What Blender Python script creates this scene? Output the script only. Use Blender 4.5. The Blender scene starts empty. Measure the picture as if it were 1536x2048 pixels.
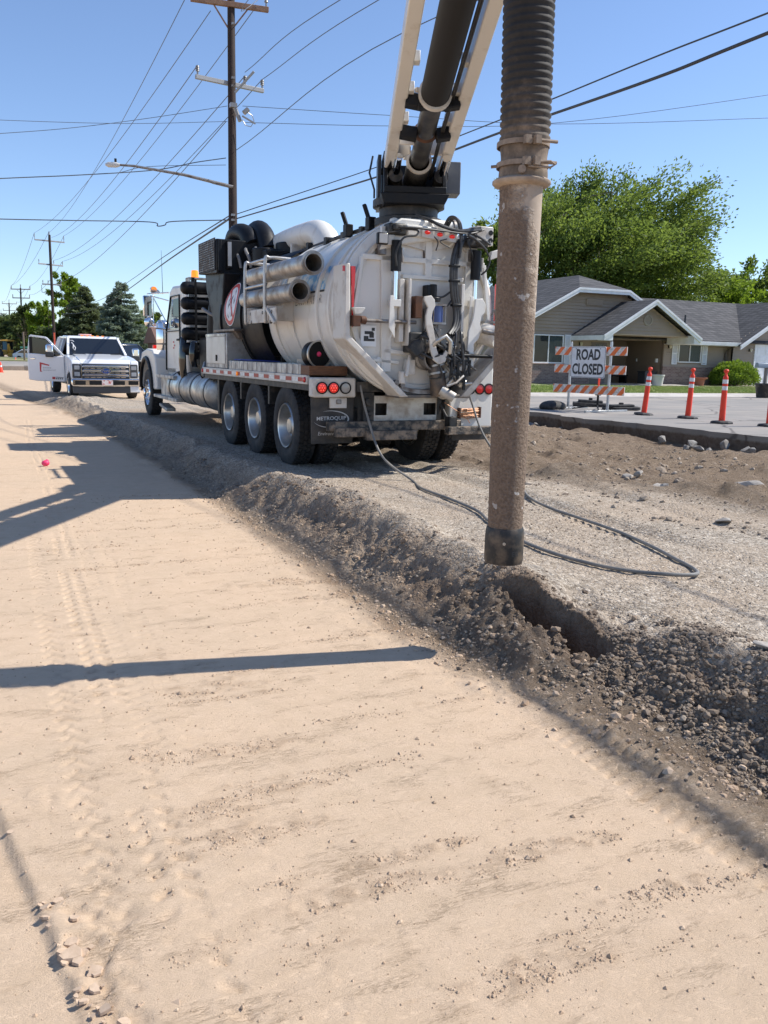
import bpy, bmesh, math, random
import numpy as np
from mathutils import Vector, Matrix
SC = bpy.context.scene
C = SC.collection
# ------------------------------------------------------------------ camera
R3 = np.array([[0.9154, -0.0500, 0.3953], [-0.4018, -0.1737, 0.9006], [0.0216, -0.9836, -0.1805]])  # right, down, forward
R3, _ = np.linalg.qr(R3); R3 = R3 * np.sign(np.diag(R3.T @ np.array([[0.9154, -0.05, 0.3953], [-0.4018, -0.1737, 0.9006], [0.0216, -0.9836, -0.1805]])))
F_PX, CAM_H = 1700.0, 1.62
cd = bpy.data.cameras.new('camera'); cam = bpy.data.objects.new('camera', cd); C.objects.link(cam)
cd.sensor_fit = 'HORIZONTAL'; cd.sensor_width = 36; cd.lens = F_PX / 1536 * 36
cd.clip_start = 0.05; cd.clip_end = 4000
mw = Matrix.Identity(4)
for i in range(3):
    mw[i][0] = R3[i][0]; mw[i][1] = -R3[i][1]; mw[i][2] = -R3[i][2]
mw[2][3] = CAM_H
cam.matrix_world = mw
SC.camera = cam
# ------------------------------------------------------------------ sky, sun, exposure
ELEV, SX, SY = math.radians(46.5), .981, -.193
w = bpy.data.worlds.new('World'); SC.world = w; w.use_nodes = True
nt = w.node_tree; bg = nt.nodes['Background']
sky = nt.nodes.new('ShaderNodeTexSky'); sky.sky_type = 'NISHITA'; sky.sun_disc = False
sky.sun_elevation = ELEV; sky.sun_rotation = math.atan2(SX, SY)
sky.altitude = 600; sky.air_density = 1.0; sky.dust_density = .2; sky.ozone_density = 5
hs = nt.nodes.new('ShaderNodeHueSaturation'); hs.inputs['Saturation'].default_value = .95; hs.inputs['Value'].default_value = 1.0
wb = nt.nodes.new('ShaderNodeMix'); wb.data_type = 'RGBA'; wb.blend_type = 'MULTIPLY'; wb.inputs[0].default_value = 1; wb.inputs[7].default_value = (.95, .955, 1.0, 1)   # white balance of the whole sky
nt.links.new(sky.outputs[0], hs.inputs['Color']); nt.links.new(hs.outputs[0], wb.inputs[6]); nt.links.new(wb.outputs[2], bg.inputs[0])
bg.inputs[1].default_value = .138
sl = bpy.data.lights.new('sun', 'SUN'); so = bpy.data.objects.new('sun', sl); C.objects.link(so)
sl.energy = 4.6; sl.angle = math.radians(.53); sl.color = (1, .96, .89)
sd = Vector((SX * math.cos(ELEV), SY * math.cos(ELEV), math.sin(ELEV)))
so.rotation_euler = sd.to_track_quat('Z', 'Y').to_euler(); so.location = (40, -10, 60)
SC.view_settings.view_transform = 'Standard'; SC.view_settings.look = 'None'
SC.view_settings.exposure = 0.42; SC.view_settings.gamma = 1; SC.view_settings.use_curve_mapping = False
SC.render.engine = 'CYCLES'
SC.cycles.max_bounces = 8; SC.cycles.transparent_max_bounces = 12
# ------------------------------------------------------------------ pixel (1536x2048) to point helpers
def ray(x, y): return R3 @ np.array([(x - 768) / F_PX, (y - 1024) / F_PX, 1.0])
EYE = np.array([0, 0, CAM_H])
def atY(x, y, Y): v = ray(x, y); return EYE + v * (Y / v[1])
def atZ(x, y, Z): v = ray(x, y); return EYE + v * ((Z - CAM_H) / v[2])
def atD(x, y, D): return EYE + ray(x, y) * D
# ------------------------------------------------------------------ mesh helpers
def frame_of(d):
    d = Vector(d).normalized(); u = Vector((0, 0, 1)) if abs(d.z) < .9 else Vector((1, 0, 0))
    a = d.cross(u).normalized(); b = d.cross(a).normalized(); return a, b, d
class MB:
    def __init__(s): s.v = []; s.f = []; s.m = []; s.mi = 0
    def add(s, vs, fs):
        n = len(s.v); s.v += [tuple(v) for v in vs]; s.f += [tuple(i + n for i in f) for f in fs]; s.m += [s.mi] * len(fs); return s
    def mat(s, i): s.mi = i; return s
    def box(s, x0, x1, y0, y1, z0, z1, T=None):
        vs = [Vector((x, y, z)) for z in (z0, z1) for y in (y0, y1) for x in (x0, x1)]
        if T is not None: vs = [T @ v for v in vs]
        return s.add(vs, [(0, 2, 3, 1), (4, 5, 7, 6), (0, 1, 5, 4), (2, 6, 7, 3), (0, 4, 6, 2), (1, 3, 7, 5)])
    def bar(s, a, b, w, h, up=(0, 0, 1)):          # box beam from a to b
        a = Vector(a); b = Vector(b); d = (b - a).normalized(); u = Vector(up)
        if abs(d.dot(u)) > .95: u = Vector((1, 0, 0))
        r = d.cross(u).normalized(); u = r.cross(d).normalized()
        vs = [p + r * sx * w / 2 + u * sz * h / 2 for p in (a, b) for sx, sz in ((-1, -1), (1, -1), (1, 1), (-1, 1))]
        return s.add(vs, [(0, 1, 2, 3), (7, 6, 5, 4), (0, 4, 5, 1), (1, 5, 6, 2), (2, 6, 7, 3), (3, 7, 4, 0)])
    def cyl(s, a, b, r, r2=None, n=16, caps=True): return s.tube([a, b], [r, r if r2 is None else r2], n, caps)
    def tube(s, pts, r, n=10, caps=True, closed=False):
        P = [Vector(p) for p in pts]; k = len(P)
        rs = list(r) if isinstance(r, (list, tuple)) else [r] * k
        t0 = (P[1] - P[0]).normalized(); a, b, _ = frame_of(t0); vs = []
        for i in range(k):
            if closed: t = (P[(i + 1) % k] - P[i - 1])
            else: t = P[min(i + 1, k - 1)] - P[max(i - 1, 0)]
            if t.length < 1e-9: t = t0.copy()
            t.normalize(); a = (a - t * a.dot(t)).normalized(); b = t.cross(a)
            for j in range(n):
                q = 2 * math.pi * j / n; vs.append(P[i] + (a * math.cos(q) + b * math.sin(q)) * rs[i])
        fs = []
        for i in range(k if closed else k - 1):
            i2 = (i + 1) % k
            for j in range(n):
                j2 = (j + 1) % n; fs.append((i * n + j, i * n + j2, i2 * n + j2, i2 * n + j))
        if caps and not closed: fs += [tuple(range(n))[::-1], tuple(range((k - 1) * n, k * n))]
        return s.add(vs, fs)
    def lathe(s, prof, o=(0, 0, 0), axis=(0, 0, 1), n=24, a0=0, a1=None, closed=False):
        a, b, d = frame_of(axis); o = Vector(o); full = a1 is None; m = n if full else n + 1; vs = []
        for r, t in prof:
            for j in range(m):
                q = a0 + ((2 * math.pi) if full else (a1 - a0)) * j / n
                vs.append(o + d * t + (a * math.cos(q) + b * math.sin(q)) * r)
        fs = []; k = len(prof)
        for i in range(k if closed else k - 1):
            i2 = (i + 1) % k
            for j in range(n):
                j2 = (j + 1) % m; fs.append((i * m + j, i2 * m + j, i2 * m + j2, i * m + j2))
        return s.add(vs, fs)
    def prism(s, poly, c0, c1, plane='xz', T=None):   # polygon in a plane, extruded along the third axis
        n = len(poly)
        def P(p, c): return Vector({'xz': (p[0], c, p[1]), 'yz': (c, p[0], p[1]), 'xy': (p[0], p[1], c)}[plane])
        vs = [P(p, c0) for p in poly] + [P(p, c1) for p in poly]
        if T is not None: vs = [T @ v for v in vs]
        return s.add(vs, [tuple(range(n))[::-1], tuple(range(n, 2 * n))] + [(i, (i + 1) % n, n + (i + 1) % n, n + i) for i in range(n)])
    def ball(s, c, r, n=12, m=8, sc=(1, 1, 1)):
        c = Vector(c); vs = []; fs = []
        for i in range(m + 1):
            t = math.pi * i / m
            for j in range(n):
                q = 2 * math.pi * j / n
                vs.append(c + Vector((math.sin(t) * math.cos(q) * sc[0], math.sin(t) * math.sin(q) * sc[1], math.cos(t) * sc[2])) * r)
        for i in range(m):
            for j in range(n): fs.append((i * n + j, (i + 1) * n + j, (i + 1) * n + (j + 1) % n, i * n + (j + 1) % n))
        return s.add(vs, fs)
    def mesh(s, name, mats, smooth=35):
        me = bpy.data.meshes.new(name); me.from_pydata(s.v, [], s.f); me.validate()
        for m in (mats if isinstance(mats, (list, tuple)) else [mats]): me.materials.append(m)
        if len(me.polygons) == len(s.m): me.polygons.foreach_set('material_index', s.m)
        bmx = __import__('bmesh').new(); bmx.from_mesh(me); __import__('bmesh').ops.recalc_face_normals(bmx, faces=bmx.faces); bmx.to_mesh(me); bmx.free()
        if smooth: me.polygons.foreach_set('use_smooth', [True] * len(me.polygons)); me.set_sharp_from_angle(angle=math.radians(smooth))
        return me
    def build(s, name, mats, parent=None, bev=0, smooth=35, loc=None):
        me = s.mesh(name, mats, smooth); o = bpy.data.objects.new(name, me); C.objects.link(o)
        if parent is not None: o.parent = parent
        if loc is not None: o.location = loc
        if bev:
            b = o.modifiers.new('bevel', 'BEVEL'); b.width = bev; b.segments = 2; b.limit_method = 'ANGLE'; b.angle_limit = math.radians(40); b.harden_normals = False
        return o
def build_split(mb, name, m, parent, **k):   # every connected piece becomes an object of its own
    par = list(range(len(mb.v)))
    def find(i):
        while par[i] != i: par[i] = par[par[i]]; i = par[i]
        return i
    for f in mb.f:
        for i in f[1:]: par[find(i)] = find(f[0])
    grp = {}
    for f in mb.f: grp.setdefault(find(f[0]), []).append(f)
    out = []
    for fs in grp.values():
        ids = sorted({i for f in fs for i in f}); mp = {i: j for j, i in enumerate(ids)}; q = MB(); q.add([mb.v[i] for i in ids], [tuple(mp[i] for i in f) for f in fs]); out.append(q.build(name, m, parent, **k))
    return out
def thing(name, label, cat, loc=(0, 0, 0), rz=0, group=None):
    o = bpy.data.objects.new(name, None); C.objects.link(o); o.empty_display_size = .1
    o.location = loc; o.rotation_euler = (0, 0, rz); return tag(o, label, cat, group)
def tag(o, label, cat, group=None):
    o['label'] = label; o['category'] = cat
    if group: o['group'] = group
    return o
def struct(o, label=None):
    o['kind'] = 'structure'
    if label: o['label'] = label
    return o
def lab(o, l): o['label'] = l; return o
def stuff(o, label=None):
    o['kind'] = 'stuff'
    if label: o['label'] = label
    return o
def link_copy(o, parent=None, loc=None):
    c = o.copy(); C.objects.link(c); c.parent = parent
    if loc is not None: c.location = loc
    return c
KIDS = {}
def copy_tree(o, parent=None):
    c = link_copy(o, parent)
    for ch in list(o.children): copy_tree(ch, c)
    return c
def spl(pts, n=8):
    P_ = [Vector(p) for p in pts]; P_ = [P_[0] * 2 - P_[1]] + P_ + [P_[-1] * 2 - P_[-2]]; out = []
    for i in range(1, len(P_) - 2):
        for s_ in range(n):
            t = s_ / n; a, b, c_, d = P_[i - 1:i + 3]; out.append(.5 * ((2 * b) + (-a + c_) * t + (2 * a - 5 * b + 4 * c_ - d) * t * t + (-a + 3 * b - 3 * c_ + d) * t ** 3))
    return out + [P_[-2]]
def text_mb(txt, size, T, mb=None, align='CENTER', bold=0, squeeze=1.0):
    cu = bpy.data.curves.new('t', 'FONT'); cu.body = txt; cu.size = size; cu.align_x = align; cu.align_y = 'CENTER'; cu.offset = bold; cu.resolution_u = 3
    o = bpy.data.objects.new('t', cu); me = o.to_mesh()
    mb = mb or MB(); vs = [T @ Vector((v.co.x * squeeze, v.co.y, 0)) for v in me.vertices]
    mb.add(vs, [tuple(p.vertices) for p in me.polygons]); o.to_mesh_clear(); bpy.data.objects.remove(o); bpy.data.curves.remove(cu); return mb
def plane_T(o, xd, yd):
    xd = Vector(xd).normalized(); yd = Vector(yd).normalized(); zd = xd.cross(yd); m = Matrix.Identity(4)
    for i in range(3): m[i][0], m[i][1], m[i][2], m[i][3] = xd[i], yd[i], zd[i], o[i]
    return m
# ------------------------------------------------------------------ materials
def nodes(name):
    m = bpy.data.materials.new(name); m.use_nodes = True; t = m.node_tree; b = t.nodes['Principled BSDF']; return m, t, b
def N(t, typ, **k):
    n = t.nodes.new(typ)
    for a, v in k.items():
        if a in n.inputs: n.inputs[a].default_value = v
        else: setattr(n, a, v)
    return n
def noise_fac(t, scale, detail=5, rough=.6, lo=.35, hi=.65, coord='Object', stretch=None):
    tc = N(t, 'ShaderNodeTexCoord'); src = tc.outputs[coord]
    if stretch:
        mp = N(t, 'ShaderNodeMapping'); mp.inputs['Scale'].default_value = stretch; t.links.new(src, mp.inputs[0]); src = mp.outputs[0]
    n = N(t, 'ShaderNodeTexNoise', Scale=scale, Detail=detail, Roughness=rough); t.links.new(src, n.inputs['Vector'])
    r = N(t, 'ShaderNodeMapRange'); r.inputs['From Min'].default_value = lo; r.inputs['From Max'].default_value = hi
    t.links.new(n.outputs[0], r.inputs[0]); return r.outputs[0], n.outputs[0]
def mix(t, fac, a, b, mode='MIX'):
    m = N(t, 'ShaderNodeMix', data_type='RGBA', blend_type=mode)
    for i, v in ((0, fac), (6, a), (7, b)):
        if hasattr(v, 'is_linked') or hasattr(v, 'links'): t.links.new(v, m.inputs[i])
        else: m.inputs[i].default_value = (tuple(v) + (1,))[:4] if isinstance(v, (tuple, list)) else v
    return m.outputs[2]
def bump(t, b, h, strength, dist=.01):
    n = N(t, 'ShaderNodeBump'); n.inputs['Strength'].default_value = strength; n.inputs['Distance'].default_value = dist
    t.links.new(h, n.inputs['Height']); t.links.new(n.outputs[0], b.inputs['Normal']); return n
def mat(name, col, rough=.5, metal=0, col2=None, scale=6, lo=.4, hi=.65, bmp=0, bscale=60, bdist=.005, coat=0, spec=.5, stretch=None, rvar=0):
    m, t, b = nodes(name); b.inputs['Roughness'].default_value = rough; b.inputs['Metallic'].default_value = metal
    b.inputs['Coat Weight'].default_value = coat; b.inputs['Specular IOR Level'].default_value = spec; b.inputs['Base Color'].default_value = col + (1,)
    if col2 is not None:
        f, _ = noise_fac(t, scale, lo=lo, hi=hi, stretch=stretch); t.links.new(mix(t, f, col, col2), b.inputs['Base Color'])
        if rvar:
            r = N(t, 'ShaderNodeMapRange'); r.inputs['To Min'].default_value = rough; r.inputs['To Max'].default_value = min(1, rough + rvar); t.links.new(f, r.inputs[0]); t.links.new(r.outputs[0], b.inputs['Roughness'])
    if bmp:
        f, h = noise_fac(t, bscale, 4); bump(t, b, h, bmp, bdist)
    return m
WHITE = mat('white_paint', (.73, .70, .64), .42, col2=(.46, .39, .30), scale=2.2, lo=.56, hi=.86, coat=.08, rvar=.25, stretch=(2.2, 2.2, .9))
WHITE_DIRTY = mat('dusty_white_paint', (.62, .58, .52), .45, col2=(.36, .29, .22), scale=5, lo=.5, hi=.78, rvar=.3)
BLACK = mat('black_paint', (.008, .008, .009), .45, col2=(.02, .018, .016), scale=4, lo=.5, hi=.8, rvar=.3, spec=.28)
BLACK_GLOSS = mat('glossy_black_paint', (.008, .008, .009), .06, coat=.5)
BLACK_DUSTY = mat('dusty_black_steel', (.02, .019, .018), .55, col2=(.11, .09, .07), scale=8, lo=.48, hi=.8, bmp=.2)
RUBBER = mat('tyre_rubber', (.018, .018, .019), .8, col2=(.06, .052, .045), scale=7, lo=.42, hi=.8, bmp=.3, bscale=90)
HOSE_RUB = mat('rubber_hose', (.02, .02, .022), .45, col2=(.05, .047, .043), scale=9)
ALU = mat('brushed_aluminium', (.62, .61, .58), .32, 1, col2=(.40, .37, .33), scale=3, rvar=.3)
ALU_DULL = mat('dull_aluminium', (.55, .54, .51), .5, .7, col2=(.36, .32, .28), scale=5, rvar=.25, bmp=.1)
CHROME = mat('chrome', (.85, .85, .85), .07, 1)
STEEL = mat('grey_steel', (.30, .29, .28), .42, .8, col2=(.16, .13, .11), scale=7, rvar=.3)
RUST = mat('rusty_steel', (.13, .055, .028), .75, .2, col2=(.07, .04, .03), scale=14, bmp=.4)
WOOD = mat('board_wood', (.20, .085, .035), .65, col2=(.11, .045, .02), scale=9, stretch=(1, 8, 8), bmp=.2)
GLASS_D = mat('dark_glass', (.01, .012, .014), .03, coat=.3, spec=.8)
ORANGE = mat('fluorescent_orange', (.92, .05, .014), .5, col2=(.84, .06, .02), scale=8)
RED = mat('red_reflector', (.55, .012, .012), .25, coat=.4)
REFL_W = mat('white_reflective_sheet', (.84, .83, .80), .45, col2=(.62, .59, .54), scale=20)
def emit(m, col, s):
    b = m.node_tree.nodes['Principled BSDF']; b.inputs['Emission Color'].default_value = col + (1,); b.inputs['Emission Strength'].default_value = s; return m
RED_LIT = emit(mat('lit_red_lens', (.55, .01, .008), .2, coat=.4), (1, .03, .01), .22)
AMBER = emit(mat('amber_lens', (.85, .22, .01), .2, coat=.4), (1, .28, .01), .25)
# ------------------------------------------------------------------ numpy noise
def _hash(ix, iy, seed):
    h = (ix.astype(np.int64) * 374761393 + iy.astype(np.int64) * 668265263 + seed * 2147483647) & 0xffffffff
    h = ((h ^ (h >> 13)) * 1274126177) & 0xffffffff; h = (h ^ (h >> 16)) & 0xffffffff
    return (h & 0xffffff).astype(np.float64) / 0xffffff
def vnoise(x, y, seed=0):
    ix = np.floor(x); iy = np.floor(y); fx = x - ix; fy = y - iy; fx = fx * fx * (3 - 2 * fx); fy = fy * fy * (3 - 2 * fy)
    a = _hash(ix, iy, seed); b = _hash(ix + 1, iy, seed); c = _hash(ix, iy + 1, seed); d = _hash(ix + 1, iy + 1, seed)
    return (a * (1 - fx) + b * fx) * (1 - fy) + (c * (1 - fx) + d * fx) * fy
def fbm(x, y, oct=4, seed=0, gain=.5):
    s = 0; a = 1; t = 0
    for i in range(oct):
        s = s + a * vnoise(x * 2 ** i + 17.3 * i, y * 2 ** i - 9.1 * i, seed + i); t += a; a *= gain
    return s / t - .5
def sst(a, b, x): t = np.clip((x - a) / (b - a), 0, 1); return t * t * (3 - 2 * t)
# ------------------------------------------------------------------ ground: compacted soil lane, bank, gravel bed, pit
def berm_lines(y):
    toe = np.interp(y, [0, 1.9, 2.6, 3.2, 3.7, 4.7, 9.3, 14, 19.5, 26.8, 32, 60], [2.60, 2.58, 2.55, 2.45, 2.27, 2.19, 2.16, 2.0, 1.76, 1.04, .4, -2])
    crest = toe + np.interp(y, [0, 2.5, 3.2, 5, 7, 9, 14, 25], [.68, .66, .66, .66, .68, .56, .6, .6])
    hb = np.interp(y, [0, 2.5, 3.3, 4.3, 8, 9.3, 11, 16, 22, 28, 34, 50], [.22, .23, .22, .23, .23, .21, .20, .19, .15, .11, .05, .0])
    return toe, crest, hb
def pit(x, y):     # signed shape of the dug hole: 1 inside
    cx = 2.775 - .10 * np.maximum(y - 3.8, 0); wv = .10 * fbm(x * 4, y * 4, 4, 91) + .04 * fbm(x * 16, y * 16, 3, 92)
    dx = np.abs(x - cx - wv) / .105; dy = np.abs(y - 3.82 + wv) / .42
    return (dx ** 2.4 + dy ** 2.4) ** (1 / 2.4)
def height(x, y, fine=True):
    toe, crest, hb = berm_lines(y)
    toe = toe + .10 * fbm(y * 1.5, x * .4, 3, 3)
    t = np.clip((x - toe) / np.maximum(crest - toe, .05), 0, 1); bank = (.35 * t * t * (3 - 2 * t) + .65 * t) * hb
    bed = sst(0, 1, (x - crest) / 1.0)
    ridge = np.exp(-((x - crest) / np.where(x < crest, .30, .26)) ** 2) * np.interp(y, [0, 3, 3.5, 3.8, 4.25, 5, 8.3, 9.6, 12, 20, 30, 40], [.07, .07, .04, .06, .13, .14, .14, .06, .07, .07, .05, 0])
    grav = sst(-.05, .12, x - toe)
    far = sst(22, 30, y)
    z = bank + ridge * (.75 + .5 * (fbm(y * 1.1, x * .5, 3, 5) + .5))
    # undulating bed and humps towards the asphalt edge
    hump = sst(5.2, 6.6, x + .25 * (y - 9)) * (1 - sst(10.6, 11.2, x)) * (1 - sst(17, 21, y)) * sst(2, 4, y)
    z = z + hump * (.40 * np.maximum(fbm(x * .75, y * .8, 4, 21) + .10, -.08) + .17 * fbm(x * 2.6, y * 2.6, 4, 27) + .08 * fbm(x * 7, y * 7, 3, 28))
    z = z + bed * .022 * fbm(x * .8, y * .8, 4, 31) * (1 - far)
    z = z + (-.12 + .30 * np.maximum(fbm(x * .9, y * .7, 3, 65) + .12, 0)) * np.exp(-((x - 11.0) / .5) ** 2) * (1 - sst(20, 22, y))
    # rough apron and clods beside the lane
    apron = np.exp(-((x - toe + .02) / .30) ** 2) * np.interp(y, [0, 3, 5, 9, 20, 30], [1.3, 1.2, .7, .7, .8, 0])
    z = z + apron * (.075 * np.maximum(fbm(x * 5, y * 4, 4, 41), -.06) + .03 * np.maximum(fbm(x * 16, y * 16, 3, 43), 0))
    # spoil mound left of the pit, bowl and pit
    z = z + .10 * np.exp(-((x - 2.46) / .15) ** 2 - ((y - 3.72) / .45) ** 2) * (1 + 1.6 * fbm(x * 6, y * 6, 4, 51))
    z = z + .05 * np.exp(-((x - 2.35) / .18) ** 2 - ((y - 2.6) / .7) ** 2) * (1 + 2 * fbm(x * 5, y * 5, 4, 52))
    q = pit(x, y)
    z = z - np.exp(-((x - 3.02) / .16) ** 2 - ((y - 3.75) / .5) ** 2) * .10 * (1 + 1.5 * fbm(x * 5, y * 5, 4, 53))
    z = z - (1 - sst(.55, 1.18 + .3 * fbm(x * 9, y * 9, 3, 54), q)) * .62
    face = (1 + 1.2 * (y < 4.5)) * np.exp(-((t - .5) / .36) ** 2) * (x > toe - .2) * (1 - sst(20, 28, y))
    z = z + face * (.08 * fbm(x * 6, y * 6, 4, 61) + .04 * fbm(x * 20, y * 20, 3, 62)) + np.exp(-((x - crest + .15) / .5) ** 2) * sst(3.6, 4.6, y) * (1 - sst(26, 34, y)) * (.16 * fbm(x * 2.3, y * 2.3, 4, 63) + .10 * np.maximum(fbm(x * 4.5, y * 4.5, 3, 64) - .05, 0))
    for xr_, a_, s_ in ((4.35, .030, 1), (5.05, .035, 2), (5.75, .04, 3), (6.6, .035, 4), (7.6, .03, 5)):
        xx = xr_ + .25 * np.sin(y * .23 + s_ * 1.7); z = z - bed * (1 - far) * a_ * (np.exp(-((x - xx) / .12) ** 2) - .7 * np.exp(-((x - xx - .22) / .09) ** 2)) * sst(-.15, .2, fbm(x * .8, y * .35, 3, 66 + s_))
    # far rough dirt
    z = z + far * (.05 * fbm(x * .5, y * .5, 4, 71)) + sst(30, 120, y) * .1
    z = z + .16 * np.exp(-((x - 2.4) / 1.0) ** 2 - ((y - 26.5) / 1.6) ** 2) * (1 + fbm(x * 2, y * 2, 4, 73))
    z = z + .10 * np.exp(-((x - 1.5) / .7) ** 2 - ((y - 24) / 2.5) ** 2) * (1 + 1.4 * fbm(x * 2, y * 2, 4, 74))
    soil = 1 - grav
    if fine:
        # crumbs torn across the lane, in streaks
        st = fbm(x * 1.1 + 3, y * 6.5, 4, 81) + .28 * fbm(x * .5, y * .45, 2, 82)
        pres = sst(.15, .28, st) * sst(-.2, .5, x - .25 + .0 * y)
        crumbs = np.maximum(fbm(x * 26, y * 34, 3, 83), -.1)
        z = z + soil * pres * (.012 * crumbs + .001)
        z = z + soil * (.006 * fbm(x * .9, y * 1.1, 3, 85) + .0022 * fbm(x * 14, y * 18, 3, 86))
        # tyre treads
        for tx, wd, per, dep, y0, y1, sd in ((.38, .07, .105, .012, 1.6, 22, 1), (.60, .13, .085, .005, 3.2, 16, 2), (.17, .05, .11, .006, 1.2, 9, 7), (.74, .24, .16, .003, 1.0, 3.4, 3), (2.42, .13, .062, .018, 1.2, 3.5, 4), (2.17, .10, .07, .010, 1.2, 4.2, 6)):
            xc = tx + .03 * np.sin(y * .6 + sd); u = (x - xc) / wd; ph = y / per + .35 * np.abs(u) + .3 * (u > 0)
            lug = sst(.58, .72, np.abs((ph % 1) - .5) * 2) * (np.abs(u) < 1) * sst(.25, .4, np.abs(u) if sd < 3 else np.abs(u) * 0 + 1)
            wear = sst(-.28, .02, fbm(x * 3, y * 1.6, 3, 90 + sd)); z = z - dep * lug * wear * sst(y0, y0 + .3, y) * (1 - sst(y1 - 1, y1, y))
        for tx, sd in ((3.9, 5), (4.6, 6), (5.6, 7), (6.3, 8)):
            xc = tx + .08 * np.sin(y * .4 + sd); u = (x - xc) / .22
            z = z - .012 * (np.abs(u) < 1) * (sst(.4, .7, np.abs(((y / .12 + .4 * np.abs(u)) % 1) - .5) * 2)) * sst(0, .2, fbm(x * 1.2, y * .5, 2, 95 + sd)) * bed
        # seam where the grader blade left a low step on the left
        xl = np.interp(y, [0, 1.94, 3.0, 3.2], [.40, .10, -.10, -.14]); on = 1 - sst(3.05, 3.35, y)
        z = z - .024 * on * (1 - sst(-.014, .020, x - xl + .012 * fbm(y * 9, x * 0, 3, 97)))
        chip = on * sst(.0, .02, x - xl) * (1 - sst(.12, .20, x - xl + .25 * fbm(y * 3, y * 0 + 4, 3, 98))) * (1 - sst(2.45, 2.6, y))
        z = z - .014 * chip * sst(-.06, .02, fbm(x * 9, y * 12, 3, 99))
        g2 = .018 * fbm(x * 17, y * 17, 3, 101) + .012 * np.maximum(fbm(x * 40, y * 40, 2, 102), 0)
        z = z + grav * g2 * np.interp(x - crest, [-1, 0, .5, 2], [1.3, 1.2, .5, .35])
        # loose crumbs at the far left edge
        for cx, cy, r in ((-.13, 3.13, .10), (.07, 3.1, .09), (.02, 3.18, .06)):
            z = z + .016 * np.exp(-((x - cx) / r) ** 2 - ((y - cy) / (r * .6)) ** 2) * np.maximum(fbm(x * 30, y * 30, 3, 104) + .25, 0)
    return z
def spaced(segs):
    out = [segs[0][0]]
    for a, b, d0, d1 in segs:
        p = a
        while p < b - 1e-9:
            k = (p - a) / (b - a); p = min(b, p + d0 * (d1 / d0) ** k)
            out.append(p)
    return np.array(out)
gx = np.concatenate([-spaced([(.8, 4, .02, .15), (4, 30, .2, 3), (30, 900, 6, 200)])[::-1], spaced([(-.8, .0, .02, .013), (.0, 3.4, .0125, .0125), (3.4, 6, .018, .04), (6, 12, .045, .08), (12, 20, .1, .6), (20, 900, 1, 200)])])
gx = np.unique(np.round(gx, 5))
gy = np.concatenate([-spaced([(-.9, 30, .2, 8), (30, 400, 20, 200)])[::-1], spaced([(.9, 5.5, .011, .017), (5.5, 10, .018, .035), (10, 20, .04, .08), (20, 40, .08, .25), (40, 90, .4, 2.5), (90, 1600, 4, 250)])])
gy = np.unique(np.round(gy, 5))
X, Y = np.meshgrid(gx, gy)
Z = height(X, Y)
def grid_mesh(name, X, Y, Z, m):
    ny, nx = X.shape; me = bpy.data.meshes.new(name); n = nx * ny
    me.vertices.add(n); me.vertices.foreach_set('co', np.stack([X, Y, Z], -1).astype(np.float32).ravel())
    i = np.arange(n).reshape(ny, nx); q = np.stack([i[:-1, :-1], i[:-1, 1:], i[1:, 1:], i[1:, :-1]], -1).reshape(-1, 4)
    me.loops.add(q.size); me.loops.foreach_set('vertex_index', q.ravel().astype(np.int32))
    me.polygons.add(len(q)); me.polygons.foreach_set('loop_start', (np.arange(len(q)) * 4).astype(np.int32))
    me.update(calc_edges=True); me.polygons.foreach_set('use_smooth', np.ones(len(q), bool)); me.materials.append(m)
    o = bpy.data.objects.new(name, me); C.objects.link(o); return o
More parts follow.
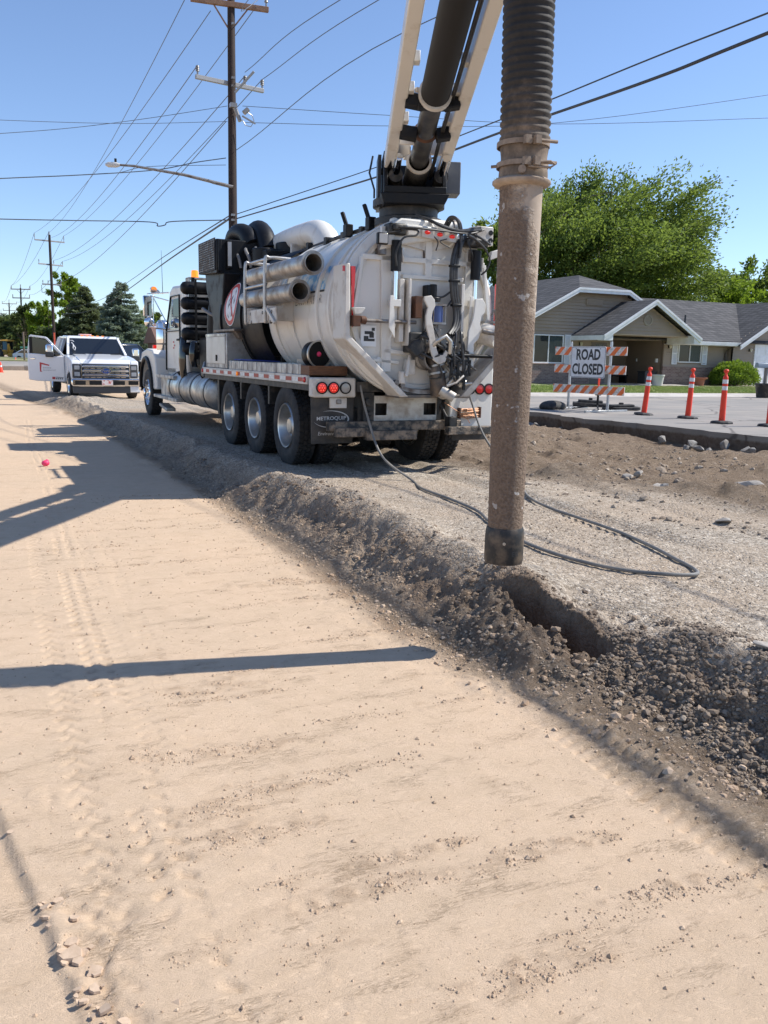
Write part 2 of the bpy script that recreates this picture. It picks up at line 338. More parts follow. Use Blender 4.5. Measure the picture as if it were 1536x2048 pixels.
def ground_material():
    m, t, b = nodes('earth'); L = t.links
    at = N(t, 'ShaderNodeAttribute', attribute_name='mask'); sp = N(t, 'ShaderNodeSeparateColor'); L.new(at.outputs['Color'], sp.inputs[0])
    g, damp, crumb = sp.outputs[0], sp.outputs[1], sp.outputs[2]
    s1, _ = noise_fac(t, 1.1, 6, .6, .3, .7); s2, _ = noise_fac(t, 9, 6, .65, .35, .7); s3, n3 = noise_fac(t, 260, 3, .6, .3, .7)
    soil = mix(t, s1, (.60, .44, .30), (.53, .40, .278)); soil = mix(t, mixf(t, s2, .5), soil, (.68, .515, .37)); soil = mix(t, crumb, soil, (.42, .265, .155)); sk, nk = noise_fac(t, 5, 6, .72, .60, .66, stretch=(1, 5, 1)); soil = mix(t, mixf(t, sk, .28), soil, (.44, .30, .19))
    soil = mix(t, mixf(t, s3, .18), soil, (.42, .30, .20)); mq = N(t, 'ShaderNodeMapping'); mq.inputs['Scale'].default_value = (1.6, 9, 1); tq = N(t, 'ShaderNodeTexCoord'); L.new(tq.outputs['Object'], mq.inputs[0]); nq = N(t, 'ShaderNodeTexNoise', Scale=7.5, Detail=12, Roughness=.74, Distortion=.9); L.new(mq.outputs[0], nq.inputs['Vector']); rq = N(t, 'ShaderNodeMapRange'); rq.inputs['From Min'].default_value = .022; rq.inputs['From Max'].default_value = .006; sq = N(t, 'ShaderNodeMath', operation='SUBTRACT'); L.new(nq.outputs[0], sq.inputs[0]); sq.inputs[1].default_value = .52; aq = N(t, 'ShaderNodeMath', operation='ABSOLUTE'); L.new(sq.outputs[0], aq.inputs[0]); L.new(aq.outputs[0], rq.inputs[0]); mk, _ = noise_fac(t, 2.6, 5, .65, .52, .66, stretch=(1, 2.4, 1)); sc_ = N(t, 'ShaderNodeMath', operation='MULTIPLY'); L.new(rq.outputs[0], sc_.inputs[0]); L.new(mk, sc_.inputs[1]); soil = mix(t, mixf(t, sc_.outputs[0], .55), soil, (.49, .315, .185))
    tc = N(t, 'ShaderNodeTexCoord')
    def vor(scale):
        v = N(t, 'ShaderNodeTexVoronoi', Scale=scale); L.new(tc.outputs['Object'], v.inputs['Vector']); return v
    v1 = vor(42); v2 = vor(105)
    def stonecol(v):
        r = N(t, 'ShaderNodeValToRGB'); sh = N(t, 'ShaderNodeSeparateColor'); L.new(v.outputs['Color'], sh.inputs[0]); L.new(sh.outputs[0], r.inputs[0])
        e = r.color_ramp.elements; e[0].color = (.12, .098, .075, 1); e[1].color = (.74, .66, .55, 1)
        for p, c in ((.3, (.29, .24, .185)), (.62, (.44, .375, .30)), (.85, (.55, .475, .385))):
            k = e.new(p); k.color = c + (1,)
        return r.outputs[0]
    gc = mix(t, .38, stonecol(v1), stonecol(v2)); gdust, _ = noise_fac(t, .9, 5, .6, .38, .64); gc = mix(t, mixf(t, gdust, .55), gc, (.46, .35, .25))
    col = mix(t, g, soil, gc); col = mix(t, mixf(t, at.outputs['Alpha'], .62), col, mix(t, s2, (.27, .185, .12), (.46, .335, .23))); col = mix(t, damp, col, mix(t, s2, (.145, .095, .062), (.22, .16, .115)))
    L.new(col, b.inputs['Base Color']); b.inputs['Roughness'].default_value = .95; b.inputs['Specular IOR Level'].default_value = .15
    # relief
    mA = N(t, 'ShaderNodeMath', operation='ADD'); L.new(v1.outputs['Distance'], mA.inputs[0]); mB = N(t, 'ShaderNodeMath', operation='MULTIPLY'); L.new(v2.outputs['Distance'], mB.inputs[0]); mB.inputs[1].default_value = .5; L.new(mB.outputs[0], mA.inputs[1])
    inv = N(t, 'ShaderNodeMath', operation='MULTIPLY'); L.new(mA.outputs[0], inv.inputs[0]); inv.inputs[1].default_value = -1.0
    gm = N(t, 'ShaderNodeMath', operation='MULTIPLY'); L.new(inv.outputs[0], gm.inputs[0]); L.new(g, gm.inputs[1])
    sm = N(t, 'ShaderNodeMath', operation='MULTIPLY'); L.new(n3, sm.inputs[0]); sm.inputs[1].default_value = .16
    mp = N(t, 'ShaderNodeMapping'); mp.inputs['Scale'].default_value = (1, 1.9, 1); L.new(tc.outputs['Object'], mp.inputs[0]); hi = N(t, 'ShaderNodeTexNoise', Scale=24, Detail=12, Roughness=.78); L.new(mp.outputs[0], hi.inputs['Vector'])
    rid = N(t, 'ShaderNodeMapRange'); rid.inputs['From Min'].default_value = .42; rid.inputs['From Max'].default_value = .62; L.new(hi.outputs[0], rid.inputs[0])
    am = N(t, 'ShaderNodeMath', operation='MULTIPLY_ADD'); L.new(crumb, am.inputs[0]); am.inputs[1].default_value = .55; am.inputs[2].default_value = .12
    a2_ = N(t, 'ShaderNodeMath', operation='ADD'); L.new(am.outputs[0], a2_.inputs[0]); aw_ = N(t, 'ShaderNodeMath', operation='MULTIPLY'); aw_.inputs[1].default_value = 2.4; L.new(at.outputs['Alpha'], aw_.inputs[0]); L.new(aw_.outputs[0], a2_.inputs[1])
    a3_ = N(t, 'ShaderNodeMath', operation='MULTIPLY'); L.new(rid.outputs[0], a3_.inputs[0]); L.new(a2_.outputs[0], a3_.inputs[1]); a4_ = N(t, 'ShaderNodeMath', operation='MULTIPLY'); L.new(a3_.outputs[0], a4_.inputs[0]); a4_.inputs[1].default_value = 1.1
    a5_ = N(t, 'ShaderNodeMath', operation='ADD'); L.new(a4_.outputs[0], a5_.inputs[0]); L.new(sm.outputs[0], a5_.inputs[1])
    a6_ = N(t, 'ShaderNodeMath', operation='MULTIPLY_ADD'); L.new(sc_.outputs[0], a6_.inputs[0]); a6_.inputs[1].default_value = -.12; L.new(a5_.outputs[0], a6_.inputs[2]); ad = N(t, 'ShaderNodeMath', operation='ADD'); L.new(gm.outputs[0], ad.inputs[0]); L.new(a6_.outputs[0], ad.inputs[1])
    bump(t, b, ad.outputs[0], .9, .014); return m
def mixf(t, v, k):
    m = N(t, 'ShaderNodeMath', operation='MULTIPLY'); t.links.new(v, m.inputs[0]); m.inputs[1].default_value = k; return m.outputs[0]
EARTH = ground_material()
ground = struct(grid_mesh('ground', X, Y, Z, EARTH))
toe, crest, hb = berm_lines(Y); wob = .12 * fbm(Y * 2, X * 2, 4, 7)
gm_ = np.maximum(sst(-.12, .10, X - toe + wob), sst(2.12, 2.28, X + wob) * (1 - sst(3.6, 4.4, Y)) * .4); apron_ = .26 * sst(2.1, 2.25, X + wob) * (1 - sst(2.6, 2.8, X + wob)) * (1 - sst(3.8, 5, Y)) + .45 * np.exp(-((X - toe) / .12) ** 2); rough_ = apron_ + sst(5.2, 6.6, X + .25 * (Y - 9) + 1.2 * fbm(X * .8, Y * .8, 4, 8)) * (1 - sst(19, 24, Y)); gm_ = gm_ * (1 - .45 * sst(5.5, 7.2, X + .2 * (Y - 9) + .8 * fbm(X, Y, 3, 8)) * (1 - sst(19, 24, Y))) * (1 - .8 * sst(26, 34, Y))
tt = (X - toe) / (crest - toe)
dmp = np.exp(-((tt - .45) / .42) ** 2) * np.interp(Y, [0, 2, 3, 4.5, 6, 9, 16], [.75, .85, 1, .95, .85, .75, .6]) * (.6 + .9 * (fbm(X * 4, Y * 4, 4, 9) + .5))
dmp = np.maximum(dmp * .8, (1 - sst(1.0, 2.4, pit(X, Y))) * .9); dmp = np.maximum(dmp, .5 * np.exp(-((X - 10.9) / .35) ** 2) * (1 - sst(20, 22, Y)))
st = fbm(X * 1.1 + 3, Y * 6.5, 4, 81) + .28 * fbm(X * .5, Y * .45, 2, 82)
crm = sst(.16, .30, st) * sst(-.2, .5, X - .25) * (.35 + fbm(X * 26, Y * 34, 3, 83) * 2.4) * .32 + .5 * np.exp(-((X - toe + .08) / .10) ** 2) * sst(-.1, .2, fbm(X * 4, Y * 3, 3, 11))
ca = ground.data.color_attributes.new('mask', 'FLOAT_COLOR', 'POINT')
ca.data.foreach_set('color', np.stack([np.clip(gm_, 0, 1), np.clip(dmp, 0, 1), np.clip(crm, 0, 1), np.clip(rough_, 0, 1)], -1).astype(np.float32).ravel())
def gz(x, y): return float(height(np.array([float(x)]), np.array([float(y)]), False)[0])
# ------------------------------------------------------------------ loose stones, clods
RNG = np.random.default_rng(7)
def stones(name, pts, size, m, seed, sink=.3, flat=.75, low=False):
    rg = np.random.default_rng(seed)
    p = (1 + 5 ** .5) / 2
    base = np.array([(-1, p, 0), (1, p, 0), (-1, -p, 0), (1, -p, 0), (0, -1, p), (0, 1, p), (0, -1, -p), (0, 1, -p), (p, 0, -1), (p, 0, 1), (-p, 0, -1), (-p, 0, 1)]) / 1.9
    tri = np.array([(0, 11, 5), (0, 5, 1), (0, 1, 7), (0, 7, 10), (0, 10, 11), (1, 5, 9), (5, 11, 4), (11, 10, 2), (10, 7, 6), (7, 1, 8), (3, 9, 4), (3, 4, 2), (3, 2, 6), (3, 6, 8), (3, 8, 9), (4, 9, 5), (2, 4, 11), (6, 2, 10), (8, 6, 7), (9, 8, 1)])
    if low: base = np.array([(1, 0, 0), (-1, 0, 0), (0, 1, 0), (0, -1, 0), (0, 0, 1), (0, 0, -1)]) * 1.05; tri = np.array([(0, 2, 4), (2, 1, 4), (1, 3, 4), (3, 0, 4), (2, 0, 5), (1, 2, 5), (3, 1, 5), (0, 3, 5)])
    K = len(base); n = len(pts); v = base[None] * (1 + rg.uniform(-.28, .28, (n, K, 1)))
    v = v * np.stack([rg.uniform(.8, 1.25, n), rg.uniform(.7, 1.1, n), rg.uniform(.5, .95, n) * flat / .75], -1)[:, None]
    a = rg.uniform(0, 6.28, n); ca_, sa_ = np.cos(a), np.sin(a)
    x = v[..., 0] * ca_[:, None] - v[..., 1] * sa_[:, None]; y = v[..., 0] * sa_[:, None] + v[..., 1] * ca_[:, None]
    v = np.stack([x, y, v[..., 2]], -1) * size[:, None, None] + pts[:, None]; v[..., 2] += (size * (.5 - sink))[:, None]
    me = bpy.data.meshes.new(name); me.vertices.add(n * K); me.vertices.foreach_set('co', v.astype(np.float32).ravel())
    f = (tri[None] + (np.arange(n) * K)[:, None, None]).reshape(-1, 3); me.loops.add(f.size); me.loops.foreach_set('vertex_index', f.ravel().astype(np.int32))
    me.polygons.add(len(f)); me.polygons.foreach_set('loop_start', (np.arange(len(f)) * 3).astype(np.int32)); me.update(calc_edges=True); me.polygons.foreach_set('use_smooth', np.zeros(len(f), bool))
    cc = me.color_attributes.new('tone', 'FLOAT_COLOR', 'POINT'); tn = np.repeat(rg.uniform(0, 1, (n, 1)), K, 0); cc.data.foreach_set('color', np.concatenate([tn, tn, tn, np.ones_like(tn)], -1).astype(np.float32).ravel())
    me.materials.append(m); o = bpy.data.objects.new(name, me); C.objects.link(o); return o
def stone_mat(name, stops):
    m, t, b = nodes(name); at = N(t, 'ShaderNodeAttribute', attribute_name='tone'); r = N(t, 'ShaderNodeValToRGB'); t.links.new(at.outputs['Fac'], r.inputs[0])
    e = r.color_ramp.elements; e[0].color = stops[0] + (1,); e[1].color = stops[-1] + (1,)
    for i, c in enumerate(stops[1:-1]): k = e.new((i + 1) / (len(stops) - 1)); k.color = c + (1,)
    f, h = noise_fac(t, 60, 4); t.links.new(mix(t, mixf(t, f, .35), r.outputs[0], (.34, .27, .2)), b.inputs['Base Color']); b.inputs['Roughness'].default_value = .9; bump(t, b, h, .4, .004); return m
GRAVEL_M = stone_mat('gravel_stone', [(.12, .088, .062), (.23, .17, .12), (.33, .25, .175), (.27, .215, .165), (.50, .41, .31)])
CLOD_M = stone_mat('dry_clod', [(.38, .255, .16), (.49, .345, .23), (.57, .43, .305)])
def scatter(n, fx, fy, dens):
    x = fx(RNG.random(n)); y = fy(RNG.random(n)); k = RNG.random(n) < dens(x, y); x = x[k]; y = y[k]; return np.stack([x, y, height(x, y)], -1)
def bank_d(x, y):
    toe, crest, hb = berm_lines(y); t_ = (x - toe) / (crest - toe); q = pit(x, y)
    return np.clip(np.exp(-((t_ - .25) / .40) ** 2) * (.25 + 1.9 * fbm(x * 2.5, y * 2.5, 3, 12)) * (q > 1.15), 0, 1)
P = scatter(70000, lambda u: 1.9 + 1.7 * u, lambda u: 1.2 + 11 * u ** 1.7, bank_d); sz = np.minimum(.0020 + RNG.exponential(.0022, len(P)), .016) * (1 + .06 * P[:, 1])
stuff(stones('bank_gravel', P, sz, GRAVEL_M, 1), 'loose grey gravel spilling down the shaded face of the bank')
P = scatter(42000, lambda u: 2.45 + 1.0 * u, lambda u: 1.3 + 2.2 * u, lambda x, y: np.clip(sst(2.5, 2.75, x + .25 * fbm(x * 4, y * 4, 3, 13)) * (1 - sst(3.2, 3.45, x)) * (pit(x, y) > 1.15) * (.42 + 2.2 * fbm(x * 3.5, y * 3.5, 3, 16)), 0, 1)); sz = np.minimum(.0026 + RNG.exponential(.0036, len(P)), .022)
GRAVEL_D = stone_mat('damp_gravel', [(.075, .052, .036), (.15, .108, .074), (.23, .17, .118), (.17, .13, .10), (.36, .29, .22)])
stuff(stones('coarse_gravel', P, sz, GRAVEL_D, 2), 'heap of coarse dark gravel beside the dug pit')
P = scatter(70000, lambda u: 2.9 + 8 * u ** 1.5, lambda u: 2.0 + 12 * u ** 1.4, lambda x, y: np.clip(.35 + 1.5 * fbm(x * .9, y * .9, 3, 14), 0, 1) * (x > berm_lines(y)[1] - .1)); sz = np.minimum(.0022 + RNG.exponential(.0022, len(P)), .014) * (1 + .05 * P[:, 1])
stuff(stones('bed_gravel', P, sz, GRAVEL_M, 3, .45, low=True), 'fine grey gravel strewn over the road bed')
def lane_d(x, y):
    toe, crest, hb = berm_lines(y); st = fbm(x * 1.1 + 3, y * 6.5, 4, 81) + .28 * fbm(x * .5, y * .45, 2, 82)
    return np.clip((.035 + sst(.14, .27, st) * .95 * (fbm(x * 9, y * 14, 3, 84) > .02) * sst(-.2, .5, x - .25) + .5 * np.exp(-((x - toe + .06) / .08) ** 2)) * (x < toe + .1), 0, 1)
P = scatter(150000, lambda u: -.6 + 3.1 * u, lambda u: 1.1 + 9 * u ** 1.8, lane_d); sz = np.minimum(.0015 + RNG.exponential(.0014, len(P)), .009) * (1 + .06 * P[:, 1])
stuff(stones('soil_crumbs', P, sz, CLOD_M, 4, low=True), 'dry tan crumbs scattered over the compacted soil lane')
# clods, apron lumps
P = scatter(3800, lambda u: 1.95 + .9 * u, lambda u: 1.3 + 9 * u ** 1.6, lambda x, y: np.exp(-((x - berm_lines(y)[0]) / .22) ** 2) * (pit(x, y) > 1.1)); sz = np.minimum(.003 + RNG.exponential(.005, len(P)), .026)
stuff(stones('dirt_clods', P, sz, CLOD_M, 5, .5), 'dirt clods along the foot of the bank')
P = scatter(9000, lambda u: 5.2 + 6 * u, lambda u: 3 + 15 * u, lambda x, y: np.clip(.3 + 2 * fbm(x, y, 3, 15), 0, 1)); sz = np.minimum(.008 + RNG.exponential(.010, len(P)), .07)
stuff(stones('rubble', P, sz, GRAVEL_M, 6, .45), 'rubble lumps on the rough dirt below the asphalt edge')
DAMP_M = stone_mat('damp_clod', [(.10, .065, .042), (.17, .115, .075), (.25, .175, .12)])
P = scatter(9000, lambda u: 2.2 + 1.2 * u, lambda u: 2.6 + 6.6 * u ** 1.3, lambda x, y: np.clip(np.exp(-((x - berm_lines(y)[1] + .18) / .28) ** 2) * (.3 + 2 * fbm(x * 3, y * 3, 3, 17)) + 1.4 * np.exp(-((pit(x, y) - 1.6) / .5) ** 2), 0, 1) * (pit(x, y) > 1.12)); sz = np.minimum(.0035 + RNG.exponential(.005, len(P)), .03)
stuff(stones('damp_clods', P, sz, DAMP_M, 8, .45), 'damp brown clods on the ridge and round the rim of the pit')
# broken crust flakes along the seam, each a piece of the ground
rg = random.Random(5); FLAKE_M = mat('crust_flake', (.54, .40, .285), .95, col2=(.45, .325, .225), scale=40, bmp=.3)
for i in range(90):
    y = rg.uniform(1.75, 2.5) if i < 70 else rg.uniform(2.9, 3.25); xl = float(np.interp(y, [1.94, 3.0], [.10, -.10])); x = xl + abs(rg.gauss(.04, .05)) + (0 if i < 70 else rg.uniform(-.05, .2)); s = rg.uniform(.004, .022) * (1.6 if i < 8 else 1); z = gz(x, y) - .008
    n = rg.randint(5, 7); a0 = rg.uniform(0, 6); tx, ty = rg.uniform(-.35, .35), rg.uniform(-.35, .35); fl = MB()
    poly = [(math.cos(a0 + 6.283 * k / n) * s * rg.uniform(.6, 1.25), math.sin(a0 + 6.283 * k / n) * s * rg.uniform(.5, 1)) for k in range(n)]; h = s * rg.uniform(.25, .5)
    fl.add([(x + a, y + b, z + a * tx + b * ty) for a, b in poly] + [(x + a * .9, y + b * .9, z + a * tx + b * ty + h) for a, b in poly], [tuple(range(n))[::-1], tuple(range(n, 2 * n))] + [(k, (k + 1) % n, n + (k + 1) % n, n + k) for k in range(n)])
    fl.build('crust_flake', FLAKE_M, ground, smooth=0)
# ------------------------------------------------------------------ hydro excavation (vacuum) truck; local frame: x right, y forward, z up, origin under the last axle
TRK = thing('vacuum_truck', 'large white hydro excavation vacuum truck with black blower section and raised boom', 'truck', (4.538, 10.851, .2), .038)
def T(mb, name, m, **k): return mb.build(name, m, TRK, **k)
# wheels: meshes shared
def tyre_mesh(w, R, name='tyre'):
    mb = MB(); h = w / 2
    prof = [(.30, -h * .80), (.34, -h * .98), (.42, -h * 1.0), (R - .05, -h * .96), (R - .012, -h * .86), (R - .012, h * .86), (R - .05, h * .96), (.42, h * 1.0), (.34, h * .98), (.30, h * .80)]
    mb.lathe(prof, axis=(1, 0, 0), n=56)
    for k in range(44):
        for i, (x0, x1, sh) in enumerate(((-h * .84, -h * .46, 0), (-h * .38, -h * .02, .5), (h * .04, h * .40, 0), (h * .48, h * .84, .5))):
            a = 2 * math.pi * (k + sh) / 44; M = Matrix.Rotation(a, 4, 'X'); mb.box(x0, x1, -.026, .026, R - .02, R + .002, M)
    return mb.mesh(name, RUBBER, 40)
TYRE = tyre_mesh(.27, .52)
def rim_outer():    # deep dished outer rim of a dual pair, outer face towards -x
    mb = MB(); mb.lathe([(.30, .10), (.30, -.115), (.288, -.135), (.272, -.125), (.262, -.09), (.25, -.03), (.235, .015), (.16, .03), (.145, .02), (.0, .02)], axis=(1, 0, 0), n=40)
    for k in range(10):
        a = 2 * math.pi * k / 10; mb.cyl((.03, .185 * math.cos(a), .185 * math.sin(a)), (-.005, .185 * math.cos(a), .185 * math.sin(a)), .014, n=6)
    mb.lathe([(.11, .03), (.11, -.06), (.09, -.075), (0, -.075)], axis=(1, 0, 0), n=20); return mb.mesh('rim', ALU)
def rim_front():
    mb = MB(); mb.lathe([(.30, .10), (.30, -.115), (.285, -.135), (.27, -.12), (.262, -.08), (.24, -.07), (.20, -.09), (.165, -.12), (.15, -.125), (0, -.125)], axis=(1, 0, 0), n=40)
    mb.lathe([(.10, -.12), (.10, -.20), (.07, -.225), (0, -.225)], axis=(1, 0, 0), n=20)
    for k in range(10):
        a = 2 * math.pi * k / 10; c, s_ = math.cos(a), math.sin(a); mb.cyl((-.11, .165 * c, .165 * s_), (-.165, .165 * c, .165 * s_), .017, .012, n=8)
    return mb.mesh('rim', CHROME)
RIM_O, RIM_F = rim_outer(), rim_front()
def wheel(x, y, rim, flip, parent):
    e = bpy.data.objects.new('wheel', None); C.objects.link(e); e.parent = parent; e.location = (x, y, .505); e.rotation_euler = ((y * 1.7) % 1, 0, math.pi if flip else 0)
    for nm, me in (('tyre', TYRE), ('rim', rim)):
        o = bpy.data.objects.new(nm, me); C.objects.link(o); o.parent = e
for y in (0, 1.362, 2.70):
    for sx in (-1, 1):
        wheel(sx * 1.07, y, RIM_O, sx > 0, TRK); wheel(sx * .75, y, RIM_O, sx < 0, TRK)
for sx in (-1, 1): wheel(sx * 1.07, 9.53, RIM_F, sx > 0, TRK)
# chassis
mb = MB()
for sx in (-1, 1): mb.box(sx * .43 - .04, sx * .43 + .04, -1.0, 10.3, .72, 1.0)
for y in (-.7, .6, 2, 3.4, 5, 7, 9): mb.box(-.42, .42, y - .05, y + .05, .75, .97)
for y in (0, 1.362, 2.70): mb.cyl((-.9, y, .5), (.9, y, .5), .075, n=12); mb.ball((0, y, .5), .2)
mb.cyl((-.95, 9.53, .46), (.95, 9.53, .46), .06, n=10)
mb.box(-.6, .6, 4.0, 7.0, .55, 1.15)
for sx in (-1, 1): mb.box(sx * .62 - .1, sx * .62 + .1, -.85, -.5, .5, 1.0)
T(mb, 'chassis', BLACK_DUSTY, bev=.008)
mb = MB(); mb.box(-1.2, 1.2, -.95, 4.2, 1.0, 1.075); mb.box(-.7, .7, -1.2, 4.0, 1.0, 1.12); T(mb, 'deck', BLACK_DUSTY)
mb = MB()
for y in (.68, 2.02): mb.box(-1.2, -.55, y - .03, y + .03, .75, 1.02); mb.box(.55, 1.2, y - .03, y + .03, .75, 1.02)
mb.box(-1.15, -.5, 3.45, 3.55, .42, 1.03); build_split(mb, 'fender_bracket', BLACK_DUSTY, TRK)
# side rail with conspicuity tape
for sx in (-1, 1):
    rl = T(MB().box(sx * 1.22 - .02, sx * 1.22 + .02, -.9, 4.2, 1.075, 1.185), 'side_rail', WHITE_DIRTY, bev=.006)
    x = sx * 1.243
    for k in range(11):
        y0 = -.82 + k * .455
        MB().add([(x, y0, 1.105), (x, y0 + .22, 1.105), (x, y0 + .22, 1.155), (x, y0, 1.155)], [(0, 1, 2, 3)]).build('red_tape', mat('red_tape', (.42, .055, .03), .5) if k == 0 and sx < 0 else bpy.data.materials['red_tape'], rl)
        MB().add([(x, y0 + .225, 1.105), (x, y0 + .45, 1.105), (x, y0 + .45, 1.155), (x, y0 + .225, 1.155)], [(0, 1, 2, 3)]).build('white_tape', REFL_W, rl)
    for y in (-.84, 2.05, 4.16): MB().ball((sx * 1.25, y, 1.13), .035, 10, 6, (.5, 1, 1)).build('marker_light', RED if y != 2.05 else AMBER, rl)
# aluminium tray on the left deck with wooden end board
mb = MB(); mb.box(-1.215, -1.19, -.62, 2.62, 1.19, 1.315); mb.box(-1.215, -.78, -.62, 2.62, 1.185, 1.20); mb.box(-.80, -.78, -.62, 2.62, 1.19, 1.315)
for k in range(15): mb.box(-1.222, -1.213, -.55 + k * .215, -.51 + k * .215, 1.19, 1.31)
T(mb, 'tray', ALU_DULL, bev=.004)
mb = MB(); mb.box(-1.22, -.72, -.93, -.90, 1.185, 1.30); mb.box(-1.215, -1.19, -.90, -.62, 1.185, 1.30); mb.box(-.75, -.72, -.90, -.62, 1.185, 1.30); T(mb, 'wooden_box', WOOD, bev=.004)
# left tool box
tb = T(MB().box(-1.21, -.62, 2.75, 4.04, 1.19, 1.745), 'tool_box', ALU_DULL, bev=.01)
MB().box(-1.222, -1.208, 2.82, 3.98, 1.26, 1.69).build('box_door', mat('tool_box_panel', (.60, .58, .55), .42, .35, col2=(.50, .47, .43), scale=2), tb, bev=.004)
mb = MB(); mb.box(-1.24, -1.22, 3.29, 3.33, 1.30, 1.40); mb.lathe([(.0, 0), (.03, 0), (.03, .012), (0, .012)], (-1.222, 3.31, 1.37), (-1, 0, 0), 12); mb.build('latch', BLACK, tb)
MB().box(-1.226, -1.208, 2.80, 4.0, 1.695, 1.735).build('hinge', ALU, tb)
# rear light panels, flaps, plate
def lamp(x, y, z, lit, par, r=.058):
    mb = MB(); mb.lathe([(r + .014, -.004), (r + .014, .018), (r + .002, .02), (r, .008)], (x, y, z), (0, -1, 0), 24); ring = mb.build('light_ring', BLACK, par)
    mb = MB(); mb.lathe([(r, .004), (r * .96, .014), (0, .018)], (x, y, z), (0, -1, 0), 24); mb.build('lens', lit, ring)
    if lit is RED_LIT:
        mb = MB()
        for k in range(7):
            a = k * 1.047; q = 0 if k == 6 else r * .55; mb.ball((x + q * math.cos(a), y - .018, z + q * math.sin(a)), .008, 6, 4)
        mb.build('light_diode', DIODE, ring)
DIODE = emit(mat('red_diode', (.8, .1, .08), .3), (1, .12, .08), .7)
CLEAR = mat('clear_lens', (.34, .32, .30), .12, coat=.5)
lp = T(MB().prism([(-1.25, .93), (-.70, .93), (-.70, 1.165), (-1.25, 1.165)], -1.16, -.98), 'light_panel', WHITE_DIRTY, bev=.02)
for x, l in ((-1.15, RED_LIT), (-1.0, RED_LIT), (-.845, CLEAR)): lamp(x, -1.163, 1.045, l, lp)
rp = T(MB().prism([(.62, .50), (1.26, .50), (1.26, 1.45), (.62, 1.45)], -1.16, -1.02), 'rear_panel', WHITE, bev=.015)
for x, l in ((.93, CLEAR), (1.075, RED), (1.215, RED)): lamp(x - .02, -1.163, 1.04, l, rp)
FLAP_M = mat('mud_flap', (.035, .033, .031), .7, col2=(.075, .065, .055), scale=6, bmp=.15)
fp = T(MB().prism([(-1.24, .37), (-.70, .37), (-.69, .93), (-1.25, .93)], -1.07, -1.055), 'mud_flap', FLAP_M)
LETTER_W = mat('pale_lettering', (.55, .54, .52), .6)
tx = text_mb('METROQUIP', .062, plane_T((-.985, -1.0745, .675), (1, 0, .02), (0, 0, 1)), bold=.001, squeeze=1.12)
tx.build('flap_lettering', LETTER_W, fp, smooth=0)
mb = MB(); pts = []
for k in range(30):
    a = math.radians(118 - k * 9.6); pts.append((a, .018 * math.sin(math.pi * k / 29) + .001))
vs = []
for a, t_ in pts: vs += [(-.985 + .235 * math.cos(a), -1.0745, .665 + .105 * math.sin(a)), (-.985 + (.235 - t_) * math.cos(a), -1.0745, .665 + (.105 - t_) * math.sin(a))]
mb.add(vs, [(2 * k, 2 * k + 1, 2 * k + 3, 2 * k + 2) for k in range(29)]); mb.build('flap_emblem', LETTER_W, fp, smooth=0)
text_mb('Environmental', .062, plane_T((-1.16, -1.0745, .49), (1, 0, 0), (.15, 0, 1)), align='LEFT').build('flap_lettering', LETTER_W, fp, smooth=0)
T(MB().prism([(.72, .37), (1.24, .37), (1.24, .5), (.72, .5)], -1.07, -1.055), 'mud_flap', FLAP_M)
lb = T(MB().box(-1.02, -.80, -1.115, -1.075, .80, .925), 'plate_bracket', WHITE_DIRTY, bev=.006)
MB().box(-.945, -.875, -1.13, -1.112, .85, .905).build('plate_lamp', STEEL, lb, bev=.01)
# rear hitch: tread plate with oval holes, bumper bars
mb = MB(); Yp = -1.14
outer = [(-.46, .92), (.44, .92), (.44, .66), (-.46, .66)]
def rrect(x0, x1, z0, z1, r): return [(cx + r * math.cos(math.radians(a)), cz + r * math.sin(math.radians(a))) for cx, cz, b in ((x1 - r, z1 - r, 0), (x0 + r, z1 - r, 90), (x0 + r, z0 + r, 180), (x1 - r, z0 + r, 270)) for a in (b, b + 30, b + 60, b + 90)]
mb.box(-.46, .46, Yp, Yp + .02, .86, .95); mb.box(-.46, .46, Yp, Yp + .02, .64, .71); mb.box(-.27, .25, Yp, Yp + .02, .71, .86); mb.box(-.46, -.43, Yp, Yp + .02, .71, .86); mb.box(.43, .46, Yp, Yp + .02, .71, .86)
hp = T(mb, 'hitch_plate', mat('tread_plate', (.62, .60, .56), .4, .5, col2=(.42, .36, .30), scale=6, rvar=.2))
mb = MB()
for i in range(24):
    for j in range(12):
        x = -.255 + i * .0215; z = .655 + j * .0225
        if .70 < z < .865 or 1:
            a = .8 if (i + j) % 2 else -.8; M = Matrix.Translation((x, Yp - .001, z)) @ Matrix.Rotation(a, 4, 'Y'); mb.box(-.009, .009, -.0025, 0, -.0022, .0022, M)
stuff(mb.build('tread_pattern', hp.data.materials[0], hp, smooth=0))
T(MB().box(-.44, .44, -.98, -.96, .62, .95), 'hitch_back', BLACK_DUSTY)
mb = MB(); mb.tube([(.47, -1.1, .9), (.52, -1.22, .72), (.55, -1.28, .63)], .018); mb.box(.44, .50, -1.15, -1.0, .55, .95); T(mb, 'hitch_strut', BLACK_DUSTY)
MUDDY = mat('muddy_steel', (.05, .048, .045), .6, .2, col2=(.26, .20, .145), scale=11, lo=.42, hi=.6, bmp=.6, bscale=45, bdist=.02)
mb = MB(); mb.box(-1.08, .75, -1.25, -1.13, .53, .645); T(mb, 'bumper_beam', MUDDY, bev=.008)
mb = MB(); mb.box(-.66, .02, -1.42, -1.30, .43, .545); mb.box(-.6, -.5, -1.30, -1.2, .46, .54); mb.box(-.1, -.0, -1.30, -1.2, .46, .54); T(mb, 'step_bar', MUDDY, bev=.008)
mb = MB(); mb.box(.47, 1.16, -1.42, -1.30, .475, .575); mb.box(.6, .7, -1.30, -1.2, .5, .57); T(mb, 'step_bar', MUDDY, bev=.008)
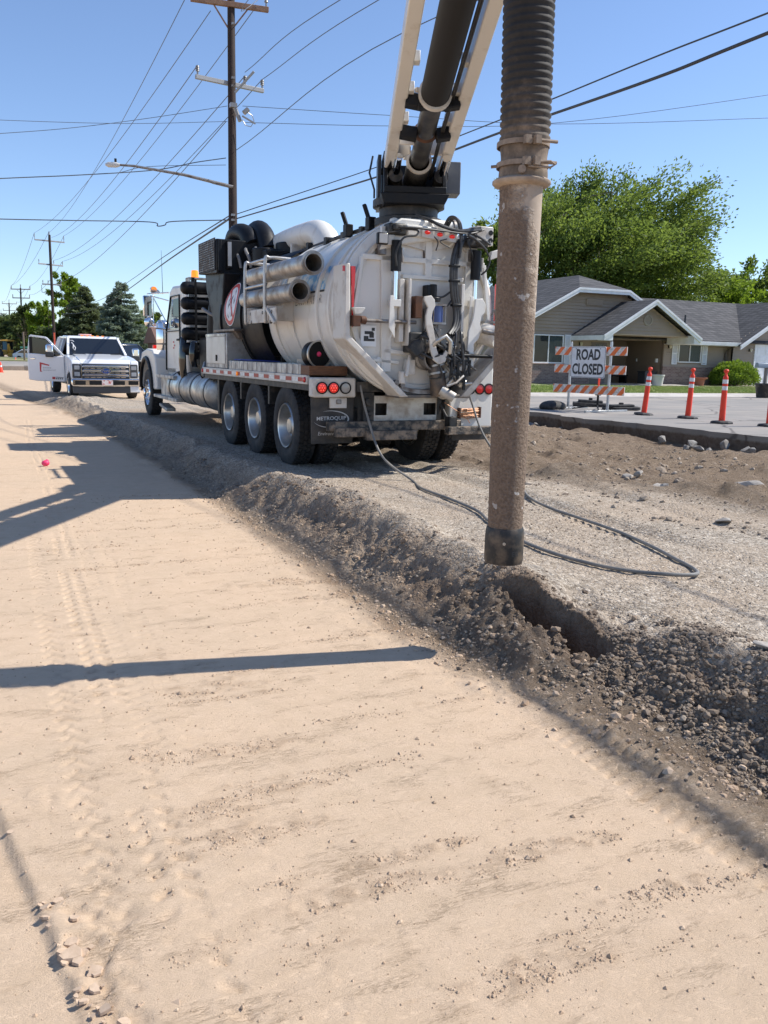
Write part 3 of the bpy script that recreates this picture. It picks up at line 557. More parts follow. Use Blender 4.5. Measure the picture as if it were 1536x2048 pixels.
mb = MB(); mb.box(-1.03, -.62, -1.36, -1.26, .47, .58); T(mb, 'step_bar', MUDDY, bev=.008)
mb = MB(); mb.box(.50, .62, -1.36, -1.33, .56, .70); mb.box(.50, .53, -1.36, -1.25, .56, .70); mb.box(.59, .62, -1.36, -1.25, .56, .70); T(mb, 'tow_bracket', BLACK_DUSTY, bev=.008)
mb = MB(); mb.box(-.62, -.47, -1.2, -.8, .55, 1.0); mb.box(-.70, -.55, -1.0, -.8, .5, .8); mb.cyl((-.56, -1.24, .88), (-.56, -1.15, .88), .05, n=12); mb.cyl((-.54, -1.24, .74), (-.54, -1.15, .74), .035, n=12); T(mb, 'hinge_block', BLACK_DUSTY, bev=.01)
# wire reel on the right panel
COPPER = mat('copper_wire', (.45, .22, .11), .45, .3)
mb = MB(); rg = random.Random(3)
for k in range(16):
    z0 = .735 + rg.uniform(-.05, .05); xs = .74 + rg.uniform(-.02, .02); mb.tube([(xs, -1.21, z0), (xs + .12, -1.225 + rg.uniform(-.01, .01), z0 + rg.uniform(-.04, .04)), (xs + .30, -1.21, z0 + rg.uniform(-.03, .03)), (xs + .31, -1.18, z0 + .01), (xs + .12, -1.175, z0), (xs - .01, -1.19, z0)], .0045, 5, closed=True)
mb.tube([(.52, -1.19, .87), (.72, -1.21, .75), (.85, -1.22, .66), (.9, -1.215, .6)], .005, 5); mb.build('wire_coil', COPPER, rp)
mb = MB(); mb.box(.735, .755, -1.22, -1.16, .66, .80); mb.box(1.04, 1.06, -1.22, -1.16, .67, .81); build_split(mb, 'coil_hook', RUST, rp)
# ---------------------------------------------------------------- debris tank
TC = 2.0; RT = 1.0
mb = MB(); mb.lathe([(0, 1.62), (.6, 1.60), (.86, 1.52), (.97, 1.38), (RT, 1.2), (RT, -1.30), (RT + .0, -1.34)], (0, 0, TC), (0, 1, 0), 72)
tank = T(mb, 'debris_tank', WHITE, smooth=40)
for y, r, w_ in ((.98, .022, .05), (.28, .022, .05), (-.62, .035, .07), (-1.02, .03, .05), (-1.30, .055, .075)):
    mb = MB(); mb.lathe([(RT - .01, y - w_ / 2), (RT + r, y - w_ / 2), (RT + r, y + w_ / 2), (RT - .01, y + w_ / 2)], (0, 0, TC), (0, 1, 0), 72); mb.build('tank_ring', WHITE, tank, bev=.006)
# rear door, slightly domed, with raised frame
mb = MB(); mb.lathe([(RT + .035, -1.345), (RT + .035, -1.40), (RT - .02, -1.43), (.93, -1.455), (.6, -1.47), (0, -1.475)], (0, 0, TC), (0, 1, 0), 72); door = T(mb, 'tank_door', WHITE, smooth=40)
mb = MB(); Yd = -1.47
for a, b, w_ in (((-.80, 2.55), (.84, 2.55), .06), ((-.28, 2.36), (.55, 2.36), .05), ((-.80, 2.55), (-.90, 1.85), .04), ((.84, 2.55), (.93, 1.9), .04), ((-.50, 2.9), (-.47, 1.25), .13), ((.66, 2.9), (.60, 1.25), .14), ((-.50, 1.50), (.1, 1.44), .05), ((.06, 2.9), (.06, 2.35), .09), ((-.8, 1.4), (-.3, 1.36), .04)):
    mb.bar((a[0], Yd - .012, a[1]), (b[0], Yd - .012, b[1]), .05, w_, (b[1] - a[1], 0, -(b[0] - a[0])))
mb.build('door_frame', WHITE, door, bev=.006)
# hatch rims (curved flange around lower half)
mb = MB(); mb.lathe([(.90, -1.45), (.90, -1.50), (.955, -1.50), (.955, -1.45)], (0, 0, TC), (0, 1, 0), 40, a0=math.radians(0), a1=math.radians(360)); mb.build('door_flange', WHITE_DIRTY, door, bev=.004)
# diagonal guards around the tail, left and right, with hollow side
for pts in ([(-1.06, 2.45), (-1.0, 2.45), (-.99, 1.655), (-.22, .965), (-.32, .955), (-1.06, 1.62)],):
    T(MB().prism(pts, -1.62, -1.26), 'tail_guard', WHITE_DIRTY, bev=.012)
T(MB().prism([(1.10, 1.66), (1.20, 1.64), (1.21, 1.58), (.62, .955), (.48, .955), (1.09, 1.56)], -1.62, -1.25), 'tail_guard', mat('shaded_guard', (.34, .33, .32), .5, col2=(.22, .19, .16), scale=5), bev=.012)  # right plate is white too; its shade is painted in as grey
T(MB().box(-.33, .66, -1.58, -1.2, .945, .985), 'tail_sill', mat('dark_sill', (.10, .095, .09), .55, col2=(.2, .16, .12), scale=8), bev=.006)
mb = MB(); mb.prism([(-.985, 2.42), (-.93, 2.42), (-.955, 1.75)], -1.61, -1.58); mb.box(-1.085, -1.055, -1.61, -1.59, 2.36, 2.42); T(mb, 'red_stripe', RED)
T(MB().box(1.13, 1.165, -1.5, -1.3, 1.62, 2.36), 'red_tail_marker', RED, bev=.01)
# top hinge crown of the door
mb = MB(); mb.prism([(-.62, 2.62), (-.48, 2.93), (-.33, 3.0), (.05, 3.0), (.12, 2.92), (.08, 2.78), (-.25, 2.72)], -1.56, -1.2); mb.prism([(-.30, 2.93), (.12, 2.93), (.10, 2.80), (-.28, 2.80)], -1.60, -1.55); T(mb, 'door_crown', WHITE, bev=.02)
T(MB().cyl((.05, -1.38, 2.98), (.52, -1.38, 2.98), .07, n=18), 'hinge_tube', WHITE, smooth=40)
mb = MB(); mb.cyl((.42, -1.38, 2.98), (.47, -1.38, 2.98), .085, n=18); mb.box(.0, .1, -1.5, -1.35, 2.55, 2.72); mb.box(.60, .72, -1.55, -1.35, 2.58, 2.72); mb.box(-.62, -.52, -1.55, -1.35, 2.58, 2.72); build_split(mb, 'hinge_lug', STEEL, TRK, bev=.006)
# light bar with three red clearance lights
b3 = T(MB().prism([(-.10, 2.80), (.36, 2.77), (.37, 2.87), (-.10, 2.90)], -1.62, -1.50), 'light_bar', WHITE_DIRTY, bev=.006)
mb = MB(); mb.prism([(-.30, 2.72), (.06, 2.80), (.40, 2.79), (.40, 2.74), (.06, 2.66)], -1.50, -1.44); mb.build('bar_bracket', WHITE_DIRTY, b3)
for k in range(3): MB().ball((-.03 + k * .165, -1.625, 2.855 - k * .011), .036, 12, 6, (1.1, .5, .62)).build('clearance_light', RED_LIT, b3)
# door cylinders
def cyl_ram(x, zt, zm, zb, par=TRK):
    c_ = T(MB().cyl((x, -1.60, zt), (x, -1.60, zm), .062, n=18), 'door_cylinder', BLACK, smooth=40)
    MB().cyl((x, -1.60, zm), (x, -1.60, zb), .028, n=12).build('ram_rod', CHROME, c_, smooth=40)
    mb = MB(); mb.cyl((x + .07, -1.62, zt - .08), (x + .07, -1.62, zm + .1), .022, n=10); mb.build('ram_pipe', ALU_DULL, c_)
    mb = MB(); mb.box(x - .05, x + .05, -1.66, -1.52, zb - .06, zb + .02); mb.prism([(x - .09, zb + .06), (x - .05, zb + .06), (x - .03, zb - .2), (x - .02, zb - .42), (x - .10, zb - .30)], -1.66, -1.64); mb.prism([(x + .02, zb + .06), (x + .06, zb + .06), (x + .05, zb - .25), (x - .02, zb - .42)], -1.56, -1.54); mb.build('ram_clevis', WHITE, c_, bev=.004)
cyl_ram(-.42, 2.74, 2.40, 2.06); cyl_ram(.655, 2.70, 2.36, 2.10)
# latch arms (S shaped hooks)
def sarm(x, zt, sc, name='latch_arm'):
    pts = [(-.06, .0), (.05, .015), (.10, -.03), (.115, -.10), (.075, -.16), (.06, -.24), (.09, -.34), (.12, -.45), (.15, -.58), (.19, -.66), (.26, -.66), (.30, -.60), (.34, -.63), (.30, -.74), (.20, -.77), (.11, -.72), (.06, -.60), (.03, -.46), (-.02, -.34), (-.03, -.22), (0, -.12), (-.06, -.04)]
    return T(MB().prism([(x + a * sc, zt + b) for a, b in pts], -1.80, -1.77), name, WHITE_DIRTY, bev=.006)
sarm(-.09, 2.12, .85)
T(MB().prism([(.60, 2.13), (.70, 2.14), (.745, 2.07), (.74, 1.98), (.69, 1.93), (.675, 1.84), (.70, 1.76), (.66, 1.66), (.60, 1.60), (.61, 1.30), (.50, 1.30), (.52, 1.75), (.575, 1.9), (.59, 2.0)], -1.72, -1.68), 'latch_arm', WHITE, bev=.006)
mb = MB(); mb.box(-.36, -.30, -1.60, -1.48, 1.60, 2.32); mb.box(-.27, -.24, -1.66, -1.48, 1.56, 2.32); T(mb, 'arm_bracket', WHITE_DIRTY, bev=.006)
mb = MB(); mb.box(.44, .48, -1.66, -1.48, 1.40, 2.30); T(mb, 'arm_bracket', WHITE_DIRTY, bev=.006)
mb = MB(); mb.box(-.19, -.10, -1.68, -1.56, 1.88, 2.13); T(mb, 'rusty_plate', RUST, bev=.004)
mb = MB(); mb.cyl((-.92, -1.62, 1.83), (-.15, -1.62, 1.83), .022, n=10); T(mb, 'latch_rod', STEEL)
mb = MB(); mb.cyl((-.87, -1.62, 1.835), (-.80, -1.62, 1.83), .045, n=12); mb.box(-.97, -.88, -1.66, -1.56, 1.76, 1.88); T(mb, 'latch_nut', RUST, bev=.004)
mb = MB(); mb.prism([(-.97, 1.97), (-.82, 1.97), (-.87, 1.90), (-.95, 1.89)], -1.66, -1.52); T(mb, 'latch_bracket', WHITE_DIRTY, bev=.006)
mb = MB(); mb.cyl((.10, -1.76, 1.465), (.83, -1.76, 1.455), .024, n=12); T(mb, 'latch_bar', BLACK)
# blue actuator, knife valve and outlet pipe
mb = MB(); mb.cyl((.12, -1.62, 1.84), (.12, -1.62, 2.03), .078, n=20); act = T(mb, 'valve_actuator', mat('blue_enamel', (.03, .06, .22), .3, coat=.3), smooth=40)
mb = MB(); mb.box(.03, .21, -1.71, -1.53, 2.03, 2.055); mb.box(.03, .21, -1.71, -1.53, 1.815, 1.84)
for sx in (.04, .20):
    for sy in (-1.70, -1.54): mb.cyl((sx, sy, 1.82), (sx, sy, 2.05), .007, n=6)
mb.build('actuator_plate', STEEL, act)
mb = MB(); mb.box(.0, .08, -1.60, -1.48, 2.12, 2.27); mb.cyl((.09, -1.58, 2.13), (.09, -1.58, 2.28), .045, n=12); mb.cyl((.08, -1.6, 2.08), (.08, -1.6, 2.13), .09, n=12); T(mb, 'air_valve', BLACK, bev=.008)
mb = MB(); mb.box(.0, .055, -1.55, -1.50, 1.5, 2.0); mb.cyl((.12, -1.62, 1.84), (.12, -1.62, 1.6), .03, n=10); mb.box(.07, .17, -1.66, -1.58, 1.62, 1.76); T(mb, 'valve_stem', STEEL, bev=.004)
mb = MB(); mb.lathe([(.0, 0), (.20, 0), (.20, .06), (.17, .07), (.17, .20), (.15, .20), (.15, .02)], (.05, -1.52, 1.48), (.15, -1, -.18), 28); T(mb, 'outlet_flange', STEEL, smooth=40)
mb = MB(); mb.tube([(.10, -1.52, 1.46), (.12, -1.60, 1.38), (.14, -1.64, 1.26), (.17, -1.63, 1.12), (.20, -1.60, 1.0)], .10, 20); T(mb, 'outlet_pipe', mat('dark_outlet', (.10, .09, .085), .5, .5, col2=(.2, .15, .11), scale=8), smooth=40)
mb = MB()
for z, y in ((1.33, -1.77), (1.24, -1.78)): mb.lathe([(.104, -.012), (.118, -.012), (.118, .012), (.104, .012)], (.145, y + .13, z), (.12, -.2, -1), 24, closed=True)
mb.tube([(-.02, -1.7, 1.5), (.02, -1.84, 1.62), (.12, -1.86, 1.68), (.2, -1.84, 1.62), (.22, -1.8, 1.48)], .028, 10); T(mb, 'outlet_clamp', ALU, smooth=40)
mb = MB(); mb.ball((.235, -1.66, 1.0), .075, 14, 8, (1.1, 1, .9)); mb.cyl((.16, -1.72, 1.05), (.30, -1.8, .96), .06, n=14); mb.tube([(.17, -1.84, 1.10), (.30, -1.84, 1.14), (.42, -1.8, 1.22)], .014); T(mb, 'drain_cap', ALU_DULL, smooth=40)
# jumble of fittings
rg = random.Random(11); mb = MB()
for x0, x1, z0, z1 in ((.24, .52, 1.22, 1.25), (.24, .27, 1.22, 1.40), (.49, .52, 1.22, 1.40), (.24, .52, 1.38, 1.41), (.33, .36, 1.12, 1.40), (.42, .45, 1.05, 1.4)): mb.box(x0, x1, -1.80, -1.78, z0, z1)
T(mb, 'fitting_frame', BLACK)
mb = MB()
for k in range(14): x, z = rg.uniform(.2, .56), rg.uniform(1.12, 1.55); d = Vector((rg.uniform(-1, 1), rg.uniform(-.6, .2), rg.uniform(-1, 1))).normalized() * rg.uniform(.04, .09); p = Vector((x, -1.70, z)); mb.cyl(p - d, p + d, rg.uniform(.014, .03), n=10); mb.cyl(p + d * .6, p + d * .9, .036, n=6)
T(mb, 'pipe_fitting', ALU, smooth=40)
mb = MB(); mb.ball((.30, -1.68, 1.60), .035, 8, 6); T(mb, 'blue_knob', mat('blue_plastic', (.03, .15, .4), .4))
mb = MB()
for pts in ([(.36, -1.64, 1.8), (.26, -1.74, 1.62), (.28, -1.80, 1.45), (.3, -1.78, 1.3)], [(.37, -1.66, 1.78), (.22, -1.78, 1.6), (.24, -1.82, 1.45)], [(-.20, -1.62, 1.7), (-.16, -1.7, 1.5), (-.02, -1.78, 1.42), (.08, -1.8, 1.46)], [(-.18, -1.6, 1.62), (-.24, -1.68, 1.5), (-.1, -1.74, 1.4)], [(.42, -1.7, 1.55), (.5, -1.76, 1.5), (.5, -1.78, 1.32), (.44, -1.78, 1.2)]):
    P_ = [Vector(p) for p in pts]; q = []
    for i in range(len(P_) - 1):
        for s_ in range(5): q.append(P_[i].lerp(P_[i + 1], s_ / 5))
    mb.tube(q + [P_[-1]], .014, 8)
for k in range(10):
    p0 = Vector((rg.uniform(-.1, .5), -1.66, rg.uniform(1.15, 1.75))); p3 = Vector((rg.uniform(.0, .55), -1.66, rg.uniform(1.1, 1.7))); mb.tube(spl([p0, p0 + Vector((rg.uniform(-.1, .1), -.1, rg.uniform(.02, .14))), p3 + Vector((rg.uniform(-.1, .1), -.12, rg.uniform(-.12, .06))), p3], 6), rg.choice((.009, .013, .018)), 7)
T(mb, 'small_hose', HOSE_RUB)
mb = MB(); mb.box(-.26, -.02, -1.68, -1.50, 1.48, 1.72); mb.prism([(-.30, 1.52), (-.24, 1.62), (-.1, 1.66), (-.05, 1.5), (-.2, 1.42)], -1.74, -1.66); T(mb, 'pump_box', BLACK_DUSTY, bev=.02)
mb = MB(); mb.tube([(-.22, -1.62, 1.45), (-.28, -1.66, 1.2)], .02); mb.cyl((-.31, -1.60, 1.12), (-.31, -1.60, 1.26), .045, n=12); mb.box(-.24, -.12, -1.58, -1.5, 1.22, 1.40); T(mb, 'clamp_screw', WHITE_DIRTY, bev=.004)
mb = MB()
for i in range(8):
    a0 = math.radians(248 + i * 4.2); a1 = math.radians(248 + (i + 1) * 4.2); mb.bar((.98 * math.cos(a0), -1.56, TC + .98 * math.sin(a0)), (.98 * math.cos(a1), -1.56, TC + .98 * math.sin(a1)), .05, .05, (math.cos(a0), 0, math.sin(a0)))
T(mb, 'bottom_hinge', STEEL)
for x, z in ((-.38, 1.13), (-.30, 1.10)): T(MB().cyl((x, -1.62, z), (x, -1.56, z), .03, n=8), 'hinge_bolt', STEEL)
# tilted drum on the right with handle and chain
mb = MB(); mb.lathe([(0, 0), (.12, 0), (.13, .02), (.13, .2), (.115, .22), (0, .22)], (.80, -1.55, 1.74), (.55, -.8, -.25), 26); T(mb, 'sight_port', WHITE_DIRTY, smooth=40)
mb = MB(); mb.cyl((.70, -1.74, 1.76), (.90, -1.80, 1.72), .03, n=12); T(mb, 'port_handle', STEEL)
mb = MB(); mb.tube([(.86, -1.66, 1.95), (.90, -1.68, 2.02), (.95, -1.7, 1.80)], .014); mb.box(.80, 1.02, -1.62, -1.52, 1.86, 1.885); T(mb, 'port_latch', STEEL)
mb = MB(); mb.tube([(.92 + .05 * math.cos(a), -1.80, 1.55 + .14 * math.sin(a)) for a in np.linspace(0, 6.1, 22)], .006, 5); T(mb, 'safety_chain', ALU_DULL)
# stickers
def sticker(x0, x1, z0, z1, m, y=-1.487): return MB().add([(x0, y, z0), (x1, y, z0), (x1, y, z1), (x0, y, z1)], [(0, 1, 2, 3)])
W_ST = mat('white_sticker', (.78, .78, .77), .5); K_ST = mat('black_print', (.03, .03, .03), .5)
s1 = sticker(-.80, -.60, 1.54, 1.78, W_ST).build('warning_sticker', W_ST, door); mb = MB()
for i, (a, b, c_, d) in enumerate(((-.76, -.70, 1.60, 1.66), (-.69, -.63, 1.64, 1.70), (-.75, -.64, 1.68, 1.715), (-.70, -.62, 1.60, 1.63), (-.66, -.62, 1.72, 1.755))): mb.add([(a, -1.489, c_), (b, -1.489, c_), (b, -1.489, d), (a, -1.489, d)], [(0, 1, 2, 3)])
mb.build('worn_print', K_ST, s1)
s1 = sticker(-.58, -.42, 1.30, 1.42, W_ST).build('warning_sticker', W_ST, door); mb = sticker(-.50, -.43, 1.31, 1.41, K_ST, -1.489); mb.build('black_print', K_ST, s1)
# work lamps on the crown
def work_lamp(x, y, z, dx, par=TRK):
    o = T(MB().box(x - .065, x + .065, y - .03, y + .03, z - .065, z + .065), 'work_lamp', BLACK, bev=.012); MB().box(x - .052, x + .052, y - .036, y - .028, z - .052, z + .052).build('lamp_glass', CLEAR, o, bev=.004); return o
work_lamp(-.62, -1.64, 2.74, 0); T(MB().box(-.55, -.44, -1.60, -1.45, 2.68, 2.80), 'lamp_bracket', WHITE_DIRTY, bev=.01)
mb = MB(); mb.prism([(.84, 2.60), (.95, 2.64), (.97, 2.74), (.86, 2.70)], -1.62, -1.56); T(mb, 'work_lamp', WHITE_DIRTY, bev=.008)
vb = T(MB().box(.68, .92, -1.55, -1.35, 2.78, 3.0), 'valve_block', WHITE_DIRTY, bev=.01)
mb = MB()
for z in (2.84, 2.93): mb.cyl((.88, -1.56, z), (.88, -1.545, z), .03, n=14)
mb.build('port', BLACK, vb)
mb = MB(); mb.box(-.52, -.30, -1.62, -1.45, 2.80, 2.93); mb.box(-.48, -.36, -1.66, -1.6, 2.84, 2.92); mb.box(.5, .8, -1.64, -1.5, 2.74, 2.84); build_split(mb, 'hose_manifold', BLACK_DUSTY, TRK, bev=.02)
# hydraulic hoses over the crown
hoses = [([(-.1, -1.45, 3.06), (.0, -1.6, 3.0), (.15, -1.66, 2.93), (.4, -1.64, 2.91), (.7, -1.6, 2.97)], .018), ([(-.05, -1.45, 3.05), (.1, -1.6, 2.97), (.35, -1.66, 2.90), (.7, -1.62, 2.94)], .018),
         ([(.26, -1.5, 2.96), (.30, -1.56, 3.06), (.37, -1.62, 3.02), (.40, -1.66, 2.8), (.38, -1.68, 2.6)], .018), ([(.30, -1.5, 2.96), (.34, -1.56, 3.05), (.40, -1.62, 3.0), (.42, -1.66, 2.8)], .018),
         ([(-.4, -1.66, 2.86), (-.2, -1.68, 2.86), (-.22, -1.7, 2.80), (-.38, -1.7, 2.76), (-.46, -1.68, 2.6), (-.44, -1.66, 2.45)], .012), ([(-.42, -1.66, 2.88), (-.18, -1.7, 2.88), (.1, -1.68, 2.88), (.5, -1.66, 2.88), (.75, -1.6, 2.95)], .012),
         ([(.62, -1.64, 2.8), (.72, -1.68, 2.72), (.80, -1.68, 2.60), (.76, -1.68, 2.48), (.70, -1.66, 2.42)], .011), ([(.5, -1.64, 2.86), (.6, -1.7, 2.80), (.74, -1.7, 2.70)], .014), ([(.55, -1.6, 2.9), (.66, -1.68, 2.84), (.8, -1.66, 2.78), (.84, -1.6, 2.82)], .014),
         ([(.04, -1.6, 2.84), (.10, -1.64, 2.76), (.09, -1.62, 2.66)], .007), ([(.22, -1.64, 2.80), (.12, -1.66, 2.76), (.25, -1.66, 2.70)], .007), ([(.5, -1.62, 2.82), (.56, -1.66, 2.66), (.6, -1.62, 2.58)], .007),
         ([(-.4, -1.66, 2.84), (-.56, -1.64, 2.80), (-.6, -1.62, 2.72)], .01), ([(.09, -1.6, 2.14), (.2, -1.62, 2.14), (.33, -1.62, 2.22)], .012), ([(.14, -1.6, 2.04), (.25, -1.64, 2.04), (.33, -1.63, 2.12)], .012)]
for p, r in hoses: T(MB().tube(spl(p), r, 8), 'hydraulic_hose', HOSE_RUB)
mb = MB()
for k, off in enumerate((-.03, 0, .03)): mb.tube(spl([(.52, -1.56, 2.86), (.40 + off, -1.62, 2.75), (.33 + off, -1.64, 2.5), (.345 + off, -1.64, 2.2), (.40 + off, -1.64, 1.95), (.36 + off, -1.68, 1.80), (.26 + off, -1.74, 1.70)]), .026, 8)
hb = T(mb, 'hose_bundle', HOSE_RUB)
mb = MB()
for x, z in ((.335, 2.5), (.34, 2.33), (.375, 2.05)): mb.box(x - .065, x + .065, -1.675, -1.61, z - .015, z + .015)
build_split(mb, 'hose_strap', BLACK, hb, bev=.006)
# faded decal and lettering on the tank side
def tank_T(y, ang, r):  # ang from horizontal left, up positive
    n = Vector((-math.cos(ang), 0, math.sin(ang))); up = Vector((math.sin(ang), 0, math.cos(ang))); return plane_T(Vector((0, y, TC)) + n * r, (0, -1, 0), up)
t0 = text_mb('EXCAVATOR', .15, plane_T((0, 0, 0), (1, 0, 0), (0, 1, 0)), squeeze=1.05)
r_ = RT + .003; t0.v = [(-r_ * math.cos(v[1] / r_ + .10), .06 - v[0] - .35, TC + r_ * math.sin(v[1] / r_ + .10)) for v in t0.v]
t0.build('tank_lettering', mat('worn_black_lettering', (.05, .05, .05), .6, col2=(.62, .58, .52), scale=13, lo=.42, hi=.55), tank, smooth=0)
mb = MB()
def tpatch(y0, y1, a0, a1, r=RT + .003):
    n = 6; vs = [(-r * math.cos(a0 + (a1 - a0) * i / n), y, TC + r * math.sin(a0 + (a1 - a0) * i / n)) for i in range(n + 1) for y in (y0, y1)]
    return vs, [(2 * i, 2 * i + 1, 2 * i + 3, 2 * i + 2) for i in range(n)]
mb.add(*tpatch(-.80, .95, .22, .52)); mb.build('blue_decal', mat('faded_blue_decal', (.10, .36, .62), .45, col2=(.62, .68, .70), scale=6, lo=.45, hi=.56), tank)
mb = MB(); mb.add(*tpatch(-.80, .95, .19, .215)); mb.build('decal_stripe', K_ST, tank)
# ---------------------------------------------------------------- pipe rack on the left side
RACK_M = mat('galvanised_tube', (.55, .54, .52), .4, .6, col2=(.42, .40, .37), scale=9)
mb = MB()
for y in (.30, 1.18):
    mb.tube(spl([(-1.02, y, 2.66), (-1.30, y, 2.66), (-1.37, y, 2.60), (-1.37, y, 1.90), (-1.34, y, 1.86)], 6), .022, 10)
mb.cyl((-1.37, .3, 2.32), (-1.37, 1.18, 2.32), .02); mb.cyl((-1.30, .3, 2.66), (-1.30, 1.18, 2.66), .02); rack = T(mb, 'pipe_rack', RACK_M, smooth=40)
mb = MB()
for y in (.24, 1.10): mb.prism([(-1.36, 1.86), (-.95, 1.86), (-.92, 2.0), (-.88, 2.64), (-1.02, 2.64), (-1.15, 2.05), (-1.36, 2.05)], y, y + .03)
mb.box(-1.34, -1.32, -.05, 1.15, 1.84, 2.02); mb.bar((-1.36, .32, 2.04), (-1.36, -.06, 1.82), .03, .04); mb.build('rack_bracket', WHITE_DIRTY, rack, bev=.005)
mb = MB()
for y, z in ((1.05, 1.97), (1.0, 1.86), (.5, 1.97), (.12, 1.97), (.18, 1.84)): mb.cyl((-1.35, y, z), (-1.32, y, z), .022, n=8)
mb.build('rack_bolt', STEEL, rack)
# ---------------------------------------------------------------- top: spine rail, white elbow, lamps
mb = MB(); mb.tube([(-.22, 2.1, 2.98), (-.24, .6, 3.02), (-.24, -.9, 3.04)], .03, 8)
for y in (1.6, .9, .3, -.3): mb.box(-.30, -.2, y - .04, y + .04, 2.9, 3.06)
T(mb, 'cable_rail', BLACK_DUSTY)
for y, s_ in ((.15, 1), (-.55, 1)): 
    mb = MB(); mb.bar((-.25, y, 3.02), (-.33, y + .06, 3.30), .07, .05); mb.box(-.38, -.28, y - .2, y - .08, 2.96, 3.12); T(mb, 'deck_lamp', BLACK, bev=.01)
mb = MB(); mb.tube(spl([(-.05, 3.6, 3.22), (-.05, 2.9, 3.25), (-.05, 2.2, 3.25), (-.05, 1.75, 3.22), (-.05, 1.45, 3.08), (-.05, 1.40, 2.9)], 8), .20, 24); el = T(mb, 'white_duct', WHITE, smooth=50)
mb = MB(); mb.lathe([(.20, 0), (.21, .25), (.30, .52), (.32, .53), (.32, .56), (.24, .56)], (-.05, 3.4, 3.22), (0, 1, 0), 4, a0=math.radians(45)); mb.build('duct_hood', WHITE, el, bev=.02)
mb = MB(); mb.box(-.30, .2, 2.28, 2.34, 2.85, 3.12); mb.box(-.30, .2, 3.0, 3.04, 2.85, 3.10); build_split(mb, 'duct_saddle', WHITE_DIRTY, el, bev=.01)
mb = MB()
for x in (.25, .40): mb.box(x, x + .1, 2.0, 2.2, 2.92, 3.12)
T(mb, 'relief_valve', WHITE_DIRTY, bev=.02)
# ---------------------------------------------------------------- black blower / filter section
mb = MB(); mb.lathe([(1.0, 1.62), (1.03, 1.7), (1.03, 3.75), (.9, 3.9), (0, 3.95)], (0, 0, TC), (0, 1, 0), 64); drum = T(mb, 'filter_drum', BLACK, smooth=40)
for y in (2.55, 3.72):
    mb = MB(); mb.lathe([(1.02, y - .03), (1.06, y - .03), (1.06, y + .03), (1.02, y + .03)], (0, 0, TC), (0, 1, 0), 64); mb.build('drum_band', BLACK, drum, bev=.006)
mb = MB(); mb.box(-.7, .7, 1.6, 4.2, 1.08, 1.4); mb.box(-1.0, 1.0, 2.0, 4.0, 1.08, 1.2); mb.prism([(-1.12, 1.80), (-.9, 1.80), (-.75, 1.45), (-1.05, 1.78)], 2.5, 3.7); T(mb, 'drum_cradle', BLACK_DUSTY, bev=.02)
mb = MB(); mb.box(-1.16, -.95, 2.5, 3.72, 1.77, 1.81); mb.prism([(-1.13, 1.78), (-.95, 1.78), (-.80, 1.62), (-1.05, 1.66)], 2.55, 3.65); T(mb, 'drum_skirt', mat('brown_dusty_steel', (.12, .095, .075), .5, .3, col2=(.25, .19, .14), scale=4), bev=.008)
# warning roundel on the drum
def drum_pt(u, v, r): a = .22 + v / r; return (-r * math.cos(a), 3.18 - u, TC + r * math.sin(a))
def roundel(mb, r0, r1, r): 
    n = 48; vs = []
    for k in range(n):
        a = 2 * math.pi * k / n; vs += [drum_pt(r0 * math.cos(a), r0 * math.sin(a), r), drum_pt(r1 * math.cos(a), r1 * math.sin(a), r)]
    return mb.add(vs, [(2 * k, 2 * k + 1, (2 * k + 3) % (2 * n), (2 * k + 2) % (2 * n)) for k in range(n)])
mb = MB()
for k in range(6): roundel(mb, .36 * k / 6, .36 * (k + 1) / 6, 1.033)
sg = mb.build('warning_roundel', W_ST, drum)
mb = MB(); roundel(mb, .28, .345, 1.0355)
for k in range(12):
    q = lambda s_, o_: drum_pt(-(-.28 + .56 * s_) * .75 + o_ * .6, (-.28 + .56 * s_) * .95 + o_ * .75, 1.0355)
    mb.add([q(k / 12, -.03), q((k + 1) / 12, -.03), q((k + 1) / 12, .03), q(k / 12, .03)], [(0, 1, 2, 3)])
mb.build('red_ring', mat('sticker_red', (.55, .06, .05), .5), sg)
mb = MB()
for pts in ([(-.16, .05), (-.10, .12), (-.06, .0), (-.02, -.16), (-.07, -.24), (-.12, -.2), (-.13, -.05)], [(.02, .26), (.07, .22), (.1, .05), (.16, -.02), (.2, .04), (.14, .12), (.12, .2)], [(-.02, .1), (.03, .14), (.05, -.02), (.0, -.05)], [(.06, -.1), (.1, -.06), (.12, -.2), (.06, -.22)]):
    mb.add([drum_pt(a, b, 1.0352) for a, b in pts], [tuple(range(len(pts)))])
mb.build('black_figure', K_ST, sg)
# cooler box with grille
cb = T(MB().prism([(3.55, 2.72), (4.72, 2.78), (4.72, 3.30), (3.55, 3.27)], -1.14, -.35, 'yz'), 'cooler_box', BLACK, bev=.015)
mb = MB()
for k in range(13): z = 2.81 + k * .037; mb.box(-1.165, -1.15, 3.62, 4.66, z, z + .008)
for k in range(9): y = 3.62 + k * .128; mb.box(-1.163, -1.148, y, y + .01, 2.80, 3.27)
mb.build('cooler_grille', STEEL, cb)
MB().box(-1.158, -1.142, 3.6, 4.68, 2.78, 3.29).build('cooler_core', mat('cooler_core', (.03, .03, .033), .7), cb)
mb = MB(); mb.box(-1.12, -1.06, 3.50, 3.55, 2.76, 3.26); mb.box(-.98, -.90, 3.48, 3.55, 2.80, 3.24); mb.build('cooler_frame', BLACK, cb, bev=.005)
MB().box(-.97, -.91, 3.46, 3.485, 2.84, 3.22).build('gauge_strip', mat('pale_grey', (.32, .33, .34), .4), cb)
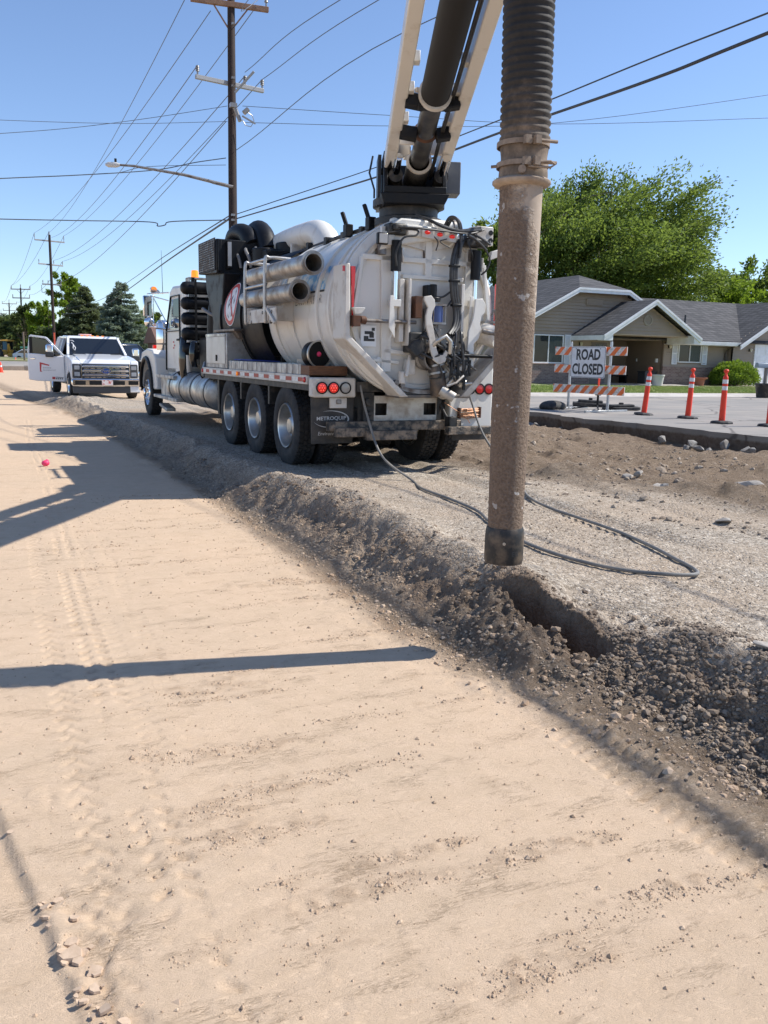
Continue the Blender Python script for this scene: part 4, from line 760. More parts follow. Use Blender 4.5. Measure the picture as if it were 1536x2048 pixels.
T(MB().prism([(3.50, 2.74), (4.74, 2.80), (4.66, 2.5), (4.05, 1.75), (3.78, 1.75)], -1.03, -.3, 'yz'), 'cooler_shroud', BLACK, bev=.02)
# black ducting behind the cooler
mb = MB(); mb.tube(spl([(-.25, 4.4, 2.7), (-.25, 4.4, 3.2), (-.28, 4.25, 3.45), (-.3, 3.9, 3.5), (-.3, 3.6, 3.36), (-.3, 3.4, 3.1)], 7), .17, 18); T(mb, 'air_duct', BLACK, smooth=50)
mb = MB(); mb.tube(spl([(-.6, 4.4, 3.1), (-.62, 4.35, 3.36), (-.6, 4.1, 3.46), (-.55, 3.8, 3.40), (-.5, 3.6, 3.2)], 7), .15, 18); T(mb, 'air_duct', BLACK, smooth=50)
mb = MB(); mb.cyl((-.08, 4.9, 3.06), (-.06, 3.45, 3.24), .15, n=20)
for y in (4.8, 4.3, 3.6): mb.lathe([(.15, -.03), (.17, -.03), (.17, .03), (.15, .03)], (-.07, y, 3.24 - (y - 3.45) * .124), (0, 1, -.12), 20, closed=True)
T(mb, 'air_duct', BLACK, smooth=50)
mb = MB(); mb.cyl((-.05, 2.9, 2.9), (-.05, 2.9, 3.2), .28, n=24); mb.box(-.6, .6, 2.6, 4.6, 2.85, 3.05); mb.cyl((-.5, 3.0, 2.85), (-.5, 3.0, 3.1), .2, n=20); T(mb, 'filter_canister', BLACK, bev=.02)
for y, x in ((3.32, -.62), (3.15, -.5), (3.50, -.74)): T(MB().tube(spl([(x, y, 2.82), (x - .03, y + .03, 2.98), (x - .05, y + .14, 3.1), (x, y + .3, 3.16)]), .028, 8), 'coolant_hose', mat('grey_hose', (.22, .21, .2), .5) if 'grey_hose' not in bpy.data.materials else bpy.data.materials['grey_hose'])
# stacked black silencers behind the cab with steel straps
for k in range(5):
    z = 1.50 + k * .285; mb = MB(); mb.lathe([(0, 0), (.06, .0), (.11, .04), (.125, .1), (.125, 1.5), (.1, 1.56), (0, 1.56)], (-1.17, 6.05, z), (1, 0, 0), 18); s_ = T(mb, 'air_tank', BLACK, smooth=50)
    if k: MB().box(-1.05, .3, 5.93, 5.96, z - .165, z - .12).build('tank_strap', ALU, s_)
mb = MB()
for x in (-.95, -.55, .2): mb.box(x, x + .06, 6.1, 6.16, 1.2, 2.85); mb.box(x + .01, x + .05, 5.90, 5.92, 1.3, 2.80)
T(mb, 'tank_frame', BLACK)
T(MB().prism([(5.85, 1.2), (6.4, 1.2), (6.4, 1.6), (5.85, 1.45)], -.9, .9, 'yz'), 'tank_base', BLACK)
# glossy black heat shields
for (y0, z0, h_, w_, x) in ((6.12, 1.30, .42, .16, -1.22), (5.42, 1.40, .24, .085, -1.18)):
    mb = MB(); n = 14; vs = []
    for i in range(n + 1):
        t = i / n; z = z0 - h_ + 2 * h_ * t; w2 = w_ * math.sin(math.pi * (.06 + .88 * t)) ** .6
        for j in range(9):
            q = -1 + 2 * j / 8; vs.append((x + .10 * q * q + .05 * (2 * t - 1) ** 2, y0 + q * w2, z))
    mb.add(vs, [(i * 9 + j, i * 9 + j + 1, (i + 1) * 9 + j + 1, (i + 1) * 9 + j) for i in range(n) for j in range(8)]); o = T(mb, 'heat_shield', BLACK_GLOSS, smooth=60); md = o.modifiers.new('thick', 'SOLIDIFY'); md.thickness = .012
mb = MB(); mb.box(-.9, .9, 4.2, 5.8, 1.0, 1.7); mb.cyl((-.95, 4.9, 1.55), (-.2, 4.9, 1.55), .22, n=18); mb.box(-1.0, -.6, 4.1, 4.4, 1.2, 2.2); mb.tube(spl([(-.75, 5.0, 1.3), (-.78, 5.0, 1.9), (-.75, 4.9, 2.3), (-.6, 4.7, 2.5)]), .16, 14); T(mb, 'blower', BLACK, bev=.03)
T(MB().tube(spl([(-1.05, 4.75, 1.25), (-1.12, 4.6, 1.12), (-1.1, 4.7, 1.02), (-1.0, 4.9, .98)]), .035, 8), 'steel_pipe', ALU_DULL)
T(MB().tube(spl([(-.85, 4.35, 2.05), (-1.0, 4.5, 2.1), (-1.08, 4.75, 2.2)]), .03, 8), 'grey_pipe', bpy.data.materials['grey_hose'])
# fuel tanks
for y0, y1 in ((3.85, 5.55), (5.75, 7.35)):
    mb = MB(); mb.lathe([(0, 0), (.24, .0), (.30, .05), (.315, .10), (.315, y1 - y0 - .10), (.30, y1 - y0 - .05), (.24, y1 - y0), (0, y1 - y0)], (-.92, y0, .74), (0, 1, 0), 32); ft = T(mb, 'fuel_tank', ALU, smooth=40)
    for y in (y0 + .35, y1 - .35):
        mb = MB(); mb.lathe([(.314, -.035), (.324, -.035), (.324, .035), (.314, .035)], (-.92, y, .74), (0, 1, 0), 32, closed=True); mb.build('tank_strap', mat('dark_strap', (.05, .05, .05), .4) if 'dark_strap' not in bpy.data.materials else bpy.data.materials['dark_strap'], ft)
    MB().cyl((-1.08, (y0 + y1) / 2, .98), (-1.12, (y0 + y1) / 2, 1.06), .05, n=12).build('filler_cap', BLACK, ft)
# cab steps
for y0, y1, z in ((6.6, 8.25, .93), (6.35, 8.6, .49)): T(MB().box(-1.24, -.98, y0, y1, z - .035, z + .03), 'cab_step', ALU_DULL, bev=.008)
mb = MB(); mb.box(-1.15, -1.05, 7.0, 8.2, .5, .92); mb.box(-1.0, -.6, 7.4, 8.3, .45, 1.1); mb.prism([(7.5, .20), (8.2, .28), (8.2, .34), (7.5, .27)], -1.2, -1.0, 'yz'); T(mb, 'step_frame', ALU_DULL, bev=.008)
# cab
mb = MB(); prof = [(6.35, .95), (6.35, 2.55), (6.5, 2.74), (7.6, 2.78), (7.85, 2.70), (8.35, 1.85), (8.4, 1.0), (8.3, .95)]
mb.prism(prof, -1.0, 1.0, 'yz'); cabo = T(mb, 'cab', WHITE, bev=.06)
mb = MB(); mb.prism([(6.95, 1.90), (6.95, 2.50), (7.65, 2.50), (8.12, 1.90)], -1.012, -.99, 'yz'); mb.build('side_window', GLASS_D, cabo)
mb = MB()
for a, b in (((6.90, 1.86), (6.90, 2.56)), ((6.9, 2.56), (7.68, 2.56)), ((7.68, 2.56), (8.20, 1.86)), ((8.2, 1.86), (6.9, 1.86)), ((6.9, 1.86), (6.9, 1.05)), ((8.2, 1.86), (8.25, 1.05))): mb.bar((-1.012, *a), (-1.012, *b), .02, .035, (1, 0, 0))
mb.build('window_seal', BLACK, cabo)
mb = MB(); mb.box(-1.04, -1.01, 7.0, 7.14, 1.66, 1.70); mb.build('door_handle', BLACK, cabo, bev=.008)
mb = MB(); mb.prism([(7.95, 2.62), (8.36, 1.86), (8.37, 1.87), (7.96, 2.63)], -.9, .9, 'yz'); mb.build('windscreen', GLASS_D, cabo)
mb = MB(); mb.box(-.7, .7, 6.338, 6.348, 2.05, 2.5); mb.build('rear_window', GLASS_D, cabo)
mb = MB()
for z, y in ((1.62, 7.5), (1.55, 7.42), (1.50, 7.5)): mb.box(-1.006, -1.003, y, y + .10, z, z + .035)
mb.build('red_door_mark', mat('sticker_red2', (.5, .05, .05), .5), cabo)
mb = MB(); mb.box(-1.02, -1.0, 6.5, 6.75, 1.05, 1.5); mb.build('door_vent', BLACK, cabo)
# hood, fender
mb = MB(); mb.prism([(8.35, .95), (8.35, 1.80), (8.6, 1.82), (10.15, 1.66), (10.3, 1.55), (10.3, .8), (9.0, .8)], -.72, .72, 'yz'); hood = T(mb, 'hood', WHITE, bev=.06)
for sx in (-1, 1):
    mb = MB(); pr = []; n = 20
    arc = [(9.53 + .66 * math.cos(math.radians(a)), .60 + .66 * math.sin(math.radians(a))) for a in range(0, 181, 12)]
    poly = [(10.25, .62), (10.28, 1.2), (10.1, 1.42), (9.5, 1.50), (8.9, 1.47), (8.55, 1.30), (8.4, .62)] + arc[::-1]
    mb.prism(poly, sx * .70, sx * 1.2, 'yz'); fd = T(mb, 'front_fender', WHITE, bev=.03)
    mb = MB(); pts = [(sx * 1.215, 9.53 + .69 * math.cos(math.radians(a)), .60 + .69 * math.sin(math.radians(a))) for a in range(0, 181, 10)]; mb.tube(pts, .045, 8); mb.build('fender_flare', BLACK, fd)
    MB().box(sx * 1.05 - .04, sx * 1.05 + .04, 9.3, 9.36, 1.50, 1.58).build('marker_lamp', RED_LIT, fd, bev=.008)
T(MB().box(-1.2, 1.2, 10.45, 10.65, .5, .85), 'front_bumper', CHROME, bev=.03)
mb = MB(); mb.lathe([(0, 0), (.13, 0), (.14, .03), (.14, .56), (.12, .60), (.08, .64), (0, .64)], (-1.02, 8.55, 1.47), (0, 0, 1), 24); ac = T(mb, 'air_cleaner', CHROME, smooth=40)
mb = MB()
for z in (1.6, 1.93): mb.lathe([(.14, -.015), (.147, -.015), (.147, .015), (.14, .015)], (-1.02, 8.55, z), (0, 0, 1), 24, closed=True)
mb.build('cleaner_band', STEEL, ac)
# mirror
mb = MB(); mb.box(-1.42, -1.22, 8.55, 8.63, 2.18, 2.62); mr = T(mb, 'mirror', CHROME, bev=.03)
MB().box(-1.40, -1.24, 8.542, 8.552, 2.20, 2.60).build('mirror_glass', mat('mirror_glass', (.5, .53, .52), .04, 1), mr)
MB().ball((-1.30, 8.56, 2.06), .11, 16, 10, (1, .5, 1)).build('convex_mirror', CHROME, mr)
mb = MB(); mb.tube([(-1.0, 7.9, 2.66), (-1.32, 8.6, 2.66), (-1.32, 8.6, 1.98), (-1.0, 8.25, 1.92)], .014, 8); mb.tube([(-1.0, 8.0, 2.5), (-1.25, 8.6, 2.62)], .012); mb.tube([(-1.0, 8.1, 2.0), (-1.2, 8.6, 2.6)], .012); mb.tube([(-1.2, 8.58, 2.66), (-1.2, 8.58, 2.0)], .01); mb.build('mirror_arm', CHROME, mr)
mb = MB(); mb.ball((-1.20, 8.55, 2.74), .075, 14, 8); mb.cyl((-1.2, 8.50, 2.74), (-1.2, 8.47, 2.74), .07, n=16); mb.cyl((-1.1, 8.55, 2.7), (-1.1, 8.62, 2.72), .04); T(mb, 'spot_lamp', CHROME, smooth=40)
T(MB().cyl((-1.05, 8.3, 2.65), (-1.06, 8.3, 3.55), .007, .003, n=6), 'antenna', BLACK)
# beacon on bracket
mb = MB(); mb.box(-.95, -.45, 6.32, 6.6, 2.84, 2.87); mb.box(-.95, -.92, 6.32, 6.6, 2.7, 2.86); br = T(mb, 'beacon_bracket', ALU_DULL)
mb = MB(); mb.lathe([(.075, 0), (.07, .10), (.062, .14), (0, .15)], (-.80, 6.45, 2.87), (0, 0, 1), 20); mb.build('beacon', emit(mat('beacon_amber', (.9, .2, .01), .15, coat=.4), (1, .3, .01), .8), br, smooth=50)
T(MB().box(-.35, -.2, 6.4, 6.6, 2.8, 2.98), 'horn_box', WHITE_DIRTY, bev=.01)
# ---------------------------------------------------------------- turret and boom
mb = MB(); mb.lathe([(.42, 0), (.42, .08), (.36, .1), (.36, .2), (.44, .22), (.44, .3), (0, .3)], (.06, -.95, 3.0), (0, 0, 1), 32); T(mb, 'turret_ring', BLACK_DUSTY, smooth=40)
mb = MB(); mb.prism([(-.30, 2.85), (-.30, 3.05), (.42, 3.05), (.42, 2.85)], -1.25, -.6); T(mb, 'turret_base', WHITE, bev=.02)
BASE = Vector((.1, -1.03, 3.62)); TIP = Vector((-2.31, -6.81, 4.78)); ax = (TIP - BASE).normalized(); hz = Vector((ax.x, ax.y, 0)).normalized(); sd_ = Vector((-hz.y, hz.x, 0)) * -1; 
if sd_.x < 0: sd_ = -sd_
up_ = sd_.cross(ax); up_ = up_ if up_.z > 0 else -up_; LEN = (TIP - BASE).length
def BP(t, s_, n): return BASE + ax * t + sd_ * s_ + up_ * n
TM = Matrix(((sd_.x, hz.x, 0, BASE.x), (sd_.y, hz.y, 0, BASE.y), (0, 0, 1, 3.2), (0, 0, 0, 1)))
mb = MB(); mb.box(-.40, .34, -.42, .40, .12, .20, TM); mb.prism([(-.40, .0), (.32, .0), (.38, .12), (-.44, .12)], -.30, .42, 'xz', TM)
for sx in (-.40, .29): mb.prism([(-.40, .18), (.40, .18), (.22, .62), (-.30, .62)], sx, sx + .05, 'yz', TM)
mb.box(-.30, .28, -.38, -.2, .18, .55, TM); T(mb, 'turret_body', BLACK, bev=.01)
mb = MB(); mb.box(.35, .54, -.20, .1, .18, .55, TM); tbx = T(mb, 'turret_box', mat('grey_box', (.10, .105, .115), .45, col2=(.14, .14, .14), scale=5), bev=.01)
mb = MB(); mb.box(-.46, -.42, -.3, .1, .0, .6, TM); mb.tube([TM @ Vector(p) for p in ((-.52, .0, .6), (-.56, .05, .4), (-.5, .1, .2), (-.5, .1, .1))], .012); T(mb, 'turret_hose', HOSE_RUB)
for sx in (-.26, .28):
    c0 = TM @ Vector((sx, -.2, .2)); c1 = BP(.75, sx, -.12); m_ = c0.lerp(c1, .55); c_ = T(MB().cyl(c0, m_, .085, n=18), 'lift_cylinder', BLACK_DUSTY, smooth=40); MB().cyl(m_, c1, .045, n=12).build('lift_rod', CHROME, c_, smooth=40)
for sx in (-.33, .30):
    mb = MB(); a0 = BP(-.05, sx, .05); mb.bar(BP(.10, sx, .02), BP(LEN, sx, .02), .13, .17, up_); bm_ = T(mb, 'boom_beam', WHITE, bev=.012)
    mb = MB(); mb.prism([(-.065, 0), (.065, 0), (.0, .42)], -.008, .003, 'xy', Matrix(((sd_.x, ax.x, up_.x, BP(.10, sx, -.068).x), (sd_.y, ax.y, up_.y, BP(.10, sx, -.068).y), (sd_.z, ax.z, up_.z, BP(.10, sx, -.068).z), (0, 0, 0, 1))))
    mb.build('beam_notch', BLACK, bm_)
    mb = MB(); mb.bar(BP(-.06, sx, .0), BP(.16, sx, .0), .10, .12, up_); mb.cyl(BP(.02, sx - .1, 0), BP(.02, sx + .1, 0), .04, n=12); mb.build('beam_pivot', BLACK, bm_, bev=.01)
    for t in (1.15, 1.32, 1.95, 2.5): MB().bar(BP(t, sx - math.copysign(.09, sx), .03), BP(t + .09, sx - math.copysign(.09, sx), .03), .07, .10, up_).build('beam_lug', WHITE, bm_, bev=.006)
bt = T(MB().cyl(BP(.42, 0, -.02), BP(2.05, 0, .0), .105, n=24), 'boom_tube', mat('dark_grey_tube', (.045, .045, .047), .42, .3, col2=(.09, .085, .08), scale=6), smooth=40)
bt2 = T(MB().cyl(BP(2.0, 0, -.03), BP(LEN, 0, -.02), .145, n=24), 'boom_hose', mat('black_hose_cover', (.012, .011, .011), .8), smooth=40)
mb = MB(); pr = []
t = -.15
while t < .44: pr += [(.125, t), (.142, t + .012), (.142, t + .022), (.125, t + .034)]; t += .04
mb.lathe(pr, BP(0, 0, -.06), ax, 24); T(mb, 'turret_flex_hose', HOSE_RUB, smooth=60)
for t, m_, r in ((.44, WHITE_DIRTY, .15), (2.02, WHITE_DIRTY, .165), (-.16, STEEL, .15)):
    mb = MB(); mb.lathe([(r - .03, -.03), (r, -.03), (r, .03), (r - .03, .03)], BP(t, 0, -.04 if t < 1 else -.03), ax, 28, closed=True); mb.box(-.02, .02, -.02, .02, -.02, .02, Matrix.Translation(BP(t, -r - .01, 0))); T(mb, 'tube_clamp', m_, smooth=40)
for t in (1.92, 1.22):
    mb = MB(); mb.bar(BP(t, -.28, -.05), BP(t, -.10, -.08), .10, .13, up_); mb.bar(BP(t, .10, -.08), BP(t, .25, -.05), .10, .13, up_)
    build_split(mb, 'tube_saddle', BLACK, TRK, bev=.008)
mb = MB(); mb.bar(BP(1.95, -.16, -.13), BP(1.95, .16, -.13), .09, .04, up_); T(mb, 'saddle_strap', BLACK, bev=.006)
mb = MB(); mb.lathe([(.108, -.03), (.122, -.03), (.122, .05), (.108, .05)], BP(1.12, 0, -.01), (ax + up_ * .5).normalized(), 24, closed=True); T(mb, 'rusty_collar', RUST, smooth=40)
mb = MB(); mb.bar(BP(.55, -.26, .03), BP(.75, -.13, .03), .02, .22, up_); mb.bar(BP(.9, -.26, .05), BP(.9, -.05, .05), .02, .2, up_); mb.bar(BP(.7, .10, .03), BP(.7, .24, .03), .02, .2, up_); T(mb, 'cross_plate', WHITE_DIRTY, bev=.006)
for s_, r in ((.155, .012), (.175, .012)): T(MB().tube([BP(.1, s_, -.1), BP(1.0, s_, -.06), BP(2.0, s_ + .01, -.05), BP(LEN, s_ + .02, -.05)], r, 8), 'boom_line', HOSE_RUB)
# boom head elbow, beyond the picture's top
mb = MB(); mb.tube(spl([BP(LEN - .1, 0, 0), BP(LEN + .2, 0, .02), BP(LEN + .25, 0, -.05)]), .15, 16); T(mb, 'boom_head', BLACK)
# ---------------------------------------------------------------- stowed pipes in the rack, bucket and cone on the deck
STP = mat('dirty_steel_pipe', (.48, .46, .43), .38, .75, col2=(.30, .25, .20), scale=5, rvar=.3)
def W(x, y, z): c_, s_ = math.cos(.038), math.sin(.038); return Vector((4.538 + x * c_ - y * s_, 10.851 + x * s_ + y * c_, .2 + z))
def stowed(x, y0, y1, z, r, label):
    o = thing('suction_pipe', label, 'pipe', W(x, y0, z), .038, 'spare suction pipes racked on the truck')
    L = y1 - y0; mb = MB(); mb.lathe([(r - .012, .0), (r, .0), (r, L), (r - .012, L), (r - .012, 0)], (0, 0, 0), (0, 1, 0), 28); mb.build('pipe_body', STP, o, smooth=40)
    mb = MB(); mb.lathe([(r + .002, .02), (r + .028, .02), (r + .028, .05), (r + .002, .05)], (0, 0, 0), (0, 1, 0), 28, closed=True); mb.build('pipe_flange', STP, o, smooth=40); return o
stowed(-1.18, -.95, 1.5, 2.50, .115, 'upper of two bare steel suction pipes racked on the side of the white tank')
stowed(-1.18, -.50, 1.75, 2.20, .115, 'lower of two bare steel suction pipes, the one below the other in the rack')
# ------------------------------------------------------------------ suction hose and dig tube hanging over the pit
PX, PY = 2.490, 3.955
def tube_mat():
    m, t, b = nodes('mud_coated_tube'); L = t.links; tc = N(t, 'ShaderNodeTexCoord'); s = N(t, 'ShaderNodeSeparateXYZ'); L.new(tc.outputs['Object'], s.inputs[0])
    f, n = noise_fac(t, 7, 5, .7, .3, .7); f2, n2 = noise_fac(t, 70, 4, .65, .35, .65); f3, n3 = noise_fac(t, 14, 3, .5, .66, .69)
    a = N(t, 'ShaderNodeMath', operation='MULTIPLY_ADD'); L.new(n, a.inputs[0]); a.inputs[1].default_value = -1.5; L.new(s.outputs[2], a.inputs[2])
    y = N(t, 'ShaderNodeMath', operation='MULTIPLY_ADD'); L.new(s.outputs[0], y.inputs[0]); y.inputs[1].default_value = 4.0; L.new(a.outputs[0], y.inputs[2])  # real mud, but thinned towards the sun: the lit side is painted paler
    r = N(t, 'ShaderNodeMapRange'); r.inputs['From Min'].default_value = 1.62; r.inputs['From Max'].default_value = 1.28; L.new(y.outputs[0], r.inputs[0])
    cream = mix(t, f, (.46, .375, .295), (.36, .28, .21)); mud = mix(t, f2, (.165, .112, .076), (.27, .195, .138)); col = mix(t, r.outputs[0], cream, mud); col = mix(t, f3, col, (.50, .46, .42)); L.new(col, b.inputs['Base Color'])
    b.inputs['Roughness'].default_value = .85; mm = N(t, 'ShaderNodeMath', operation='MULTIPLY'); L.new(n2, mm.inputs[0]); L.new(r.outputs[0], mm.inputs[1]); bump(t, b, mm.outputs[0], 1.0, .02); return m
def hose_mat():
    m, t, b = nodes('dusty_ribbed_hose'); L = t.links; tc = N(t, 'ShaderNodeTexCoord'); s = N(t, 'ShaderNodeSeparateXYZ'); L.new(tc.outputs['Object'], s.inputs[0])
    f, n = noise_fac(t, 9, 5, .65, .3, .7); a = N(t, 'ShaderNodeMath', operation='MULTIPLY_ADD'); L.new(n, a.inputs[0]); a.inputs[1].default_value = 1.0; L.new(s.outputs[2], a.inputs[2])
    r = N(t, 'ShaderNodeMapRange'); r.inputs['From Min'].default_value = 3.55; r.inputs['From Max'].default_value = 2.9; L.new(a.outputs[0], r.inputs[0])
    p = N(t, 'ShaderNodeMath', operation='POWER'); L.new(r.outputs[0], p.inputs[0]); p.inputs[1].default_value = 1.6
    col = mix(t, p.outputs[0], mix(t, f, (.014, .013, .013), (.04, .034, .028)), mix(t, f, (.36, .27, .195), (.25, .185, .13))); L.new(col, b.inputs['Base Color']); b.inputs['Roughness'].default_value = .8; return m
dig = thing('suction_tube', 'tall mud caked suction tube and ribbed hose hanging over the dug pit', 'tube', (PX, PY, 0))
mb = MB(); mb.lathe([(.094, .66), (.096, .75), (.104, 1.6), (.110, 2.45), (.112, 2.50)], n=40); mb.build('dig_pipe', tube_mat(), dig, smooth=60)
BAND = mat('scuffed_black_rubber', (.018, .017, .016), .55, col2=(.16, .115, .075), scale=9, lo=.48, hi=.72, bmp=.2)
mb = MB(); mb.lathe([(.088, .515), (.104, .512), (.108, .53), (.108, .66), (.104, .70), (.099, .712), (.092, .712)], n=40); bd = mb.build('rubber_tip', BAND, dig, smooth=50)
q0 = Vector((-PX, -PY, 0)).normalized(); mb = MB(); p = Vector((0, 0, .635)) + Matrix.Rotation(.0, 3, 'Z') @ q0 * .108; mb.lathe([(.003, 0), (.003, .003), (.008, .003), (.008, 0)], p, q0, 14); mb.build('rivet', ALU, bd)
tm = text_mb('ER', .038, Matrix.Identity(4), bold=.001, squeeze=1.1); az = math.atan2(q0.y, q0.x) + .62
tm.v = [(.1085 * math.cos(az + v[0] / .108), .1085 * math.sin(az + v[0] / .108), .575 + v[1]) for v in tm.v]; tm.build('tip_lettering', K_ST, bd, smooth=0)
mb = MB(); mb.lathe([(.11, 2.495), (.140, 2.502), (.150, 2.512), (.150, 2.524), (.135, 2.535), (.112, 2.54)], n=40); mb.build('tube_flange', mat('cream_flange', (.42, .33, .25), .75, col2=(.26, .19, .135), scale=9, bmp=.3), dig, smooth=50)
def gauss(z): return .008 * math.sin(z * 3)
pts = [(gauss(z), 0, z) for z in np.arange(2.53, 4.62, .009)]; prs = []
CUFF = 2.72
for i, (x, y, z) in enumerate(pts): prs.append(.122 + .004 * math.sin(z * 40) if z < CUFF else .122 + .0075 * (1 if (i // 2) % 2 else -.1))
pts += [tuple(v) for v in spl([(0, 0, 4.63), (.01, .03, 4.9), (.02, .20, 5.02), (.03, .42, 5.0)], 10)]; prs += [.125] * (len(pts) - len(prs))
mb = MB(); mb.tube(pts, prs, 36); mb.build('ribbed_hose', hose_mat(), dig, smooth=70)
DUSTY = mat('dusty_clamp', (.22, .165, .12), .7, .2, col2=(.34, .265, .20), scale=20)
for z, r in ((2.60, .128), (2.70, .130)):
    mb = MB(); mb.lathe([(r, z - .012), (r + .005, z - .012), (r + .005, z + .012), (r, z + .012)], n=36, closed=True); sd2 = Vector((.92, -.40, 0)); mb.cyl(Vector((0, 0, z)) + sd2 * .05 + q0 * (r + .01), Vector((0, 0, z)) + sd2 * .17 + q0 * (r - .03), .009, n=8)
    for k in (.02, .07): mb.box(-.016, .016, -.014, .014, -.02, .02, Matrix.Translation(Vector((0, 0, z)) + sd2 * k + q0 * (r + .012)))
    mb.build('hose_clamp', DUSTY, dig, smooth=40)
mb = MB(); mb.tube([q0 * .14 + Vector((.92 * a, -.4 * a, 2.575 + b)) for a, b in ((.03, 0), (.14, -.005), (.165, .01), (.14, .025), (.08, .02))], .006, 6); mb.cyl(Vector((-.92, .4, 0)) * .12 + Vector((0, 0, 2.6)), Vector((-.92, .4, 0)) * .16 + Vector((0, 0, 2.595)), .008, n=6); mb.cyl(q0 * .13 + Vector((0, 0, 2.56)), q0 * .15 + Vector((0, 0, 2.56)), .02, n=10); mb.build('clamp_pin', DUSTY, dig)
# ------------------------------------------------------------------ water hose looped on the gravel
WH = mat('grey_water_hose', (.16, .155, .145), .5, col2=(.28, .25, .21), scale=3)
hp_ = [W(-.66, -1.19, 1.08), W(-.62, -1.30, .75), W(-.60, -1.7, .28)] + [Vector((x, y, gz(x, y) + .02)) for x, y in ((4.22, 8.75), (4.03, 8.1), (3.98, 7.4), (3.90, 6.7), (3.74, 6.2), (3.62, 5.7), (3.55, 5.2), (3.60, 4.75), (3.72, 4.42), (3.90, 4.22), (4.10, 4.16), (4.22, 4.28), (4.30, 4.55), (4.42, 4.95), (4.56, 5.5), (4.62, 6.1), (4.72, 6.7), (4.88, 7.3), (5.15, 7.9), (5.45, 8.5))] + [W(.92, -1.55, .45), W(.90, -1.25, .85), W(.86, -1.18, 1.08)]
tag(MB().tube(spl(hp_, 8), .0135, 10).build('water_hose', WH), 'long grey water hose looping over the gravel behind the truck', 'hose')
# ------------------------------------------------------------------ small things on the ground and on the deck
gx_, gy_ = .45, 12.84
mb = MB(); mb.ball((0, 0, .045), .05, 14, 10, (1.1, .9, .85)); mb.ball((.02, .01, .075), .025, 8, 6)
o = mb.build('marker_ball', mat('hot_pink', (.85, .05, .16), .5)); o.location = (gx_, gy_, gz(gx_, gy_)); tag(o, 'small bright pink ball lying on the shaded soil lane', 'ball')
bk = thing('hose_reel', 'black drum with steel rim and pink centre lying on the truck side tray', 'reel', W(-1.0, -.45, 1.35), .038 + .25)
mb = MB(); mb.lathe([(0, 0), (.15, 0), (.165, .02), (.165, .16), (.15, .18), (0, .18)], (0, 0, .08), (-.1, -1, .05), 28); mb.build('drum_shell', BLACK, bk, smooth=40)
mb = MB(); mb.lathe([(.155, .17), (.172, .17), (.172, .195), (.155, .195)], (0, 0, .08), (-.1, -1, .05), 28, closed=True); mb.build('rim_ring', ALU, bk, smooth=40)
MB().ball((-.02, -.17, .09), .034, 12, 8).build('pink_knob', bpy.data.materials['hot_pink'], bk)
o = MB().lathe([(.0, 0), (.10, 0), (.13, .17), (.12, .17), (.09, .01)], n=20).build('metal_bucket', ALU_DULL, smooth=40); o.location = W(-.95, -.12, 1.2); tag(o, 'small metal bucket on the truck tray beside the black drum', 'bucket')
o = MB().box(-.22, .2, -.5, .5, 0, .02).build('blue_mat', mat('blue_tarp', (.03, .06, .3), .6), bev=.01); o.location = W(-.95, 2.0, 1.318); o.rotation_euler = (0, .03, .038); tag(o, 'flat blue sheet on top of the truck side tray', 'sheet')
# ------------------------------------------------------------------ asphalt side street with broken edge, gutter, lawn
SZ = .46
mb = MB(); ys = np.arange(3.0, 23.81, .16); ex = [11.15 + .35 * math.exp(-((y - 10) / 3) ** 2) * 1.2 + 1.0 * max(0, (10.5 - y)) * .12 - .3 * max(0, y - 17) * .2 + (.35 + .5 * (y > 13.5)) * float(fbm(np.array([y * 1.3]), np.array([2.0]), 4, 120)[0]) + .16 * float(fbm(np.array([y * 5]), np.array([5.0]), 3, 121)[0]) for y in ys]
vs = []; rr = random.Random(4)
for y, x in zip(ys, ex): vs += [(700, y, SZ), (x + .5, y, SZ), (x, y, SZ - .01), (x + rr.uniform(.0, .05), y, SZ - .11), (x + rr.uniform(.05, .14), y, SZ - .45)]
fs = []
for i in range(len(ys) - 1):
    for j in range(4): fs.append((i * 5 + j, i * 5 + j + 1, i * 5 + j + 6, i * 5 + j + 5))
mb.add(vs, fs)
ASPH = mat('old_asphalt', (.20, .195, .19), .9, col2=(.30, .275, .25), scale=.7, lo=.35, hi=.65, bmp=.35, bscale=120)
